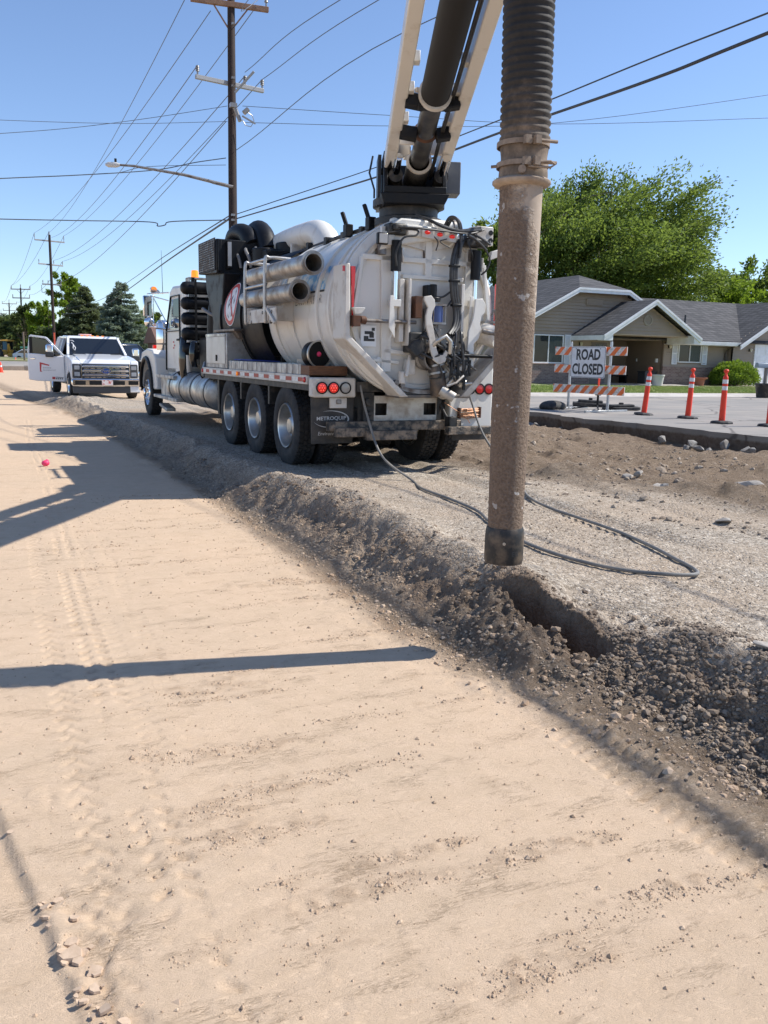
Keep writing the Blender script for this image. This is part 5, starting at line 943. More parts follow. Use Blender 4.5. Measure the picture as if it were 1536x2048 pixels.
def cut_mat():
    m, t, b = nodes('asphalt_section'); L = t.links; g = N(t, 'ShaderNodeNewGeometry'); s = N(t, 'ShaderNodeSeparateXYZ'); L.new(g.outputs['Position'], s.inputs[0]); f, n = noise_fac(t, 12, 5)
    a = N(t, 'ShaderNodeMath', operation='MULTIPLY_ADD'); L.new(n, a.inputs[0]); a.inputs[1].default_value = .06; L.new(s.outputs[2], a.inputs[2]); r = N(t, 'ShaderNodeMapRange'); r.inputs['From Min'].default_value = .36; r.inputs['From Max'].default_value = .40; L.new(a.outputs[0], r.inputs[0])
    f2, n2 = noise_fac(t, .6, 6, .65, .35, .65); f3, n3 = noise_fac(t, 260, 2, .5, .3, .7); top = mix(t, f2, (.25, .235, .215), (.34, .305, .27)); top = mix(t, mixf(t, f3, .35), top, (.12, .115, .11)); f4, _ = noise_fac(t, .35, 7, .7, .5, .62, stretch=(.4, 1.6, 1)); top = mix(t, mixf(t, f4, .5), top, (.40, .34, .28)); vk = N(t, 'ShaderNodeTexVoronoi', Scale=.45, feature='DISTANCE_TO_EDGE'); tk = N(t, 'ShaderNodeTexCoord'); nk2 = N(t, 'ShaderNodeTexNoise', Scale=1.5, Detail=6); L.new(tk.outputs['Object'], nk2.inputs['Vector']); L.new(mix(t, .25, tk.outputs['Object'], nk2.outputs['Color']), vk.inputs['Vector']); rk = N(t, 'ShaderNodeMapRange'); rk.inputs['From Min'].default_value = .012; rk.inputs['From Max'].default_value = .004; L.new(vk.outputs['Distance'], rk.inputs[0]); top = mix(t, mixf(t, rk.outputs[0], .7), top, (.07, .06, .055))
    L.new(mix(t, r.outputs[0], mix(t, f, (.12, .085, .06), (.19, .145, .11)), top), b.inputs['Base Color']); b.inputs['Roughness'].default_value = .92; bump(t, b, n3, .3, .004); return m
struct(mb.build('side_street', cut_mat(), smooth=30))
# lifted slabs of broken paving under the barricade
CONC = mat('broken_concrete', (.30, .28, .25), .9, col2=(.19, .165, .14), scale=9, bmp=.5, bscale=30, bdist=.02)
def chunk(x, y, s, hgt, seed, label, name='concrete_chunk', z=None, tilt=.3, m=CONC, group='broken paving along the excavation'):
    rg = random.Random(seed); bm = bmesh.new(); h2 = hgt * .6
    for k in range(16):
        u = Vector((rg.gauss(0, 1), rg.gauss(0, 1), rg.gauss(0, 1))).normalized() * rg.uniform(.75, 1.1); bm.verts.new((u.x * s, u.y * s * .8, u.z * h2 + h2 * .8))
    bmesh.ops.convex_hull(bm, input=bm.verts); bmesh.ops.delete(bm, geom=[v for v in bm.verts if not v.link_faces], context='VERTS'); bm.verts.ensure_lookup_table(); bm.verts.index_update(); mb = MB(); mb.add([v.co.copy() for v in bm.verts], [tuple(v.index for v in f.verts) for f in bm.faces]); bm.free()
    o = mb.build(name, m, bev=min(.008, s * .06), smooth=0); o.location = (x, y, (gz(x, y) if z is None else z) - hgt * .2); o.rotation_euler = (rg.uniform(-tilt, tilt), rg.uniform(-tilt, tilt), rg.uniform(0, 6)); return tag(o, label, 'rubble', group)
for i, (px, py, s, h_, l) in enumerate(((1345, 872, .14, .2, 'upright grey concrete chunk in the pile under the middle delineator post'), (1385, 884, .19, .22, 'largest grey concrete chunk of the small pile below the asphalt edge'), (1398, 893, .16, .14, 'flat grey concrete chunk at the front of the small pile'), (1420, 886, .11, .12, 'small pale concrete chunk at the right end of the pile'), (1372, 893, .10, .10, 'small dark concrete chunk at the left front of the pile'), (1468, 885, .17, .30, 'tall pale concrete chunk standing alone right of the pile'), (1505, 893, .24, .16, 'long low grey chunk near the right end of the asphalt edge'), (1532, 890, .2, .2, 'grey chunk at the right picture edge under the asphalt'), (1157, 838, .22, .13, 'pale square paving chunk fallen below the road closed barricade'), (1175, 832, .20, .12, 'grey paving chunk leaning on the broken edge below the barricade'), (1135, 845, .13, .11, 'dark paving chunk at the foot of the edge by the suction tube'), (1200, 836, .26, .10, 'flat dark slab slipping off the edge right of the barricade'), (1080, 838, .13, .12, 'pale crumpled chunk in the shadow beside the suction tube'))):
    p = atZ(px, py, .30); x_ = min(p[0], 11.05 + (.25 if p[1] < 11 else 0)); chunk(x_, p[1], s * .72, h_ * .9, 40 + i, l, z=gz(x_, p[1]) + .03)
for i, (px, py, s, h_, l) in enumerate(((1255, 952, .10, .06, 'flat pale stone beside the tyre ruts'), (1278, 955, .09, .07, 'dark stone beside the flat pale one in the ruts'), (1315, 970, .11, .08, 'pale angular stone on the ruts above the hose bend'), (1330, 975, .06, .06, 'small pale stone right of the angular one'), (1450, 1038, .11, .05, 'flat pale stone lying alone on the gravel at right'), (1500, 965, .22, .12, 'low grey boulder on the brown dirt near the right edge'), (700, 985, .09, .03, 'flat pale stone on the crest of the bank'), (1530, 1318, .07, .05, 'smooth bluish stone at the right picture edge beside coarse gravel'))):
    p = atZ(px, py, .25); chunk(p[0], p[1], s, h_, 70 + i, l, 'stone', tilt=.15, m=mat('pale_stone', (.40, .36, .31), .85, col2=(.27, .24, .21), scale=14, bmp=.3) if i == 0 else bpy.data.materials['pale_stone'], group='stones on the gravel bed')
# gutter, curb, lawn, walk
CONCW = mat('pale_concrete', (.50, .46, .41), .85, col2=(.38, .34, .30), scale=1.5, bmp=.2, bscale=80)
mb = MB(); mb.prism([(23.75, .30), (23.75, .466), (24.35, .445), (24.45, .50), (25.4, .52), (25.4, .3)], 8.5, 60, 'yz'); struct(mb.build('sidewalk', CONCW, bev=.01))
LAWN = mat('lawn_soil', (.17, .21, .045), .95, col2=(.28, .26, .1), scale=.8)
mb = MB(); mb.add([(8.0, 25.39, .50), (60, 25.39, .50), (60, 33.2, .50), (8.0, 33.2, .50), (60, 60, .50), (8, 60, .5)], [(0, 1, 2, 3), (3, 2, 4, 5)]); struct(mb.build('lawn', LAWN))
mb = MB(); mb.box(20, 50, 33.2, 33.9, .40, .515); mb.box(28, 32.5, 33.9, 39, .40, .53); struct(mb.build('garden_path', CONCW))
mb = MB(); mb.box(37.5, 47, 25.4, 36, .3, .512); struct(mb.build('driveway', CONCW))
rg = np.random.default_rng(9)
def grass_mesh(n, x0, x1, y0, y1, z, name, m, h0=.03, h1=.08):
    x = rg.uniform(x0, x1, n); y = rg.uniform(y0, y1, n); a = rg.uniform(0, 6.28, n); h = rg.uniform(h0, h1, n); ww = .012; lx, ly = rg.normal(0, .03, (2, n))
    v = np.stack([np.stack([x - np.cos(a) * ww, y - np.sin(a) * ww, np.full(n, z)], -1), np.stack([x + np.cos(a) * ww, y + np.sin(a) * ww, np.full(n, z)], -1), np.stack([x + lx, y + ly, z + h], -1)], 1)
    me = bpy.data.meshes.new(name); me.vertices.add(3 * n); me.vertices.foreach_set('co', v.astype(np.float32).ravel()); me.loops.add(3 * n); me.loops.foreach_set('vertex_index', np.arange(3 * n, dtype=np.int32)); me.polygons.add(n); me.polygons.foreach_set('loop_start', np.arange(n, dtype=np.int32) * 3); me.update(calc_edges=True); me.materials.append(m)
    o = bpy.data.objects.new(name, me); C.objects.link(o); return stuff(o)
GRASS = mat('grass_blade', (.25, .34, .06), .7, col2=(.38, .39, .12), scale=.9, lo=.4, hi=.62)
grass_mesh(70000, 14, 37.4, 25.41, 33.15, .50, 'grass', GRASS)
grass_mesh(12000, 9, 14, 25.41, 40, .50, 'grass', GRASS)
# ------------------------------------------------------------------ road closed barricade
def stripes(mb_o, mb_w, L, hgt, y, z0, lean=1):
    k = -1; wst = .155
    while k * wst < L + .3:
        for (m_, o_) in ((mb_o, 0), (mb_w, 1)):
            x0 = (k * 2 + o_) * wst - .0; sh = hgt * lean; poly = [(x0, 0), (x0 + wst, 0), (x0 + wst + sh, hgt), (x0 + sh, hgt)]
            def clip(poly, lim, s_):
                out = []
                for i in range(len(poly)):
                    a, b = poly[i], poly[(i + 1) % len(poly)]; ia, ib = s_ * (a[0] - lim) >= 0, s_ * (b[0] - lim) >= 0
                    if ia: out.append(a)
                    if ia != ib: t = (lim - a[0]) / (b[0] - a[0]); out.append((lim, a[1] + t * (b[1] - a[1])))
                return out
            poly = clip(clip(poly, 0, 1), L, -1)
            if len(poly) > 2: m_.add([(p[0] - L / 2, y, z0 + p[1]) for p in poly], [tuple(range(len(poly)))])
        k += 1
bdir = math.atan2(-.985, .17)
BAR = thing('road_barricade', 'orange and white striped barricade with a ROAD CLOSED sign on its frame', 'barricade', (12.83, 16.98, SZ), bdir); BAR.scale = (.95, .95, .95)
STR_O = mat('orange_stripe', (.88, .17, .025), .5, col2=(.78, .16, .03), scale=9); STR_W = mat('dirty_white_stripe', (.84, .80, .73), .55, col2=(.5, .44, .36), scale=11)
for i, z in enumerate((.42, .93, 1.38)):
    bo = MB().box(-1.2, 1.2, -.015, .012, z, z + .21).build('rail', STR_W, BAR, bev=.004); bo_, bw_ = MB(), MB(); stripes(bo_, bw_, 2.4, .205, -.017, z + .0025, 1 if i else 1); bo_.build('rail_stripe', STR_O, bo)
GALV = mat('galvanised_steel', (.48, .49, .50), .4, .7, col2=(.36, .36, .36), scale=12)
for x in (-.68, .66):
    MB().box(x - .03, x + .03, .02, .06, -.0, 1.72).build('upright', GALV, BAR, bev=.004); MB().box(x - .03, x + .03, -.75, .75, .0, .045).build('foot', GALV, BAR, bev=.004)
sg = MB().prism(rrect(-.58, .58, .82, 1.60, .05), -.05, -.042).build('road_sign', mat('sign_white', (.84, .84, .83), .5, col2=(.74, .72, .7), scale=5), BAR)
mb = MB(); o1, o2 = rrect(-.568, .568, .832, 1.588, .045), rrect(-.558, .558, .842, 1.578, .04); n = len(o1); mb.add([(a, -.0525, b) for a, b in o1] + [(a, -.0525, b) for a, b in o2], [(i, (i + 1) % n, n + (i + 1) % n, n + i) for i in range(n)]); mb.build('sign_border', K_ST, sg)
for s_, z in (('ROAD', 1.385), ('CLOSED', 1.025)): text_mb(s_, .36, plane_T((0, -.0528, z), (1, 0, 0), (0, 0, 1)), bold=.013, squeeze=.80 if s_ == 'ROAD' else .78).build('sign_lettering', K_ST, sg, smooth=0)
for x in (-.42, .4): MB().box(x - .012, x + .012, -.056, -.05, 1.53, 1.555).build('sign_bolt', STEEL, sg)
# sign stand behind, with rolled flag
st_ = thing('sign_stand', 'thin orange and black spring sign stand behind the barricade', 'stand', (13.25, 17.1, SZ), bdir)
MB().cyl((0, 0, .1), (0, 0, .5), .03, n=10).build('stand_base', BLACK, st_); MB().cyl((0, 0, .5), (0, 0, 1.1), .022, n=8).build('stand_post', ORANGE, st_); MB().box(-.06, .06, -.05, .05, .35, .5).build('stand_spring', STEEL, st_, bev=.01)
mb = MB()
for a in (.7, 2.3, 3.9, 5.5): mb.bar((0, 0, .12), (.6 * math.cos(a), .6 * math.sin(a), .02), .03, .03)
mb.build('stand_leg', BLACK, st_)
def rubber_base(px, py, w_, d_, h_, label, seed):
    p = atZ(px, py, SZ); r = random.Random(seed); mb = MB(); mb.prism(rrect(-w_ / 2, w_ / 2, -d_ / 2, d_ / 2, .08), 0, h_, 'xy'); mb.prism(rrect(-w_ * .35, w_ * .35, -d_ * .35, d_ * .35, .06), h_, h_ * 1.7, 'xy'); mb.box(-.05, .05, -.05, .05, h_ * 1.7, h_ * 2.3)
    o = mb.build('rubber_base', mat('black_rubber_base', (.028, .028, .029), .75, col2=(.08, .072, .065), scale=9) if 'black_rubber_base' not in bpy.data.materials else bpy.data.materials['black_rubber_base'], bev=.015); o.location = p; o.location.z = SZ; o.rotation_euler = (0, r.uniform(-.04, .04), r.uniform(0, 3)); return tag(o, label, 'rubber base')
rubber_base(1180, 813, .9, .55, .10, 'stacked black rubber ballast base under the barricade sign', 1)
rubber_base(1242, 820, .85, .5, .08, 'black rubber ballast base lying right of the barricade', 2)
def sandbag(px, py, s, label, seed):
    p = atZ(px, py, SZ); r = random.Random(seed); mb = MB(); mb.ball((0, 0, 0), s, 16, 10, (1.3, .8, .42)); mb.v = [(x * (1 + .1 * math.sin(y * 20)), y, max(z, -s * .25)) for x, y, z in mb.v]; o = mb.build('sandbag', mat('black_sandbag', (.03, .03, .03), .8, col2=(.08, .07, .06), scale=10, bmp=.5, bscale=20, bdist=.02) if 'black_sandbag' not in bpy.data.materials else bpy.data.materials['black_sandbag'], smooth=80); o.location = (p[0], p[1], SZ + s * .2); o.rotation_euler = (0, 0, r.uniform(0, 3)); return tag(o, label, 'sandbag')
sandbag(1105, 818, .34, 'slumped black sandbag left of the barricade foot', 1)
sandbag(1165, 812, .22, 'small black sandbag draped on the barricade foot', 2)
# ------------------------------------------------------------------ delineator posts
def delineator():
    r = thing('delineator_post', '', 'delineator', (0, 0, 0), 0, 'orange delineator posts across the closed street')
    mb = MB(); mb.lathe([(0, 0), (.215, 0), (.215, .03), (.19, .05), (.07, .06), (0, .06)], n=8); mb.build('base', bpy.data.materials['black_rubber_base'], r, smooth=20)
    mb = MB(); mb.lathe([(.062, .05), (.058, .3), (.05, .90), (.046, .93), (.028, .955), (.024, .99), (.03, 1.0), (.046, 1.02), (.05, 1.045), (.035, 1.07), (0, 1.078)], n=24); mb.build('post', ORANGE, r, smooth=35)
    for z0, z1 in ((.66, .74), (.79, .87)):
        mb = MB(); mb.lathe([(.0555 - z0 * .0, z0), (.0525, z1)], n=24); mb.v = [(x * 1.0, y * 1.0, z) for x, y, z in mb.v]; mb.build('reflective_band', REFL_W, r)
    return r
d0 = delineator()
for i, (px, py, tx, ty, l) in enumerate(((1287, 833, .05, .05, 'orange delineator post nearest the road closed barricade, leaning right'), (1375, 840, .02, .03, 'second orange delineator post from the barricade, in front of the red flower pot'), (1443, 850, .012, .01, 'third orange delineator post from the barricade, in front of the round bush'), (1538, 856, .01, 0, 'orange delineator post cut off by the right picture edge'))):
    d = d0 if i == 0 else copy_tree(d0); d.location = Vector(atZ(px, py - 3, SZ)); d.rotation_euler = (ty, tx, i * .7); d['label'] = l
# ------------------------------------------------------------------ single-storey house across the side street
H0 = .50
HOUSE = thing('house', 'low grey brown house with dark shingle roof, white trim and gabled porch', 'house', (0, 0, 0))
SIDING = mat('grey_brown_siding', (.34, .27, .205), .75, col2=(.38, .305, .235), scale=.6)
TRIM = mat('white_trim', (.78, .79, .80), .5, col2=(.70, .70, .69), scale=3)
def shingle():
    m, t, b = nodes('asphalt_shingle'); L = t.links; tc = N(t, 'ShaderNodeTexCoord'); s = N(t, 'ShaderNodeSeparateXYZ'); L.new(tc.outputs['Object'], s.inputs[0])
    a = N(t, 'ShaderNodeMath', operation='ADD'); L.new(s.outputs[0], a.inputs[0]); L.new(s.outputs[1], a.inputs[1]); z = N(t, 'ShaderNodeMath', operation='MULTIPLY'); L.new(s.outputs[2], z.inputs[0]); z.inputs[1].default_value = 2.1
    c = N(t, 'ShaderNodeCombineXYZ'); L.new(a.outputs[0], c.inputs[0]); L.new(z.outputs[0], c.inputs[1]); br = N(t, 'ShaderNodeTexBrick', Scale=1.0); L.new(c.outputs[0], br.inputs['Vector'])
    br.inputs['Brick Width'].default_value = .42; br.inputs['Row Height'].default_value = .26; br.inputs['Mortar Size'].default_value = .03; br.inputs['Color1'].default_value = (.042, .042, .046, 1); br.inputs['Color2'].default_value = (.115, .11, .112, 1); br.inputs['Mortar'].default_value = (.025, .025, .027, 1)
    f, n = noise_fac(t, 40, 4); L.new(mix(t, mixf(t, f, .4), br.outputs[0], (.10, .098, .10)), b.inputs['Base Color']); b.inputs['Roughness'].default_value = .95; bump(t, b, br.outputs['Fac'], .4, .01); return m
SHING = shingle()
def brickm():
    m, t, b = nodes('brick_wall'); L = t.links; tc = N(t, 'ShaderNodeTexCoord'); s = N(t, 'ShaderNodeSeparateXYZ'); L.new(tc.outputs['Object'], s.inputs[0]); a = N(t, 'ShaderNodeMath', operation='ADD'); L.new(s.outputs[0], a.inputs[0]); L.new(s.outputs[1], a.inputs[1]); c = N(t, 'ShaderNodeCombineXYZ'); L.new(a.outputs[0], c.inputs[0]); L.new(s.outputs[2], c.inputs[1])
    br = N(t, 'ShaderNodeTexBrick', Scale=1.0); L.new(c.outputs[0], br.inputs['Vector']); br.inputs['Brick Width'].default_value = .22; br.inputs['Row Height'].default_value = .075; br.inputs['Mortar Size'].default_value = .006; br.inputs['Color1'].default_value = (.20, .125, .105, 1); br.inputs['Color2'].default_value = (.30, .215, .185, 1); br.inputs['Mortar'].default_value = (.33, .30, .27, 1); br.inputs['Bias'].default_value = -.1
    L.new(br.outputs[0], b.inputs['Base Color']); b.inputs['Roughness'].default_value = .9; bump(t, b, br.outputs['Fac'], .5, -.01); return m
BRICK = brickm()
def Hb(mb, name, m, parent=None, **k): return mb.build(name, m, parent or HOUSE, **k)
def planks(mb, poly, y, z0, z1, holes=(), p=.16):
    z = z0
    def span(zz):
        xs = []
        for i in range(len(poly)):
            a, b = poly[i], poly[(i + 1) % len(poly)]
            if (a[1] - zz) * (b[1] - zz) < 0: xs.append(a[0] + (zz - a[1]) / (b[1] - a[1]) * (b[0] - a[0]))
        return (min(xs), max(xs)) if len(xs) > 1 else None
    while z < z1 - .01:
        s_ = span(z + p * .5)
        if s_:
            segs = [s_]
            for hx0, hx1, hz0, hz1 in holes:
                if hz0 < z + p * .5 < hz1:
                    n_ = []
                    for a, b in segs:
                        if hx1 <= a or hx0 >= b: n_.append((a, b))
                        else:
                            if hx0 > a: n_.append((a, hx0))
                            if hx1 < b: n_.append((hx1, b))
                    segs = n_
            for a, b in segs: mb.add([(a, y - .05, z), (b, y - .05, z), (b, y - .004, z + p), (a, y - .004, z + p), (a, y, z), (b, y, z)], [(0, 1, 2, 3), (4, 5, 1, 0)])
        z += p
# walls (solid shells behind the siding)
WALLM = mat('wall_sheathing', (.30, .235, .18), .8)
mb = MB(); mb.prism([(21.7, H0 - .1), (28.45, H0 - .1), (28.45, 2.86), (33.3, 2.86), (29.05, 5.05), (25.9, 5.05), (21.7, 2.86)], 36.0, 36.15); mb.box(21.7, 21.85, 36.1, 46, H0 - .1, 2.86); mb.box(31.95, 36.7, 36.0, 36.15, H0 - .1, 2.86); mb.box(28.35, 28.45, 36.1, 39, H0, 2.86); mb.box(31.95, 32.05, 36.1, 39, H0, 2.86); mb.box(28.4, 32, 39, 39.1, H0, 2.86); mb.box(36.4, 45, 35.6, 35.7, H0 - .1, 2.7); mb.box(36.4, 36.5, 35.6, 36.2, H0 - .1, 2.7); mb.prism([(36.4, 2.7), (45, 2.7), (40.7, 5.1)], 35.6, 35.7); mb.box(44.9, 45, 35.6, 46, H0, 2.7); mb.box(21.7, 45, 45.9, 46, H0, 2.8)
Hb(mb, 'wall', WALLM)
WIN1 = (23.75, 25.52, 1.50, 2.90); WIN2 = (32.9, 34.5, 1.68, 2.72); DOOR = (27.25, 28.2, H0, 2.62)
mb = MB(); planks(mb, [(21.7, 1.48), (28.45, 1.48), (28.45, 2.86), (33.2, 2.86), (29.05, 5.05), (25.9, 5.05), (21.7, 2.86)], 36.0, 1.48, 5.0, [WIN1, DOOR, (28.45, 34, 1.4, 2.9)])
planks(mb, [(31.95, 1.46), (36.45, 1.46), (36.45, 2.85), (31.95, 2.85)], 36.0, 1.46, 2.84, [WIN2]); planks(mb, [(36.4, H0), (45, H0), (45, 2.7), (40.7, 5.1), (36.4, 2.7)], 35.6, H0, 5.05, [(38.0, 43.2, H0, 2.72)])
stuff(Hb(mb, 'lap_siding', SIDING, smooth=0), 'grey brown lap siding boards')
mb = MB(); planks(mb, [(26.65, 3.0), (31.2, 3.0), (28.95, 4.3)], 33.85, 3.0, 4.3); stuff(Hb(mb, 'gable_siding', SIDING, smooth=0))
mb = MB(); mb.prism([(26.4, 2.98), (31.5, 2.98), (28.95, 4.4)], 33.86, 33.95); mb.box(26.4, 31.5, 33.8, 36, 2.93, 2.99); mb.box(28.45, 31.95, 36, 39, 2.80, 2.86); Hb(mb, 'porch_ceiling', mat('tan_soffit', (.44, .34, .25), .8))
mb = MB(); mb.box(21.66, 27.2, 35.90, 36.02, H0 - .1, 1.44); mb.box(31.9, 36.4, 35.90, 36.02, H0 - .1, 1.42); build_split(mb, 'brick_base', BRICK, HOUSE)
mb = MB(); mb.box(21.64, 27.2, 35.87, 36.03, 1.44, 1.485); mb.box(31.9, 36.4, 35.88, 36.03, 1.42, 1.46); build_split(mb, 'brick_cap', BRICK, HOUSE, bev=.008)
# roofs
RS = .525
def slab(mb, pts, t=.07): # roof plane with thickness along z
    n = len(pts); mb.add(list(pts) + [(x, y, z - t) for x, y, z in pts], [tuple(range(n)), tuple(range(2 * n - 1, n - 1, -1))] + [(i, n + i, n + (i + 1) % n, (i + 1) % n) for i in range(n)])
Yf = 35.45; xc = 27.47; zr = 6.02; ze = 2.82; xl = xc - (zr - ze) / RS; xr = xc + (zr - ze) / RS; zc = 5.22; xcl, xcr = xc - (zr - zc) / RS, xc + (zr - zc) / RS; yr = 37.7
mb = MB(); slab(mb, [(xl, Yf, ze), (xcl, Yf, zc), (xc, yr, zr), (xc, 46.5, zr), (xl, 46.5, ze)]); slab(mb, [(xcr, Yf, zc), (xr, Yf, ze), (xr, 46.5, ze), (xc, 46.5, zr), (xc, yr, zr)]); slab(mb, [(xcl, Yf, zc), (xcr, Yf, zc), (xc, yr, zr)])
Hb(mb, 'roof', SHING, smooth=20)
mb = MB(); slab(mb, [(xc, 35.35, 2.86), (45, 35.35, 2.86), (45, 40.0, 5.28), (xc, 40.0, 5.28)]); slab(mb, [(xc, 40.0, 5.28), (45, 40.0, 5.28), (45, 46.3, 2.0), (xc, 46.3, 2.0)]); Hb(mb, 'roof', SHING, smooth=20)
gp = 28.95; gzp = 4.66; gs = .585; ghw = 3.0
mb = MB(); slab(mb, [(gp - ghw, 33.35, gzp - gs * ghw), (gp, 33.35, gzp), (gp, 39.2, gzp), (gp - ghw, 36.2, gzp - gs * ghw)]); slab(mb, [(gp, 33.35, gzp), (gp + ghw, 33.35, gzp - gs * ghw), (gp + ghw, 36.2, gzp - gs * ghw), (gp, 39.2, gzp)]); Hb(mb, 'porch_roof', SHING, smooth=20)
mb = MB(); g2 = 40.7; hw2 = 4.35; z2p = 5.22; slab(mb, [(g2 - hw2, 35.05, z2p - .585 * hw2), (g2, 35.05, z2p), (g2, 41, z2p), (g2 - hw2, 36.2, z2p - .585 * hw2)]); slab(mb, [(g2, 35.05, z2p), (g2 + hw2, 35.05, z2p - .585 * hw2), (g2 + hw2, 41, z2p - .585 * hw2), (g2, 41, z2p)]); Hb(mb, 'garage_roof', SHING, smooth=20)
# fascias
def fascia(mb, a, b, y, h_=.20, t=.05, d=.0):
    mb.add([(a[0], y, a[1] - .02), (b[0], y, b[1] - .02), (b[0], y, b[1] - h_), (a[0], y, a[1] - h_), (a[0], y + t, a[1] - .02), (b[0], y + t, b[1] - .02), (b[0], y + t, b[1] - h_), (a[0], y + t, a[1] - h_)], [(0, 1, 2, 3), (7, 6, 5, 4), (0, 4, 5, 1), (3, 2, 6, 7), (1, 5, 6, 2), (0, 3, 7, 4)])
mb = MB()
for a, b in (((xl, ze), (xcl, zc)), ((xcl, zc), (xcr, zc)), ((xcr, zc), (xr - 1.2, ze + .63))): fascia(mb, a, b, Yf - .045, .26); fascia(mb, a, b, Yf - .075, .12, .03)
for a, b in (((gp - ghw, gzp - gs * ghw), (gp, gzp)), ((gp, gzp), (gp + ghw, gzp - gs * ghw))): fascia(mb, a, b, 33.30, .27); fascia(mb, a, b, 33.27, .13, .03)
for a, b in (((g2 - hw2, z2p - .585 * hw2), (g2, z2p)), ((g2, z2p), (g2 + hw2, z2p - .585 * hw2))): fascia(mb, a, b, 35.0, .25); fascia(mb, a, b, 34.97, .12, .03)
mb.prism([(gp - ghw, gzp - gs * ghw - .05), (gp - ghw, gzp - gs * ghw - .27), (gp - ghw + .55, gzp - gs * ghw - .27), (gp - ghw + .55, gzp - gs * ghw + .1)], 33.36, 33.8); mb.prism([(gp + ghw, gzp - gs * ghw - .05), (gp + ghw, gzp - gs * ghw - .30), (gp + ghw - .45, gzp - gs * ghw - .30), (gp + ghw - .45, gzp - gs * ghw + .1)], 33.36, 35.3)
mb.box(gp - ghw - .02, gp - ghw + .03, 33.36, 35.9, gzp - gs * ghw - .25, gzp - gs * ghw - .03); build_split(mb, 'fascia', TRIM, HOUSE, smooth=0)
mb = MB(); mb.prism([(35.20, 2.62), (35.32, 2.60), (35.34, 2.80), (35.18, 2.80)], gp + ghw + .02, 36.6, 'yz'); mb.box(gp + ghw, 36.5, 35.3, 36.0, 2.60, 2.64); Hb(mb, 'gutter', TRIM, bev=.01)
mb = MB(); mb.tube([(36.25, 35.35, 2.60), (36.2, 35.8, 2.40), (36.2, 35.9, 2.2), (36.2, 35.9, .6)], .045, 8); Hb(mb, 'downspout', mat('brown_downspout', (.10, .08, .065), .5))
# windows
GL = mat('window_glass', (.012, .016, .018), .05, spec=.4)
CURT = mat('curtain', (.55, .56, .52), .9)
def window(x0, x1, z0, z1, y, shut_l, shut_r):
    fr = MB(); wdt = .06
    for a in ((x0, x1, z0 - .0, z0 + wdt), (x0, x1, z1 - wdt, z1), (x0, x0 + wdt, z0 + wdt, z1 - wdt), (x1 - wdt, x1, z0 + wdt, z1 - wdt), ((x0 + x1) / 2 - .025, (x0 + x1) / 2 + .025, z0 + wdt, z1 - wdt)): fr.box(a[0], a[1], y - .06, y + .02, a[2], a[3])
    w_ = Hb(fr, 'window', TRIM, bev=.006); MB().box(x0 + .05, x1 - .05, y - .012, y - .004, z0 + .05, z1 - .05).build('pane', GL, w_)
    mb = MB(); xm = (x0 + x1) / 2 + .1; n = 24; vs = []
    for i in range(n + 1): x = xm + (x1 - xm - .1) * i / n; vs += [(x, y - .016 + .002 * math.sin(i * 2.1), z0 + .09), (x, y - .016 + .002 * math.sin(i * 2.1), z1 - .09)]
    mb.add(vs, [(2 * i, 2 * i + 1, 2 * i + 3, 2 * i + 2) for i in range(0, n, 2)]); mb.build('curtain', mat('pale_curtain', (.05, .085, .085), .6) if 'pale_curtain' not in bpy.data.materials else bpy.data.materials['pale_curtain'], w_)
    for on, sx in ((shut_l, x0 - .42), (shut_r, x1 + .06)):
        if on:
            mb = MB(); zb, zt = z0 - .1, z1 + .02
            for a in ((sx, sx + .05, zb, zt), (sx + .31, sx + .36, zb, zt), (sx + .05, sx + .31, zb, zb + .06), (sx + .05, sx + .31, zt - .06, zt), (sx + .05, sx + .31, (zb + zt) / 2 - .03, (zb + zt) / 2 + .03)): mb.box(a[0], a[1], y - .055, y - .02, a[2], a[3])
            z = zb + .08
            while z < zt - .08: mb.add([(sx + .05, y - .05, z), (sx + .31, y - .05, z), (sx + .31, y - .028, z + .045), (sx + .05, y - .028, z + .045)], [(0, 1, 2, 3)]); z += .05
            Hb(mb, 'shutter', TRIM, smooth=0)
    return w_
window(*WIN1, 35.965, False, True); window(*WIN2, 35.965, True, True)
mb = MB(); mb.box(23.65, 25.6, 35.84, 36.0, 1.455, 1.50); Hb(mb, 'window_sill', mat('brick_sill', (.36, .25, .20), .85), bev=.008)
dr = Hb(MB().box(27.25, 28.2, 35.96, 36.02, H0, 2.62), 'door', mat('door_paint', (.16, .13, .11), .5), bev=.006); MB().box(27.5, 27.95, 35.95, 35.965, 1.9, 2.5).build('door_pane', GL, dr); MB().ball((28.08, 35.93, 1.5), .04, 8, 6).build('door_knob', CHROME, dr)
gd = MB(); gd.box(38.05, 43.15, 35.56, 35.62, H0 + .02, 2.66)
gdo = Hb(gd, 'garage_door', TRIM, bev=.004)
for r in range(4):
    for c in range(8): MB().box(38.18 + c * .63, 38.70 + c * .63, 35.548, 35.562, H0 + .12 + r * .53, H0 + .52 + r * .53).build('door_panel', TRIM, gdo, bev=.006)
mb = MB(); mb.box(37.95, 38.05, 35.52, 35.62, H0, 2.76); mb.box(43.15, 43.25, 35.52, 35.62, H0, 2.76); mb.box(38.05, 43.15, 35.52, 35.62, 2.66, 2.76); Hb(mb, 'door_trim', TRIM)
vt = MB(); vt.box(26.75, 27.75, 35.90, 36, 4.40, 4.72); vto = Hb(vt, 'gable_vent', SIDING, bev=.01); mb = MB()
for k in range(6): mb.box(26.82, 27.68, 35.88, 35.905, 4.43 + k * .045, 4.455 + k * .045)
mb.build('vent_slat', SIDING, vto)
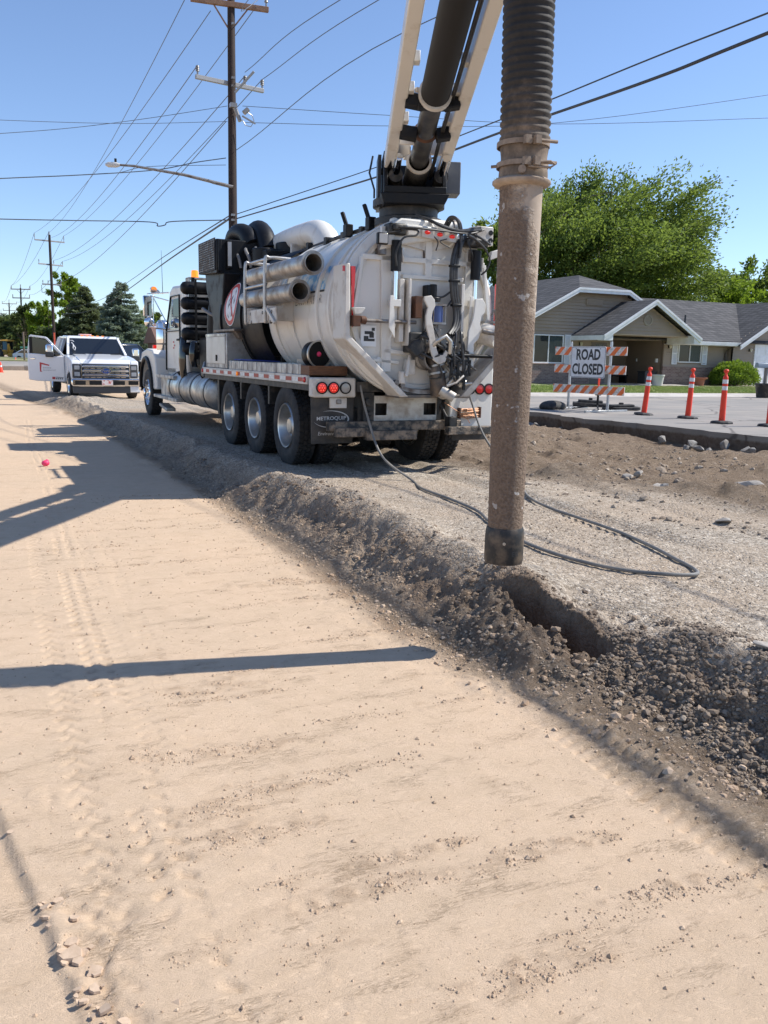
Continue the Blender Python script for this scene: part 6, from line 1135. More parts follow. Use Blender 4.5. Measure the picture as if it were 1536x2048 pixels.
rv = Hb(MB().lathe([(.0, 0), (.27, 0), (.27, .05), (.20, .06), (.20, .02), (0, .02)], (28.9, 33.83, 3.68), (0, -1, 0), 28), 'round_vent', mat('tan_vent', (.33, .28, .225), .7), smooth=30); mb = MB()
for k in range(6): z = 3.52 + k * .055; h_ = math.sqrt(max(.0, .19 ** 2 - (z + .02 - 3.68) ** 2)); mb.box(28.9 - h_, 28.9 + h_, 33.775, 33.80, z, z + .025)
mb.build('vent_slat', bpy.data.materials['tan_vent'], rv)
for x, z, y in ((26.55, 2.42, 35.98), (32.28, 2.42, 35.98), (37.6, 2.36, 35.58)):
    mb = MB(); mb.box(x - .07, x + .07, y - .04, y, z + .0, z + .16); l_ = Hb(mb, 'wall_lantern', BLACK, bev=.01); MB().lathe([(.05, 0), (.08, .16), (0, .2)], (x, y - .12, z - .02), (0, 0, 1), 8).build('lantern_glass', mat('lantern_glass', (.6, .55, .42), .2) if 'lantern_glass' not in bpy.data.materials else bpy.data.materials['lantern_glass'], l_)
mb = MB(); mb.box(31.87, 31.94, 38, 38.05, 1.7, 1.85); mb.box(31.78, 31.9, 36.3, 36.4, 1.66, 1.86); Hb(mb, 'switch_box', TRIM)
text_mb('319', .20, plane_T((32.12 + .15, 35.972, 2.15), (1, 0, 0), (0, 0, 1))).build('house_number', mat('number_brown', (.15, .12, .1), .6), HOUSE, smooth=0)
mb = MB(); mb.lathe([(.20, 0), (.06, .08), (.05, .08), (.05, .62), (0, .62)], (33.9, 36.7, 3.60), (0, 0, 1), 14); vp_ = Hb(mb, 'vent_pipe', mat('dark_pipe', (.05, .05, .05), .5)); MB().lathe([(.24, -.12), (.10, .12), (.06, .13)], (33.9, 36.7, 3.62), (0, -.35, 1), 14).build('pipe_flashing', TRIM, vp_)
# porch furniture and pots
o = MB().lathe([(.24, 0), (.30, .46), (.33, .48), (.33, .55), (.28, .55), (.26, .45), (0, .45)], n=20).build('planter', mat('cream_planter', (.55, .53, .48), .6), smooth=40); o.location = (29.6, 33.6, .515); tag(o, 'empty cream planter on the path in front of the porch', 'planter')
o = MB().lathe([(.20, 0), (.26, .26), (.34, .29), (.36, .34), (.30, .34), (.28, .28), (0, .28)], n=20).build('flower_pot', mat('terracotta', (.30, .11, .065), .7), smooth=40); o.location = (33.0, 34.4, .50); o.scale = (1.3, 1.3, 1.3); tag(o, 'wide terracotta flower pot by the brick wall under the window', 'flower pot')
bc = thing('porch_bench', 'dark cushioned bench in the shade of the porch', 'bench', (29.8, 37.6, .53)); MB().box(-1, 1, -.3, .3, .35, .45).build('seat', BLACK, bc, bev=.03); MB().box(-1, 1, .25, .32, .45, .95).build('backrest', BLACK, bc, bev=.02)
for x in (-.9, .9): MB().box(x - .04, x + .04, -.28, .28, 0, .36).build('leg', BLACK, bc)
MB().box(-.3, .4, .08, .24, .46, .75).build('cushion', mat('teal_cushion', (.08, .17, .18), .9), bc, bev=.05)
pb = thing('storage_chest', 'low dark chest at the right side of the shaded porch', 'chest', (31.5, 36.6, .53)); MB().box(-.4, .4, -.3, .3, 0, .6).build('chest_body', mat('dark_chest', (.06, .06, .065), .6), pb, bev=.02); MB().box(-.42, .42, -.32, .32, .6, .66).build('chest_lid', bpy.data.materials['dark_chest'], pb, bev=.01)
mp = atZ(1527, 795, .47); pot = thing('mailbox_planter', 'mailbox on a post standing in a black pot by the curb', 'mailbox', (mp[0], mp[1], .47), .2); pot.scale = (.85, .85, .85)
MB().lathe([(.30, 0), (.38, .52), (.40, .54), (.40, .60), (.34, .60), (.33, .54), (0, .54)], n=20).build('pot', BLACK_DUSTY, pot, smooth=40); MB().box(-.06, .06, -.06, .06, .5, 1.25).build('post', mat('weathered_post', (.20, .18, .16), .8), pot, bev=.01)
mb = MB(); mb.prism([(-.12, 0), (.12, 0), (.12, .12), (.085, .2), (0, .23), (-.085, .2), (-.12, .12)], -.32, .5, 'xz', Matrix.Translation((0, 0, 1.25)) @ Matrix.Rotation(1.2, 4, 'Z')); mb.build('mailbox', mat('grey_blue_mailbox', (.22, .25, .28), .45, .3), pot, bev=.01)
# far brown house
BH = atD(338, 690, 84); bh = thing('distant_house', 'reddish brown roofed house far behind the cab of the truck', 'house', (BH[0] + 6, BH[1] + 3, .3)); MB().box(-7, 7, -4, 4, 0, 2.3).build('wall', mat('brown_brick', (.14, .09, .07), .9), bh)
mb = MB(); mb.prism([(-4.6, 2.2), (4.6, 2.2), (0, 4.2)], -7.4, 7.4, 'yz'); mb.build('roof', mat('brown_roof', (.20, .115, .09), .95, col2=(.16, .09, .07), scale=3), bh)
for x in (-5, -2, 1): MB().box(x, x + 1.2, -4.05, -3.98, .9, 2.0).build('window', GL, bh)
# ------------------------------------------------------------------ trees and shrubs
def leaf_mat(name, c1, c2, trans=.35):
    m, t, b = nodes(name); L = t.links; g = N(t, 'ShaderNodeAttribute', attribute_name='tone'); col = mix(t, g.outputs['Fac'], c1, c2); L.new(col, b.inputs['Base Color']); b.inputs['Roughness'].default_value = .55; b.inputs['Specular IOR Level'].default_value = .3
    tr = N(t, 'ShaderNodeBsdfTranslucent'); L.new(mix(t, .5, col, (c2[0] * 1.6, c2[1] * 1.5, c2[2] * .8)), tr.inputs[0]); ms = N(t, 'ShaderNodeMixShader'); ms.inputs[0].default_value = trans; L.new(b.outputs[0], ms.inputs[1]); L.new(tr.outputs[0], ms.inputs[2]); L.new(ms.outputs[0], t.nodes['Material Output'].inputs[0]); return m
BARK = mat('tree_bark', (.10, .075, .055), .95, col2=(.16, .13, .10), scale=9, bmp=.5, bscale=30, bdist=.02)
def leaf_mesh(name, P, D, L_, W_, m, seed, tone=None):
    rg = np.random.default_rng(seed); n = len(P); D = D / np.linalg.norm(D, axis=1)[:, None]; r = rg.normal(size=(n, 3)); S = np.cross(D, r); S /= np.linalg.norm(S, axis=1)[:, None]; Nn = np.cross(S, D)
    v = np.stack([P, P + D * (L_ * .5)[:, None] + S * W_[:, None] + Nn * (W_ * .3)[:, None], P + D * L_[:, None] - Nn * (L_ * .15)[:, None], P + D * (L_ * .5)[:, None] - S * W_[:, None] + Nn * (W_ * .3)[:, None]], 1)
    me = bpy.data.meshes.new(name); me.vertices.add(4 * n); me.vertices.foreach_set('co', v.astype(np.float32).ravel()); me.loops.add(4 * n); me.loops.foreach_set('vertex_index', np.arange(4 * n, dtype=np.int32)); me.polygons.add(n); me.polygons.foreach_set('loop_start', np.arange(n, dtype=np.int32) * 4); me.update(calc_edges=True)
    tn = np.repeat((rg.random(n) if tone is None else np.clip(tone + rg.normal(0, .08, n), 0, 1))[:, None], 4, 0); cc = me.color_attributes.new('tone', 'FLOAT_COLOR', 'POINT'); cc.data.foreach_set('color', np.concatenate([tn, tn, tn, np.ones_like(tn)], -1).astype(np.float32).ravel()); me.materials.append(m); return me
def limb(mb, a, b, r0, r1, rg, bend=.12, k=5):
    a = Vector(a); b = Vector(b); L_ = (b - a).length; pts = []; off = Vector((rg.uniform(-1, 1), rg.uniform(-1, 1), rg.uniform(-.3, .8))) * bend * L_
    for i in range(k + 1): t = i / k; pts.append(a.lerp(b, t) + off * math.sin(math.pi * t))
    mb.tube(pts, [r0 + (r1 - r0) * i / k for i in range(k + 1)], 6, caps=False); return pts
def broadleaf(name, label, base, H, R, zc, Rz, n_cl, n_leaf, lm, seed, leaf=.3, trunk_r=.25, lean=(0, 0), spread=.9, wind=.25, group=None, trunk=True):
    rg = random.Random(seed); rn = np.random.default_rng(seed); t = thing(name, label, 'tree', base, 0, group); mb = MB(); top = Vector((lean[0], lean[1], zc - Rz * .3)); tr = limb(mb, (0, 0, -.3), top, trunk_r, trunk_r * .5, rg, .03)
    PP, DD, TT = [], [], []; c0 = Vector((lean[0], lean[1], zc)); n_l = 11; limbs = []
    for i in range(n_l):
        a = 2 * math.pi * (i + rg.random() * .7) / n_l; e = rg.uniform(-.15, 1.25); d = Vector((math.cos(a) * math.cos(e) * R, math.sin(a) * math.cos(e) * R, math.sin(e) * Rz)) * rg.uniform(.7, .95); s_ = tr[rg.randint(2, 5)]; pts = limb(mb, s_, c0 + d, trunk_r * .42, trunk_r * .08, rg, .15, 6); limbs.append(pts)
    for k in range(n_cl):
        while 1:
            u = Vector((rg.uniform(-1, 1), rg.uniform(-1, 1), rg.uniform(-1, 1)))
            if .25 < u.length < 1: break
        u = u * (rg.uniform(.82, 1.08) if rg.random() < .6 else 1)
        lump = 1 + .22 * math.sin(u.x * 5 + seed) * math.sin(u.y * 4.3 + seed * 2) + .15 * math.sin(u.z * 7 + seed * 3 + u.x * 3); c = c0 + Vector((u.x * R * lump, u.y * R * lump, u.z * Rz * lump)); out = Vector((u.x, u.y, u.z * .6 + .35)).normalized() + Vector((wind, -wind * .3, 0))
        if rg.random() < .8:
            pl = rg.choice(limbs); s_ = min((p for p in pl), key=lambda p: (p - c).length); 
            if (s_ - c).length < R * .65: limb(mb, s_, c, trunk_r * .09, trunk_r * .02, rg, .1, 3)
        m_ = max(6, int(n_leaf / n_cl * rg.uniform(.4, 1.6))); q = rn.normal(size=(m_, 3)) * np.array([1, 1, .7]) * spread * rg.uniform(.4, 1.0) * R * .085; along = rn.uniform(-.9, 1.5, (m_, 1)) * np.array(out)[None] * R * .15 * spread * rg.uniform(.6, 1.2)
        PP.append(np.array(c)[None] + q + along); DD.append(np.array(out)[None] + rn.normal(size=(m_, 3)) * .75 + np.array([0, 0, -.1])); TT.append(np.full(m_, rg.random()))
    P = np.concatenate(PP); D = np.concatenate(DD); n = len(P); me = leaf_mesh('crown', P, D, leaf * rn.uniform(.6, 1.3, n), leaf * .24 * rn.uniform(.7, 1.3, n), lm, seed, np.concatenate(TT)); o = bpy.data.objects.new('crown', me); C.objects.link(o); o.parent = t; stuff(o)
    if trunk: mb.build('trunk', BARK, t, smooth=60)
    return t
LM1 = leaf_mat('locust_leaf', (.048, .098, .02), (.20, .275, .07), .48); LM2 = leaf_mat('bright_leaf', (.085, .16, .016), (.21, .31, .04), .42); LM3 = leaf_mat('dark_leaf', (.045, .075, .025), (.11, .15, .05), .35)
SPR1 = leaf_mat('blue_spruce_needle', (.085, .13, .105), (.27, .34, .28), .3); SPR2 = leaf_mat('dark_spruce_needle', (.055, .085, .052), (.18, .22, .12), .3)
def groundpt(px, D): p = atD(px, 700, D); return (p[0], p[1], .3)
broadleaf('leafy_tree', 'huge windblown green tree rising behind the house roof', (40.4, 54.2, .3), 16, 8.5, 8.9, 4.9, 500, 105000, LM1, 3, .27, .38, spread=.8, wind=.6)
broadleaf('leafy_tree', 'lower green tree behind the house ridge at the left of the garage', (51.5, 53.0, .3), 9, 3.6, 6.0, 2.7, 60, 9000, LM2, 4, .36, .2, wind=.3)
broadleaf('leafy_tree', 'rounded green tree at the right picture edge behind the garage roof', (57.5, 53.5, .3), 9, 4.2, 6.4, 3.0, 70, 10000, LM1, 5, .38, .2, wind=.3)
broadleaf('leafy_tree', 'small dense green tree showing between truck tank and suction tube', (33.2, 56.0, .3), 10, 3.3, 7.3, 3.4, 60, 9000, LM1, 6, .36, .2, wind=.3)
def spruce(label, px, D, Ht, Rb, lm, seed, n=26000, leaf=.34):
    rg = random.Random(seed); rn = np.random.default_rng(seed); t = thing('spruce_tree', label, 'tree', groundpt(px, D), 0, 'spruces behind the pickup'); mb = MB(); mb.tube([(0, 0, -.2), (0, 0, Ht * .5), (0, 0, Ht)], [Ht * .022, Ht * .012, .01], 8); PP, DD, TT = [], [], []; z = Ht * .06
    nb = 0; br = []
    while z < Ht * .985:
        f = 1 - z / Ht; k = 7 if f > .3 else 5
        for i in range(k):
            a = rg.uniform(0, 6.283); L_ = Rb * (f ** .8) * rg.uniform(.65, 1.12) + .12; br.append((z + rg.uniform(-.1, .1), a, L_))
        z += Ht * .026
    per = n / sum(b[2] for b in br)
    for z, a, L_ in br:
        d = np.array([math.cos(a), math.sin(a), 0]); m_ = max(5, int(per * L_)); u = rn.random(m_) ** .7; s_ = np.array([-d[1], d[0], 0]); wv = (rn.uniform(-1, 1, m_) * .30 * L_ * (1.05 - u * .75)); zz = z - u * L_ * .22 + (u ** 2) * L_ * .18 + rn.normal(0, .05, m_) - np.abs(wv) * .25
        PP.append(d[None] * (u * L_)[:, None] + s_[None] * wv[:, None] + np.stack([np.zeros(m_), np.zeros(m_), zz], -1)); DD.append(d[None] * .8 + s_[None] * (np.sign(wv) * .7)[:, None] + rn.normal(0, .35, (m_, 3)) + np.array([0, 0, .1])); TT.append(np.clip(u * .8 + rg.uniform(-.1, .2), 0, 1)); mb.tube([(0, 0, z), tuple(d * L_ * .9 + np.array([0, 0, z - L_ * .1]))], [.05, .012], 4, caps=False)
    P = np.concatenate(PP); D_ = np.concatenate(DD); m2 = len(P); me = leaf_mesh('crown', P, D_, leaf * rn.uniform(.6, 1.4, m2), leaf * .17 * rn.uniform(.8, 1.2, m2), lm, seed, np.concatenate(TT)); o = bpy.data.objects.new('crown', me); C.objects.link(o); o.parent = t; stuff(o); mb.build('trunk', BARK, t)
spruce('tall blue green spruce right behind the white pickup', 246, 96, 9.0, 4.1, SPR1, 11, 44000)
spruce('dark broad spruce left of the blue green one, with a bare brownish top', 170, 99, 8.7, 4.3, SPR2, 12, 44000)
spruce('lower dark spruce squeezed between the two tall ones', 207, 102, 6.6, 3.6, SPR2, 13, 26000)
broadleaf('leafy_tree', 'yellow green tree whose top shows left of the dark spruce', groundpt(142, 112), 9, 2.1, 8.2, 2.6, 50, 9000, LM2, 14, .4, .15)
broadleaf('leafy_tree', 'bright green tree beside the second utility pole', groundpt(99, 118), 9, 2.4, 4.4, 3.3, 70, 14000, LM2, 15, .42, .16)
broadleaf('leafy_tree', 'pointed bright green tree left of the second utility pole', groundpt(83, 122), 9, 1.5, 4.8, 3.3, 44, 9000, LM2, 16, .4, .14)
for i, (px, D, R, zc, Rz, lm, l) in enumerate(((58, 140, 4.2, 3.6, 3.6, LM3, 'dark tree in the distance behind the green street sign'), (30, 150, 4.6, 3.4, 3.2, LM3, 'dark tree in the distance above the yellow backhoe'), (6, 165, 4.5, 3.6, 3.4, LM3, 'dull green tree in the distance at the left picture edge'), (-30, 160, 5, 4, 4, LM3, 'dark tree beyond the left picture edge'), (296, 130, 2.0, 4.6, 2.0, LM1, 'small green tree above the distant brown roof'), (318, 150, 4, 3.5, 3.4, LM3, 'dark tree far behind the truck cab'), (70, 190, 5, 3.6, 3.4, LM3, 'faint dark tree low between the distant trunks'), (122, 100, 2.2, 2.2, 2.0, LM3, 'dark shrubby tree low behind the open pickup door'))):
    broadleaf('leafy_tree', l, groundpt(px, D), 8, R, zc, Rz, 60, 11000, lm, 20 + i, .6, .2)
# conical bush by the house
def bush(name, label, loc, R, Rz, n, lm, seed, leaf=.10):
    rn = np.random.default_rng(seed); u = rn.normal(size=(n, 3)); u /= np.linalg.norm(u, axis=1)[:, None]; u[:, 2] = np.abs(u[:, 2]) * 1.0 - .25 * (rn.random(n) < .3); r = rn.uniform(.75, 1.03, n) * (1 + .08 * np.sin(u[:, 0] * 9) * np.sin(u[:, 1] * 8 + u[:, 2] * 7)); P = u * r[:, None] * np.array([R, R * .8, Rz]) + np.array([0, 0, Rz * .3]); D = u + rn.normal(0, .6, (n, 3)) + np.array([0, 0, .3])
    t = thing(name, label, 'bush', loc); me = leaf_mesh('foliage', P, D, leaf * rn.uniform(.6, 1.3, n), leaf * .28 * rn.uniform(.7, 1.2, n), lm, seed); o = bpy.data.objects.new('foliage', me); C.objects.link(o); o.parent = t; stuff(o); mb = MB(); rg = random.Random(seed)
    for k in range(9): mb.tube([(0, 0, 0), (rg.uniform(-.6, .6) * R, rg.uniform(-.5, .5) * R, Rz * rg.uniform(.5, .9))], [.03, .01], 5)
    mb.build('stem', BARK, t)
bush('round_bush', 'round bright green bush in front of the house beside the garage', (36.0, 34.9, .5), 1.35, 1.0, 14000, LM2, 31)
# ------------------------------------------------------------------ utility poles and wires
POLE_M = mat('creosote_pole', (.022, .013, .010), .85, col2=(.042, .024, .018), scale=3, stretch=(6, 6, .5), bmp=.4)
ARM_W = mat('weathered_arm', (.20, .115, .075), .85, col2=(.28, .17, .11), scale=6); ARM_G = mat('grey_fibre_arm', (.32, .325, .33), .5); PORC = mat('porcelain', (.22, .215, .21), .3, coat=.4)
WIRE_M = mat('wire_metal', (.10, .11, .125), .5, .4); CABLE_M = mat('black_cable', (.045, .046, .05), .6)
def pole(label, px0, py0, px1, py1, D, ztop, r, base_extra=0):
    a = atD(px0, py0, D); b = atD(px1, py1, D); d = (b - a) / (b[2] - a[2]); p0 = a + d * (0 - a[2] - .3); t = thing('utility_pole', label, 'utility pole', tuple(p0), 0, 'utility poles along the road'); top = a + d * (ztop - a[2]) - p0
    MB().cyl((0, 0, 0), tuple(top), r, r * .72, n=16).build('pole_shaft', POLE_M, t, smooth=60); return t, Vector(p0)
def insul(mb, p, h=.28, r=.06, n=3):
    p = Vector(p); mb.cyl(p, p + Vector((0, 0, h)), r * .45, n=8)
    for k in range(n): z = h * (.35 + .6 * k / n); mb.lathe([(r * .4, z), (r, z + .01), (r * .8, z + .05), (r * .4, z + .06)], p, (0, 0, 1), 12)
WIRES = []
def arm(t, p0, l, r, z, w, m, ins, brace=0, hb=.26):
    A = Vector(atZ(*l, z)) - p0; B = Vector(atZ(*r, z)) - p0; ao = MB().bar(A, B, w, w * 1.2).build('crossarm', m, t, bev=.01); out = []
    for f in ins:
        p = A.lerp(B, f) + Vector((0, 0, w * .6)); mb = MB(); insul(mb, p, hb); mb.build('insulator', PORC, ao, smooth=40); out.append(p + p0 + Vector((0, 0, hb)))
    if brace:
        mid = A.lerp(B, .5); mb = MB()
        for q in (.27, .75): mb.bar(A.lerp(B, q), (mid.x, mid.y, mid.z - brace), .03, .04)
        mb.build('arm_brace', m, ao)
    return out
T1, p1 = pole('dark brown utility pole rising from behind the vacuum truck, nearest of the line', 466, 465, 462, 0, 25.5, 14.6, .145)
zA = float(atD(462, 12, 25.5)[2]); zB = float(atD(464, 167, 25.5)[2])
a1 = arm(T1, p1, (381, -3), (537, 20), zA, .12, ARM_W, (.03, .97), .75, .35); a2 = arm(T1, p1, (391, 153), (527, 182), zB, .10, ARM_G, (.03, .72, .98))
top1 = p1 + (Vector(atD(462, -40, 25.5)) - p1); mb = MB(); mb.bar(Vector(atD(470, 185, 25.3)) - p1, Vector(atD(508, 143, 25.0)) - p1, .05, .05); mb.build('arm_strut', ARM_G, T1)
mb = MB(); q = Vector(atD(470, 215, 25.2)) - p1; mb.cyl(q, q + Vector((.14, -.05, -.38)), .06, n=12); mb.box(-.1, .1, -.08, .08, -.06, .06, Matrix.Translation(q + Vector((-.05, 0, .05)))); mb.build('fuse_cutout', PORC, T1, smooth=40)
mb = MB(); q = Vector(atD(491, 222, 25.2)) - p1; mb.cyl(q - Vector((.05, 0, .06)), q + Vector((.08, 0, .06)), .07, n=12); mb.tube([q, q + Vector((.2, 0, -.1)), q + Vector((.26, 0, -.25)), q + Vector((.16, 0, -.42)), q + Vector((0, 0, -.4)), q + Vector((-.1, 0, -.25))], .012, 6); mb.bar(q + Vector((-.1, 0, -.15)), q + Vector((.3, 0, -.32)), .04, .04); mb.build('surge_arrester', PORC, T1, smooth=40)
mb = MB()
for py in (48, 156, 172, 430, 440, 455): q = Vector(atD(466, py, 25.3)) - p1; mb.box(-.05, .05, -.06, .02, -.03, .03, Matrix.Translation(q))
mb.build('pole_hardware', STEEL, T1)
# street light on the nearest pole
e0 = Vector(atD(466, 374, 25.4)); e1 = Vector(atD(268, 332, 24.4)); e2 = Vector(atD(240, 330, 24.3)); lt = T1
mb = MB(); mb.tube([e0 - p1, e0.lerp(e1, .5) - p1 + Vector((0, 0, .05)), e1 - p1, e2 - p1], [.05, .042, .034, .03], 10); mb.bar(e0 - p1 + Vector((0, 0, -.02)), e0.lerp(e1, .22) - p1, .04, .06); la = mb.build('light_arm', STEEL, T1, smooth=50)
hd_ = (Vector(atD(211, 329, 24.3)) - e2); mb = MB(); n_ = hd_.normalized(); mb.tube([e2 - p1, e2 + hd_ * .25 - p1, e2 + hd_ * .8 - p1, e2 + hd_ - p1], [.04, .075, .075, .03], 12); mb.v = [(x, y, z if z < (e2 - p1).z + .2 else z) for x, y, z in mb.v]; mb.build('lamp_head', mat('pale_lamp_head', (.55, .54, .52), .45), la, smooth=50)
MB().cyl(e2 + hd_ * .3 - p1 + Vector((0, 0, .08)), e2 + hd_ * .3 - p1 + Vector((0, 0, .17)), .035, n=10).build('photocell', BLACK, la)
T2, p2 = pole('second utility pole, beside the white pickup\'s open door, with three crossarms', 109, 690, 99, 475, 90, float(atD(98, 470, 90)[2]), .17)
ps2 = []
for (l, r, py, ins, hb) in (((69, 479), (129, 485), 481, (.0, .98), .6), ((77, 527), (126, 532), 529, (.02, .62, .98), .4), ((84, 568), (123, 570), 569, (.05, .32, .97), .35)):
    z = float(atD(103, py, 90)[2]); ps2.append(arm(T2, p2, (l[0], l[1]), (r[0], r[1]), z, .12, ARM_G, ins, 0, hb) if abs(z - CAM_H) > 1 else [])
MB().cyl(Vector(atD(98, 482, 90)) - p2, Vector(atD(98, 463, 90)) - p2, .09, .06, n=8).build('pole_pin', PORC, T2)
mb = MB()
for s0, s1, s2 in (((83, 570), (84, 584), (97, 588)), ((122, 572), (121, 583), (109, 589))): mb.tube([Vector(atD(*s_, 89.8)) - p2 for s_ in (s0, s1, s2)], .03, 6)
mb.build('jumper_cable', CABLE_M, T2)
def far_pole(label, px0, py0, px1, py1, D, arms, r):
    t, p0 = pole(label, px0, py0, px1, py1, D, float(atD(px1, py1, D)[2]), r); ends = []
    for x0, x1, y0, y1, br in arms: 
        A = Vector(atD(x0, y0, D)) - p0; B = Vector(atD(x1, y1, D)) - p0; B.z = A.z = (A.z + B.z) / 2; ao = MB().bar(A, B, .16, .2).build('crossarm', ARM_G, t); mb = MB()
        for f in (.02, .98): mb.cyl(A.lerp(B, f), A.lerp(B, f) + Vector((0, 0, .7)), .09, n=6); ends.append(A.lerp(B, f) + p0 + Vector((0, 0, .7)))
        build_split(mb, 'insulator', PORC, ao)
        if br: mb = MB(); m_ = A.lerp(B, .5); mb.bar(A.lerp(B, .28), m_ - Vector((0, 0, br)), .06, .06); mb.bar(A.lerp(B, .72), m_ - Vector((0, 0, br)), .06, .06); mb.build('arm_brace', ARM_G, ao)
    MB().cyl(Vector(atD(px1, py1, D)) - p0, Vector(atD(px1, py1 - 7, D)) - p0, .1, n=6).build('pole_pin', PORC, t); return ends
e3 = far_pole('third utility pole of the line, behind the green street sign', 46, 700, 41, 576, 172, ((22, 61, 577, 580, .9), (25, 60, 595, 597, 0)), .2)
e4 = far_pole('fourth utility pole of the line, small in the distance', 21, 680, 18, 606, 270, ((4, 34, 606, 609, 1.3), (6, 33, 620, 622, 0)), .25)
e5 = far_pole('faintest utility pole at the left picture edge', 4, 675, 2, 626, 380, ((-6, 14, 626, 628, 0), (-6, 14, 637, 639, 0)), .3)
def wire(a, b, sag, r, label, m=WIRE_M, n=26, name='power_line', group='overhead wires'):
    a = Vector(a); b = Vector(b); pts = [a.lerp(b, i / n) - Vector((0, 0, sag * 4 * (i / n) * (1 - i / n))) for i in range(n + 1)]; return tag(MB().tube(pts, r, 6).build(name, m, smooth=60), label, 'wire', group)
nx = Vector((9.6, -45, 0)) - Vector((p1.x, p1.y, 0))
top2 = Vector(atD(98, 463, 90)); T1p = Vector(atD(365, -60, 25.5))
spans = [((369, 0, 25.2), (98, 465, 90), .9, 'from pole top'), ((421, 22, 25.5), ps2[0][0], .9, ''), (a2[0], Vector(atD(103, 475, 90)), .9, ''), ((512, 14, 25.5), ps2[0][1], .9, ''), (a2[1], ps2[1][1], 1.0, ''), (a2[2], ps2[1][2], 1.0, ''), ((452, 243, 25.5), Vector(atD(104, 569, 90)), 1.0, '')]
LB = ['leftmost overhead wire leading to the second pole top', 'second overhead wire from the left, from the upper crossarm', 'overhead wire from the left insulator of the grey crossarm', 'overhead wire from the right end of the brown crossarm to the second pole', 'overhead wire from the inner insulator of the grey crossarm', 'overhead wire from the right insulator of the grey crossarm', 'lowest of the power wires leading to the second pole']
for (a, b, s_, _), l in zip(spans, LB):
    A = Vector(atD(*a)) if isinstance(a, tuple) and len(a) == 3 else a; B = Vector(atD(*b)) if isinstance(b, tuple) and len(b) == 3 else b; wire(A, B, s_, .013, l)
for i, (f, l) in enumerate(((ps2[0][0], 'far overhead wire at the left between second and third poles'), (ps2[0][1], 'far overhead wire at the right between second and third poles'), (top2, 'far overhead wire from the second pole top to the third'), (ps2[1][2], 'lower far overhead wire between second and third poles'))): wire(f, e3[(0, 1, 0, 3)[i]], 1.0, .02, l); 
for i, l in enumerate(('faint left overhead wire between third and fourth poles', 'faint right overhead wire between third and fourth poles')): wire(e3[i], e4[i], 1.2, .03, l)
def toward(A, px, py, D, L_): B = Vector(atD(px, py, D)); return A + (B - A) * L_
for A, mid, far, l in ((a2[1] + Vector((0, 0, .1)), (680, 0, 20), ((10.9, 6, 9.55), (11.6, -14, 9.6)), 'overhead wire rising from the grey crossarm, left one of the two'), (a2[2], (757, 0, 19.6), ((11.5, 6, 9.7), (12.2, -14, 9.8)), 'overhead wire rising from the grey crossarm, right one of the two'), (Vector(atD(470, 302, 25.4)), (893, 25, 17), ((15.5, 4, 9.0), (20, -16, 10)), 'overhead wire passing behind the boom beams'), (a1[1], (512, -20, 22), ((9, 8, 13), (11, -10, 13)), 'short overhead wire leaving the brown crossarm upward')):
    tag(MB().tube(spl([A, Vector(atD(*mid))] + [Vector(f) for f in far], 10), .010, 6).build('power_line', WIRE_M, smooth=60), l, 'wire', 'overhead wires')
# telephone cables: pass over the road towards the camera side and cast soft shadows on the lane
c0 = Vector(atD(474, 438, 25.4)); c1 = Vector(atD(474, 428, 25.4))
CT = SX / math.tan(ELEV)
def Dsh(x, y, tgt): v = ray(x, y); return (tgt + CAM_H * CT) / (v[0] - v[2] * CT)
def cable(pxs, r, label, m=CABLE_M): pts = [Vector(atD(*p)) for p in pxs]; end = pts[-1] + (pts[-1] - pts[-2]) * 3.5; pts.append(end); return tag(MB().tube(spl(pts, 8), r, 8).build('telephone_cable', m, smooth=60), label, 'cable', 'telephone cables on the nearest pole')
cable([(474, 437, 25.4)] + [(x, y, Dsh(x, y, 2.24)) for x, y in ((760, 352), (1020, 258), (1300, 160), (1536, 66))], .018, 'thick telephone cable sweeping up to the right behind the boom')
cable([(474, 428, 25.4)] + [(x, y, Dsh(x, y, 3.6)) for x, y in ((760, 332), (1020, 232), (1300, 118), (1536, 26))], .013, 'thin telephone cable just above the thick one at the right')
for (pts, r, l) in ((((458, 438, 25.5), (330, 525, 45), (262, 575, 70), (215, 607, 82), (165, 625, 90), (130, 628, 96)), .03, 'thick telephone cable descending left from the nearest pole towards the spruces'), (((458, 432, 25.5), (330, 512, 45), (262, 560, 70), (200, 600, 82), (132, 618, 96)), .018, 'thin telephone cable descending left above the thick one')):
    tag(MB().tube(spl([Vector(atD(*p)) for p in pts], 8), r, 6).build('telephone_cable', CABLE_M, smooth=60), l, 'cable', 'telephone cables on the nearest pole')
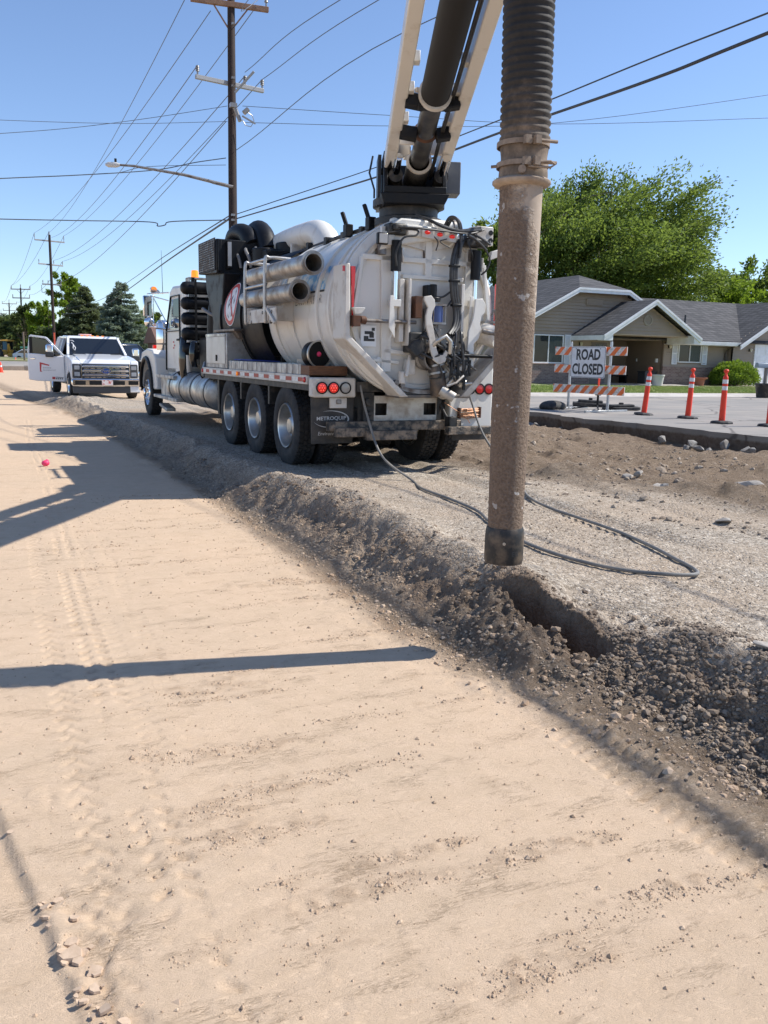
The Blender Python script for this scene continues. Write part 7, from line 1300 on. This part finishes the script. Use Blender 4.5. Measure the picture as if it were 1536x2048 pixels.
for (pts, r, l) in ((((452, 440, 25.4), (345, 443, 25), (330, 450, 25), (315, 452, 25), (300, 444, 25), (150, 441, 24), (0, 438, 23), (-300, 430, 21)), .016, 'service cable crossing level to the left, lowest of three'), (((452, 316, 25.4), (390, 325, 25.2), (310, 340, 25), (160, 350, 24), (0, 357, 23), (-300, 372, 21)), .014, 'service cable crossing to the left just below the street light'), (((455, 212, 25.4), (300, 236, 25), (150, 255, 24), (0, 267, 23), (-300, 285, 21)), .008, 'thin service wire sagging to the left picture edge'), (((455, 243, 25.4), (250, 247, 24.6), (0, 240, 23), (-300, 225, 21)), .007, 'thin level service wire crossing the upper left sky'), (((452, 330, 25.4), (300, 333, 25), (240, 345, 25)), .008, 'thin wire running beside the street light arm'), (((485, 212, 25.4), (800, 232, 26), (1110, 248, 27), (1536, 236, 28), (1900, 222, 29)), .008, 'thin service wire crossing right behind the hose'), (((490, 245, 25.4), (800, 252, 26), (1110, 246, 27), (1536, 190, 28), (1900, 130, 29)), .008, 'thin service wire rising to the right picture edge')):
    tag(MB().tube(spl([Vector(atD(*p)) for p in pts], 6), r, 6).build('service_wire', WIRE_M, smooth=60), l, 'wire', 'service wires from the nearest pole')
# ------------------------------------------------------------------ white pickup with its door open; local frame: x right as seen, y away from the camera, z up, front axle at the origin
PW = mat('pickup_white', (.76, .77, .78), .18, coat=.6)
PK = thing('pickup_truck', 'white crew cab pickup facing the camera with its left door open', 'pickup truck', (2.9, 29.6, .03), .07)
PK.location.z = gz(2.9, 29.6)
def Pp(mb, name, m, par=None, **k): return mb.build(name, m, par or PK, **k)
def pk_wheel(x, y, par, R=.42, rimm=CHROME):
    e = bpy.data.objects.new('wheel', None); C.objects.link(e); e.parent = par; e.location = (x, y, R); s = 1 if x > 0 else -1
    MB().lathe([(.24, -.12), (R - .06, -.14), (R - .01, -.11), (R, 0), (R - .01, .11), (R - .06, .14), (.24, .12)], axis=(1, 0, 0), n=32).build('tyre', RUBBER, e, smooth=50); mb = MB(); mb.lathe([(.25, s * .10), (.25, s * .13), (.22, s * .125), (.20, s * .07), (.07, s * .09), (0, s * .10)], axis=(1, 0, 0), n=24); mb.build('rim', rimm, e, smooth=50)
def pickup_body(par, paint, W_=1.04):
    mb = MB(); prof = [(-.62, .62), (-.66, 1.10), (-.60, 1.22), (.0, 1.32), (.78, 1.38), (.80, .50), (.44, .50), (.42, .60), (.30, .78), (.0, .88), (-.30, .78), (-.42, .60), (-.44, .52)]
    for sx in (-1, 1): MB().prism(prof, sx * W_, sx * (W_ - .26), 'yz').build('front_fender', paint, par, bev=.03)
    mb = MB(); mb.prism([(-.64, 1.14), (-.56, 1.25), (.1, 1.36), (.85, 1.42), (.85, 1.2), (-.64, .9)], -.80, .80, 'yz'); mb.build('hood', paint, par, bev=.04)
    mb = MB(); mb.prism([(-.50, 1.26), (.2, 1.36), (.75, 1.43), (.75, 1.38), (-.5, 1.22)], -.42, .42, 'yz'); mb.build('hood_bulge', paint, par, bev=.03)
    mb = MB(); mb.prism([(.78, .50), (.78, 1.38), (3.55, 1.40), (3.55, .50)], -W_, -W_ + .10, 'yz'); mb.prism([(.78, .50), (.78, 1.38), (3.55, 1.40), (3.55, .50)], W_ - .10, W_, 'yz'); mb.box(-W_ + .1, W_ - .1, .8, 3.5, .5, .62)
    mb.build('cab_side', paint, par, bev=.02)
    rt = MB(); rt.prism([(1.50, 1.96), (1.62, 2.02), (2.8, 2.04), (3.35, 1.99), (3.35, 1.94), (1.5, 1.92)], -.80, .80, 'yz'); rf = rt.build('roof', paint, par, bev=.03)
    mb = MB()
    for sx in (-1, 1):
        mb.bar((sx * .93, .80, 1.38), (sx * .80, 1.55, 1.95), .08, .09); mb.bar((sx * 1.0, 2.15, 1.38), (sx * .82, 2.15, 1.95), .07, .10); mb.bar((sx * 1.0, 3.4, 1.38), (sx * .82, 3.25, 1.95), .08, .2); mb.bar((sx * .82, 1.5, 1.96), (sx * .82, 3.3, 1.98), .08, .07)
    mb.build('roof_pillar', paint, par, bev=.01)
    mb = MB(); mb.add([(-.90, .82, 1.39), (.90, .82, 1.39), (.76, 1.50, 1.94), (-.76, 1.50, 1.94)], [(0, 1, 2, 3)]); mb.build('windscreen', GLASS_D, par)
    mb = MB()
    for sx in (-1, 1):
        mb.add([(sx * .985, 2.2, 1.40), (sx * .985, 3.35, 1.40), (sx * .83, 3.2, 1.92), (sx * .83, 2.2, 1.92)], [(0, 1, 2, 3)])
        if sx > 0: mb.add([(sx * .985, .95, 1.40), (sx * .985, 2.1, 1.40), (sx * .83, 2.1, 1.92), (sx * .83, 1.6, 1.92)], [(0, 1, 2, 3)])
    mb.build('side_window', GLASS_D, par)
    mb = MB(); mb.box(-.9, .9, 3.42, 3.46, .6, 1.95); mb.box(-.9, .9, 1.6, 2.0, .62, 1.2); mb.box(-.9, .9, .85, 1.1, .9, 1.36); mb.box(.1, .75, 1.5, 1.65, 1.1, 1.7); mb.box(-.75, -.1, 1.5, 1.65, 1.1, 1.7); build_split(mb, 'cabin_part', mat('dark_interior', (.02, .02, .022), .8) if 'dark_interior' not in bpy.data.materials else bpy.data.materials['dark_interior'], par)
    mb = MB()
    for sx in (-1, 1): mb.prism([(3.62, .60), (3.62, 1.42), (5.7, 1.42), (5.7, .60), (4.75, .60), (4.6, .82), (4.22, .95), (3.85, .82), (3.7, .60)], sx * W_, sx * (W_ - .12), 'yz')
    mb.box(-W_ + .1, W_ - .1, 3.62, 5.7, .75, .85); mb.box(-W_ + .1, W_ - .1, 5.6, 5.7, .75, 1.42); mb.build('truck_bed', paint, par, bev=.02)
    for x in (-.93, .93):
        for y in (0, 4.22): pk_wheel(x, y, par)
pickup_body(PK, PW)
mb = MB(); mb.box(-.9, .9, -.3, 4.6, .40, .55); mb.box(-.78, .78, -.55, .3, .45, .95); Pp(mb, 'underbody', BLACK)
mb = MB(); mb.box(-.74, .74, -.685, -.62, .66, 1.12); gr = Pp(mb, 'grille', mat('grille_black', (.02, .02, .022), .4), bev=.01)
for z in (1.05, .91, .77): MB().prism([(-.72, z - .035), (.72, z - .035), (.70, z + .035), (-.70, z + .035)], -.72, -.685).build('grille_bar', CHROME, gr, bev=.012)
for z in (.98, .84, .70):
    mb = MB()
    for k in range(7): mb.box(-.66 + k * .19, -.52 + k * .19, -.70, -.685, z - .012, z + .012)
    mb.build('grille_insert', CHROME, gr)
mb = MB(); mb.lathe([(.0, 0), (.115, 0), (.115, .02), (0, .03)], (0, -.715, .905), (0, -1, 0), 32); mb.v = [(x * 1.35, y, .905 + (z - .905) * .72) for x, y, z in mb.v]; em = mb.build('oval_emblem', mat('emblem_blue', (.015, .05, .22), .2, coat=.5), gr, smooth=40)
mb = MB(); mb.lathe([(.112, .0), (.13, .0), (.13, .035), (.112, .035)], (0, -.715, .905), (0, -1, 0), 32, closed=True); mb.v = [(x * 1.33, y, .905 + (z - .905) * .74) for x, y, z in mb.v]; mb.build('emblem_rim', CHROME, em, smooth=40)
text_mb('Ford', .13, plane_T((0, -.7455, .905), (1, 0, 0), (.25, 0, 1)), bold=.001).build('emblem_lettering', CHROME, em, smooth=0)
LENS = mat('headlamp_lens', (.35, .37, .40), .08, .3, coat=.6)
for sx in (-1, 1):
    mb = MB(); mb.box(min(sx * .76, sx * 1.02), max(sx * .76, sx * 1.02), -.685, -.58, .68, 1.12); hl = Pp(mb, 'headlight', mat('lamp_housing', (.05, .05, .055), .2, coat=.6) if 'lamp_housing' not in bpy.data.materials else bpy.data.materials['lamp_housing'], bev=.03)
    for z in (1.0, .80): MB().box(min(sx * .80, sx * .96), max(sx * .80, sx * .96), -.70, -.68, z - .06, z + .06).build('lens', LENS, hl, bev=.015)
    mb = MB(); x0 = sx * .745; mb.box(x0 - .012, x0 + .012, -.71, -.66, .66, 1.14); mb.box(min(sx * .75, sx * 1.0), max(sx * .75, sx * 1.0), -.705, -.66, .655, .68); mb.build('lamp_trim', CHROME, hl)
bp = Pp(MB().prism([(-1.06, .42), (1.06, .42), (1.08, .50), (1.08, .64), (1.0, .66), (-1.0, .66), (-1.08, .64), (-1.08, .50)], -.90, -.70), 'bumper', CHROME, bev=.03)
for a in ((-.55, .55), (-.98, -.66), (.66, .98)): MB().box(a[0], a[1], -.912, -.89, .47, .60).build('bumper_slot', BLACK, bp, bev=.02)
MB().box(-.17, .17, -.925, -.905, .46, .62).build('licence_plate', mat('plate_white', (.7, .62, .6), .5, col2=(.5, .12, .1), scale=12, lo=.5, hi=.6), bp)
Pp(MB().prism([(-1.02, .20), (1.02, .20), (1.04, .41), (-1.04, .41)], -.84, -.70), 'air_dam', mat('grey_plastic', (.06, .06, .062), .6), bev=.02)
for sx in (-1, 1): Pp(MB().box(min(sx * .72, sx * 1.05), max(sx * .72, sx * 1.05), -.86, -.70, .22, .42), 'valance', PW, bev=.03) if sx > 0 else None
mb = MB()
for x in (-.34, -.17, 0, .17, .34): mb.box(x - .04, x + .04, 1.60, 1.68, 2.02, 2.045)
Pp(mb, 'roof_marker', AMBER); Pp(MB().box(-.38, .02, 1.9, 2.2, 2.04, 2.09), 'strobe_bar', mat('pink_strobe', (.85, .45, .42), .3), bev=.02)
mb = MB(); mb.tube([(-.72, 1.22, 1.86), (-.66, 1.2, 1.86), (-.62, 1.15, 1.82)], .012, 6); mb.tube([(-.66, 1.04, 1.70), (-.68, .98, 1.60), (-.63, .93, 1.54), (-.60, .99, 1.62), (-.66, 1.08, 1.73), (-.7, 1.15, 1.8)], .012, 6); mb.v = [(x - .06, y - .03, z) for x, y, z in mb.v]; Pp(mb, 'windscreen_mark', W_ST)
mb = MB(); mb.bar((-.5, .80, 1.40), (.2, .95, 1.49), .02, .02); mb.bar((.1, .80, 1.40), (.8, .9, 1.46), .02, .02); Pp(mb, 'wiper', BLACK)
mb = MB(); mb.prism([(-.86, .84), (-.48, .84), (-.56, .93), (-.86, .93)], 1.30, 1.40, 'xy'); 
def mirror(sx, par, x, y, z):
    o = MB().box(x - .12, x + .12, y, y + .12, z - .20, z + .22).build('mirror', CHROME, par, bev=.05); MB().box(x - .13, x + .13, y - .01, y + .10, z - .20, z - .02).build('mirror_base', mat('mirror_black', (.03, .03, .032), .5) if 'mirror_black' not in bpy.data.materials else bpy.data.materials['mirror_black'], o, bev=.03); MB().bar((x - sx * .1, y + .05, z - .08), (x - sx * .32, y + .05, z - .1), .06, .05).build('mirror_arm', bpy.data.materials['mirror_black'], o); return o
mirror(1, PK, 1.32, 1.0, 1.42)
Pp(MB().bar((-.9, 4.3, 1.42), (-.9, 4.3, 2.15), .05, .05), 'whip_marker', mat('orange_flag', (.8, .12, .05), .5))
# open door: hinge at (-1.04, .82)
DT = Matrix.Translation((-1.04, .84, 0)) @ Matrix.Rotation(math.radians(180 - 20), 4, 'Z')
mb = MB(); mb.prism([(0, .50), (0, 1.34), (.25, 1.32), (.55, 1.38), (1.14, 1.42), (1.16, 1.0), (1.14, .56), (.9, .52)], -.05, .05, 'xz', DT); pd = Pp(mb, 'open_door', PW, bev=.02)
mb = MB()
for a, b in (((0.02, 1.34), (.55, 1.92)), ((.55, 1.92), (1.05, 1.98)), ((1.05, 1.98), (1.13, 1.42))): mb.bar(DT @ Vector((a[0], 0, a[1])), DT @ Vector((b[0], 0, b[1])), .06, .06)
mb.build('door_frame', PW, pd, bev=.01); MB().prism([(.12, 1.36), (.57, 1.86), (1.02, 1.93), (1.09, 1.42), (.55, 1.37), (.25, 1.32)], -.01, .01, 'xz', DT).build('door_glass', mat('tinted_glass', (.008, .012, .010), .05, spec=.8), pd)
MB().box(1.0, 1.08, -.04, .04, 1.42, 1.94, DT).build('door_pillar', BLACK, pd)
side = .053 if (DT.to_3x3() @ Vector((0, 1, 0))).y < 0 else -.053
def dface(mb, pts): mb.add([DT @ Vector((a, side, b)) for a, b in pts], [tuple(range(len(pts)))])
lg = MB(); dface(lg, [(.78, 1.13), (.48, 1.05), (.48, 1.01), (.72, 1.06), (.74, .86), (.70, .82), (.78, .82)]); lg.build('red_logo', mat('logo_red', (.5, .04, .04), .5), pd, smooth=0)
xd = DT.to_3x3() @ Vector((-1, 0, 0)); 
for s_, z, sz in (('Extreme', .95, .075), ('Excavation LLC', .875, .065)): text_mb(s_, sz, plane_T(DT @ Vector((.68, side * 1.01, z)), xd, (0, 0, 1)), align='LEFT').build('door_lettering', mat('logo_grey', (.25, .25, .26), .5) if 'logo_grey' not in bpy.data.materials else bpy.data.materials['logo_grey'], pd, smooth=0)
lg = MB(); dface(lg, [(.40, .66), (.30, .66), (.30, .58), (.40, .58)]); lg.build('red_badge', bpy.data.materials['logo_red'], pd); lg = MB()
for k in range(4): dface(lg, [(.28 - k * .06, .62), (.24 - k * .06, .62), (.24 - k * .06, .58), (.28 - k * .06, .58)])
dface(lg, [(.28, .66), (.04, .645), (.04, .63), (.28, .64)]); lg.build('dark_badge', K_ST, pd); mb = MB(); mb.box(.90, 1.06, side - .02, side + .02, 1.22, 1.27, DT); mb.build('door_handle', CHROME, pd, bev=.01)
mirror(-1, pd, *(DT @ Vector((.42, side * 3, 1.50))))
# black pickup behind the cab of the vacuum truck
BP_ = atD(288, 722, 44); bk2 = thing('black_pickup', 'black pickup half hidden behind the vacuum truck cab', 'pickup truck', (BP_[0], BP_[1], gz(BP_[0], BP_[1])), .5)
pickup_body(bk2, mat('black_car_paint', (.012, .013, .015), .2, coat=.6)); MB().box(-.74, .74, -.70, -.62, .66, 1.12).build('grille', BLACK, bk2); MB().box(-1.0, 1.0, -.88, -.70, .42, .62).build('bumper', CHROME, bk2, bev=.03); mb = MB(); mb.box(-.9, .9, -.3, 4.6, .40, .6); mb.build('underbody', BLACK, bk2)
# backhoe
YEL = mat('construction_yellow', (.55, .30, .03), .5, col2=(.35, .2, .05), scale=3); p = atD(14, 716, 118); bho = thing('backhoe', 'yellow backhoe loader parked far down the road at left', 'backhoe', (p[0], p[1], gz(p[0], p[1])), .15)
MB().box(-.75, .75, -1.2, 1.6, .7, 1.4).build('machine_body', YEL, bho, bev=.06); mb = MB()
for x in (-.7, .62):
    for y in (-1.0, .3): mb.box(x, x + .08, y, y + .08, 1.4, 2.6)
mb.build('cab_post', BLACK, bho); MB().prism([(-.95, 2.58), (.95, 2.58), (.75, 2.72), (.1, 2.80), (-.75, 2.72)], -1.3, .6).build('cab_roof', YEL, bho, bev=.03); MB().box(-.68, -.1, -.98, -.95, 1.4, 2.55).build('cab_glass', mat('blue_glass', (.12, .22, .30), .1), bho); MB().box(-.05, .65, -.98, -.95, 1.4, 2.55).build('cab_glass', GLASS_D, bho)
for x, y, r in ((-.85, -.8, .7), (.85, -.8, .7), (-.8, 1.5, .5), (.8, 1.5, .5)):
    MB().lathe([(0, -.2), (r * .9, -.2), (r, -.12), (r, .12), (r * .9, .2), (0, .2)], (x, y, r), (1, 0, 0), 20).build('wheel', RUBBER, bho, smooth=40)
mb = MB(); mb.bar((0, -1.3, 1.0), (0, -1.9, 2.2), .25, .3); mb.bar((0, -1.9, 2.2), (.2, -1.7, .9), .18, .22); mb.box(-.1, .4, -1.9, -1.5, .5, .95); mb.build('digging_arm', YEL, bho, bev=.03)
# white car far away
p = atD(60, 716, 112); wc = thing('parked_car', 'white hatchback parked in the distance under the trees', 'car', (p[0], p[1], .15), 1.45)
MB().prism([(-2.0, .3), (-2.05, .75), (-1.2, .95), (-.6, 1.42), (.9, 1.45), (1.7, 1.0), (2.0, .9), (2.0, .3)], -.85, .85, 'yz').build('body', PW, wc, bev=.08); MB().prism([(-1.0, .98), (-.55, 1.36), (.85, 1.38), (1.45, 1.0)], -.87, .87, 'yz').build('side_window', GLASS_D, wc)
for y in (-1.25, 1.25):
    for x in (-.8, .8): MB().lathe([(0, -.1), (.32, -.1), (.32, .1), (0, .1)], (x, y, .32), (1, 0, 0), 18).build('wheel', RUBBER, wc)
# cones, street sign
def cone(px, py, D, label, s=1):
    p = atD(px, py, D); t = thing('traffic_cone', label, 'traffic cone', (p[0], p[1], gz(p[0], p[1])), 0, 'orange cones down the road'); t.scale = (s, s, s); MB().box(-.18, .18, -.18, .18, 0, .03).build('base', ORANGE, t, bev=.01); MB().lathe([(.14, .03), (.03, .70), (.02, .71), (0, .71)], n=20).build('cone_body', ORANGE, t, smooth=40); MB().lathe([(.092, .36), (.073, .48)], n=20).build('reflective_band', REFL_W, t)
cone(1, 728, 58, 'orange traffic cone cut off by the left picture edge', 1.0); cone(31, 718, 88, 'small distant orange cone right of the backhoe', 1.0)
p = atD(49, 716, 84); ss = thing('street_sign', 'green street name sign on a thin post beside the utility poles', 'street sign', (p[0], p[1], .1)); MB().cyl((0, 0, 0), (0, 0, 3.2), .09, n=8).build('post', mat('brown_post', (.16, .12, .09), .7), ss); MB().box(-.36, .36, -.015, .015, 1.62, 1.80).build('sign_blade', mat('sign_green', (.10, .34, .24), .5), ss); ss.children[1].rotation_euler = (0, 0, -.3)
# dark cut bank of asphalt across the road far left and verge
p = atD(30, 722, 60); mb = MB(); rg = random.Random(8); n = 40; vs = []
for i in range(n + 1):
    x = -14 + 17.5 * i / n; y = p[1] + 4 + rg.uniform(-.3, .3) + (.04 * (x)) ; vs += [(x, y, -.1), (x, y + .9 + rg.uniform(0, .2), .42), (x, y + 4, .47), (x, y + 70, .5)]
mb.add(vs, [(i * 4 + j, i * 4 + j + 4, i * 4 + j + 5, i * 4 + j + 1) for i in range(n) for j in range(3)]); struct(mb.build('far_road', bpy.data.materials['asphalt_section'], smooth=30))
p = atD(90, 716, 95); mb = MB(); mb.box(p[0] - 8, p[0] + 14, 90, 130, .3, .56); struct(mb.build('grass_verge', mat('dry_grass', (.20, .21, .08), .95, col2=(.28, .25, .12), scale=.8)))
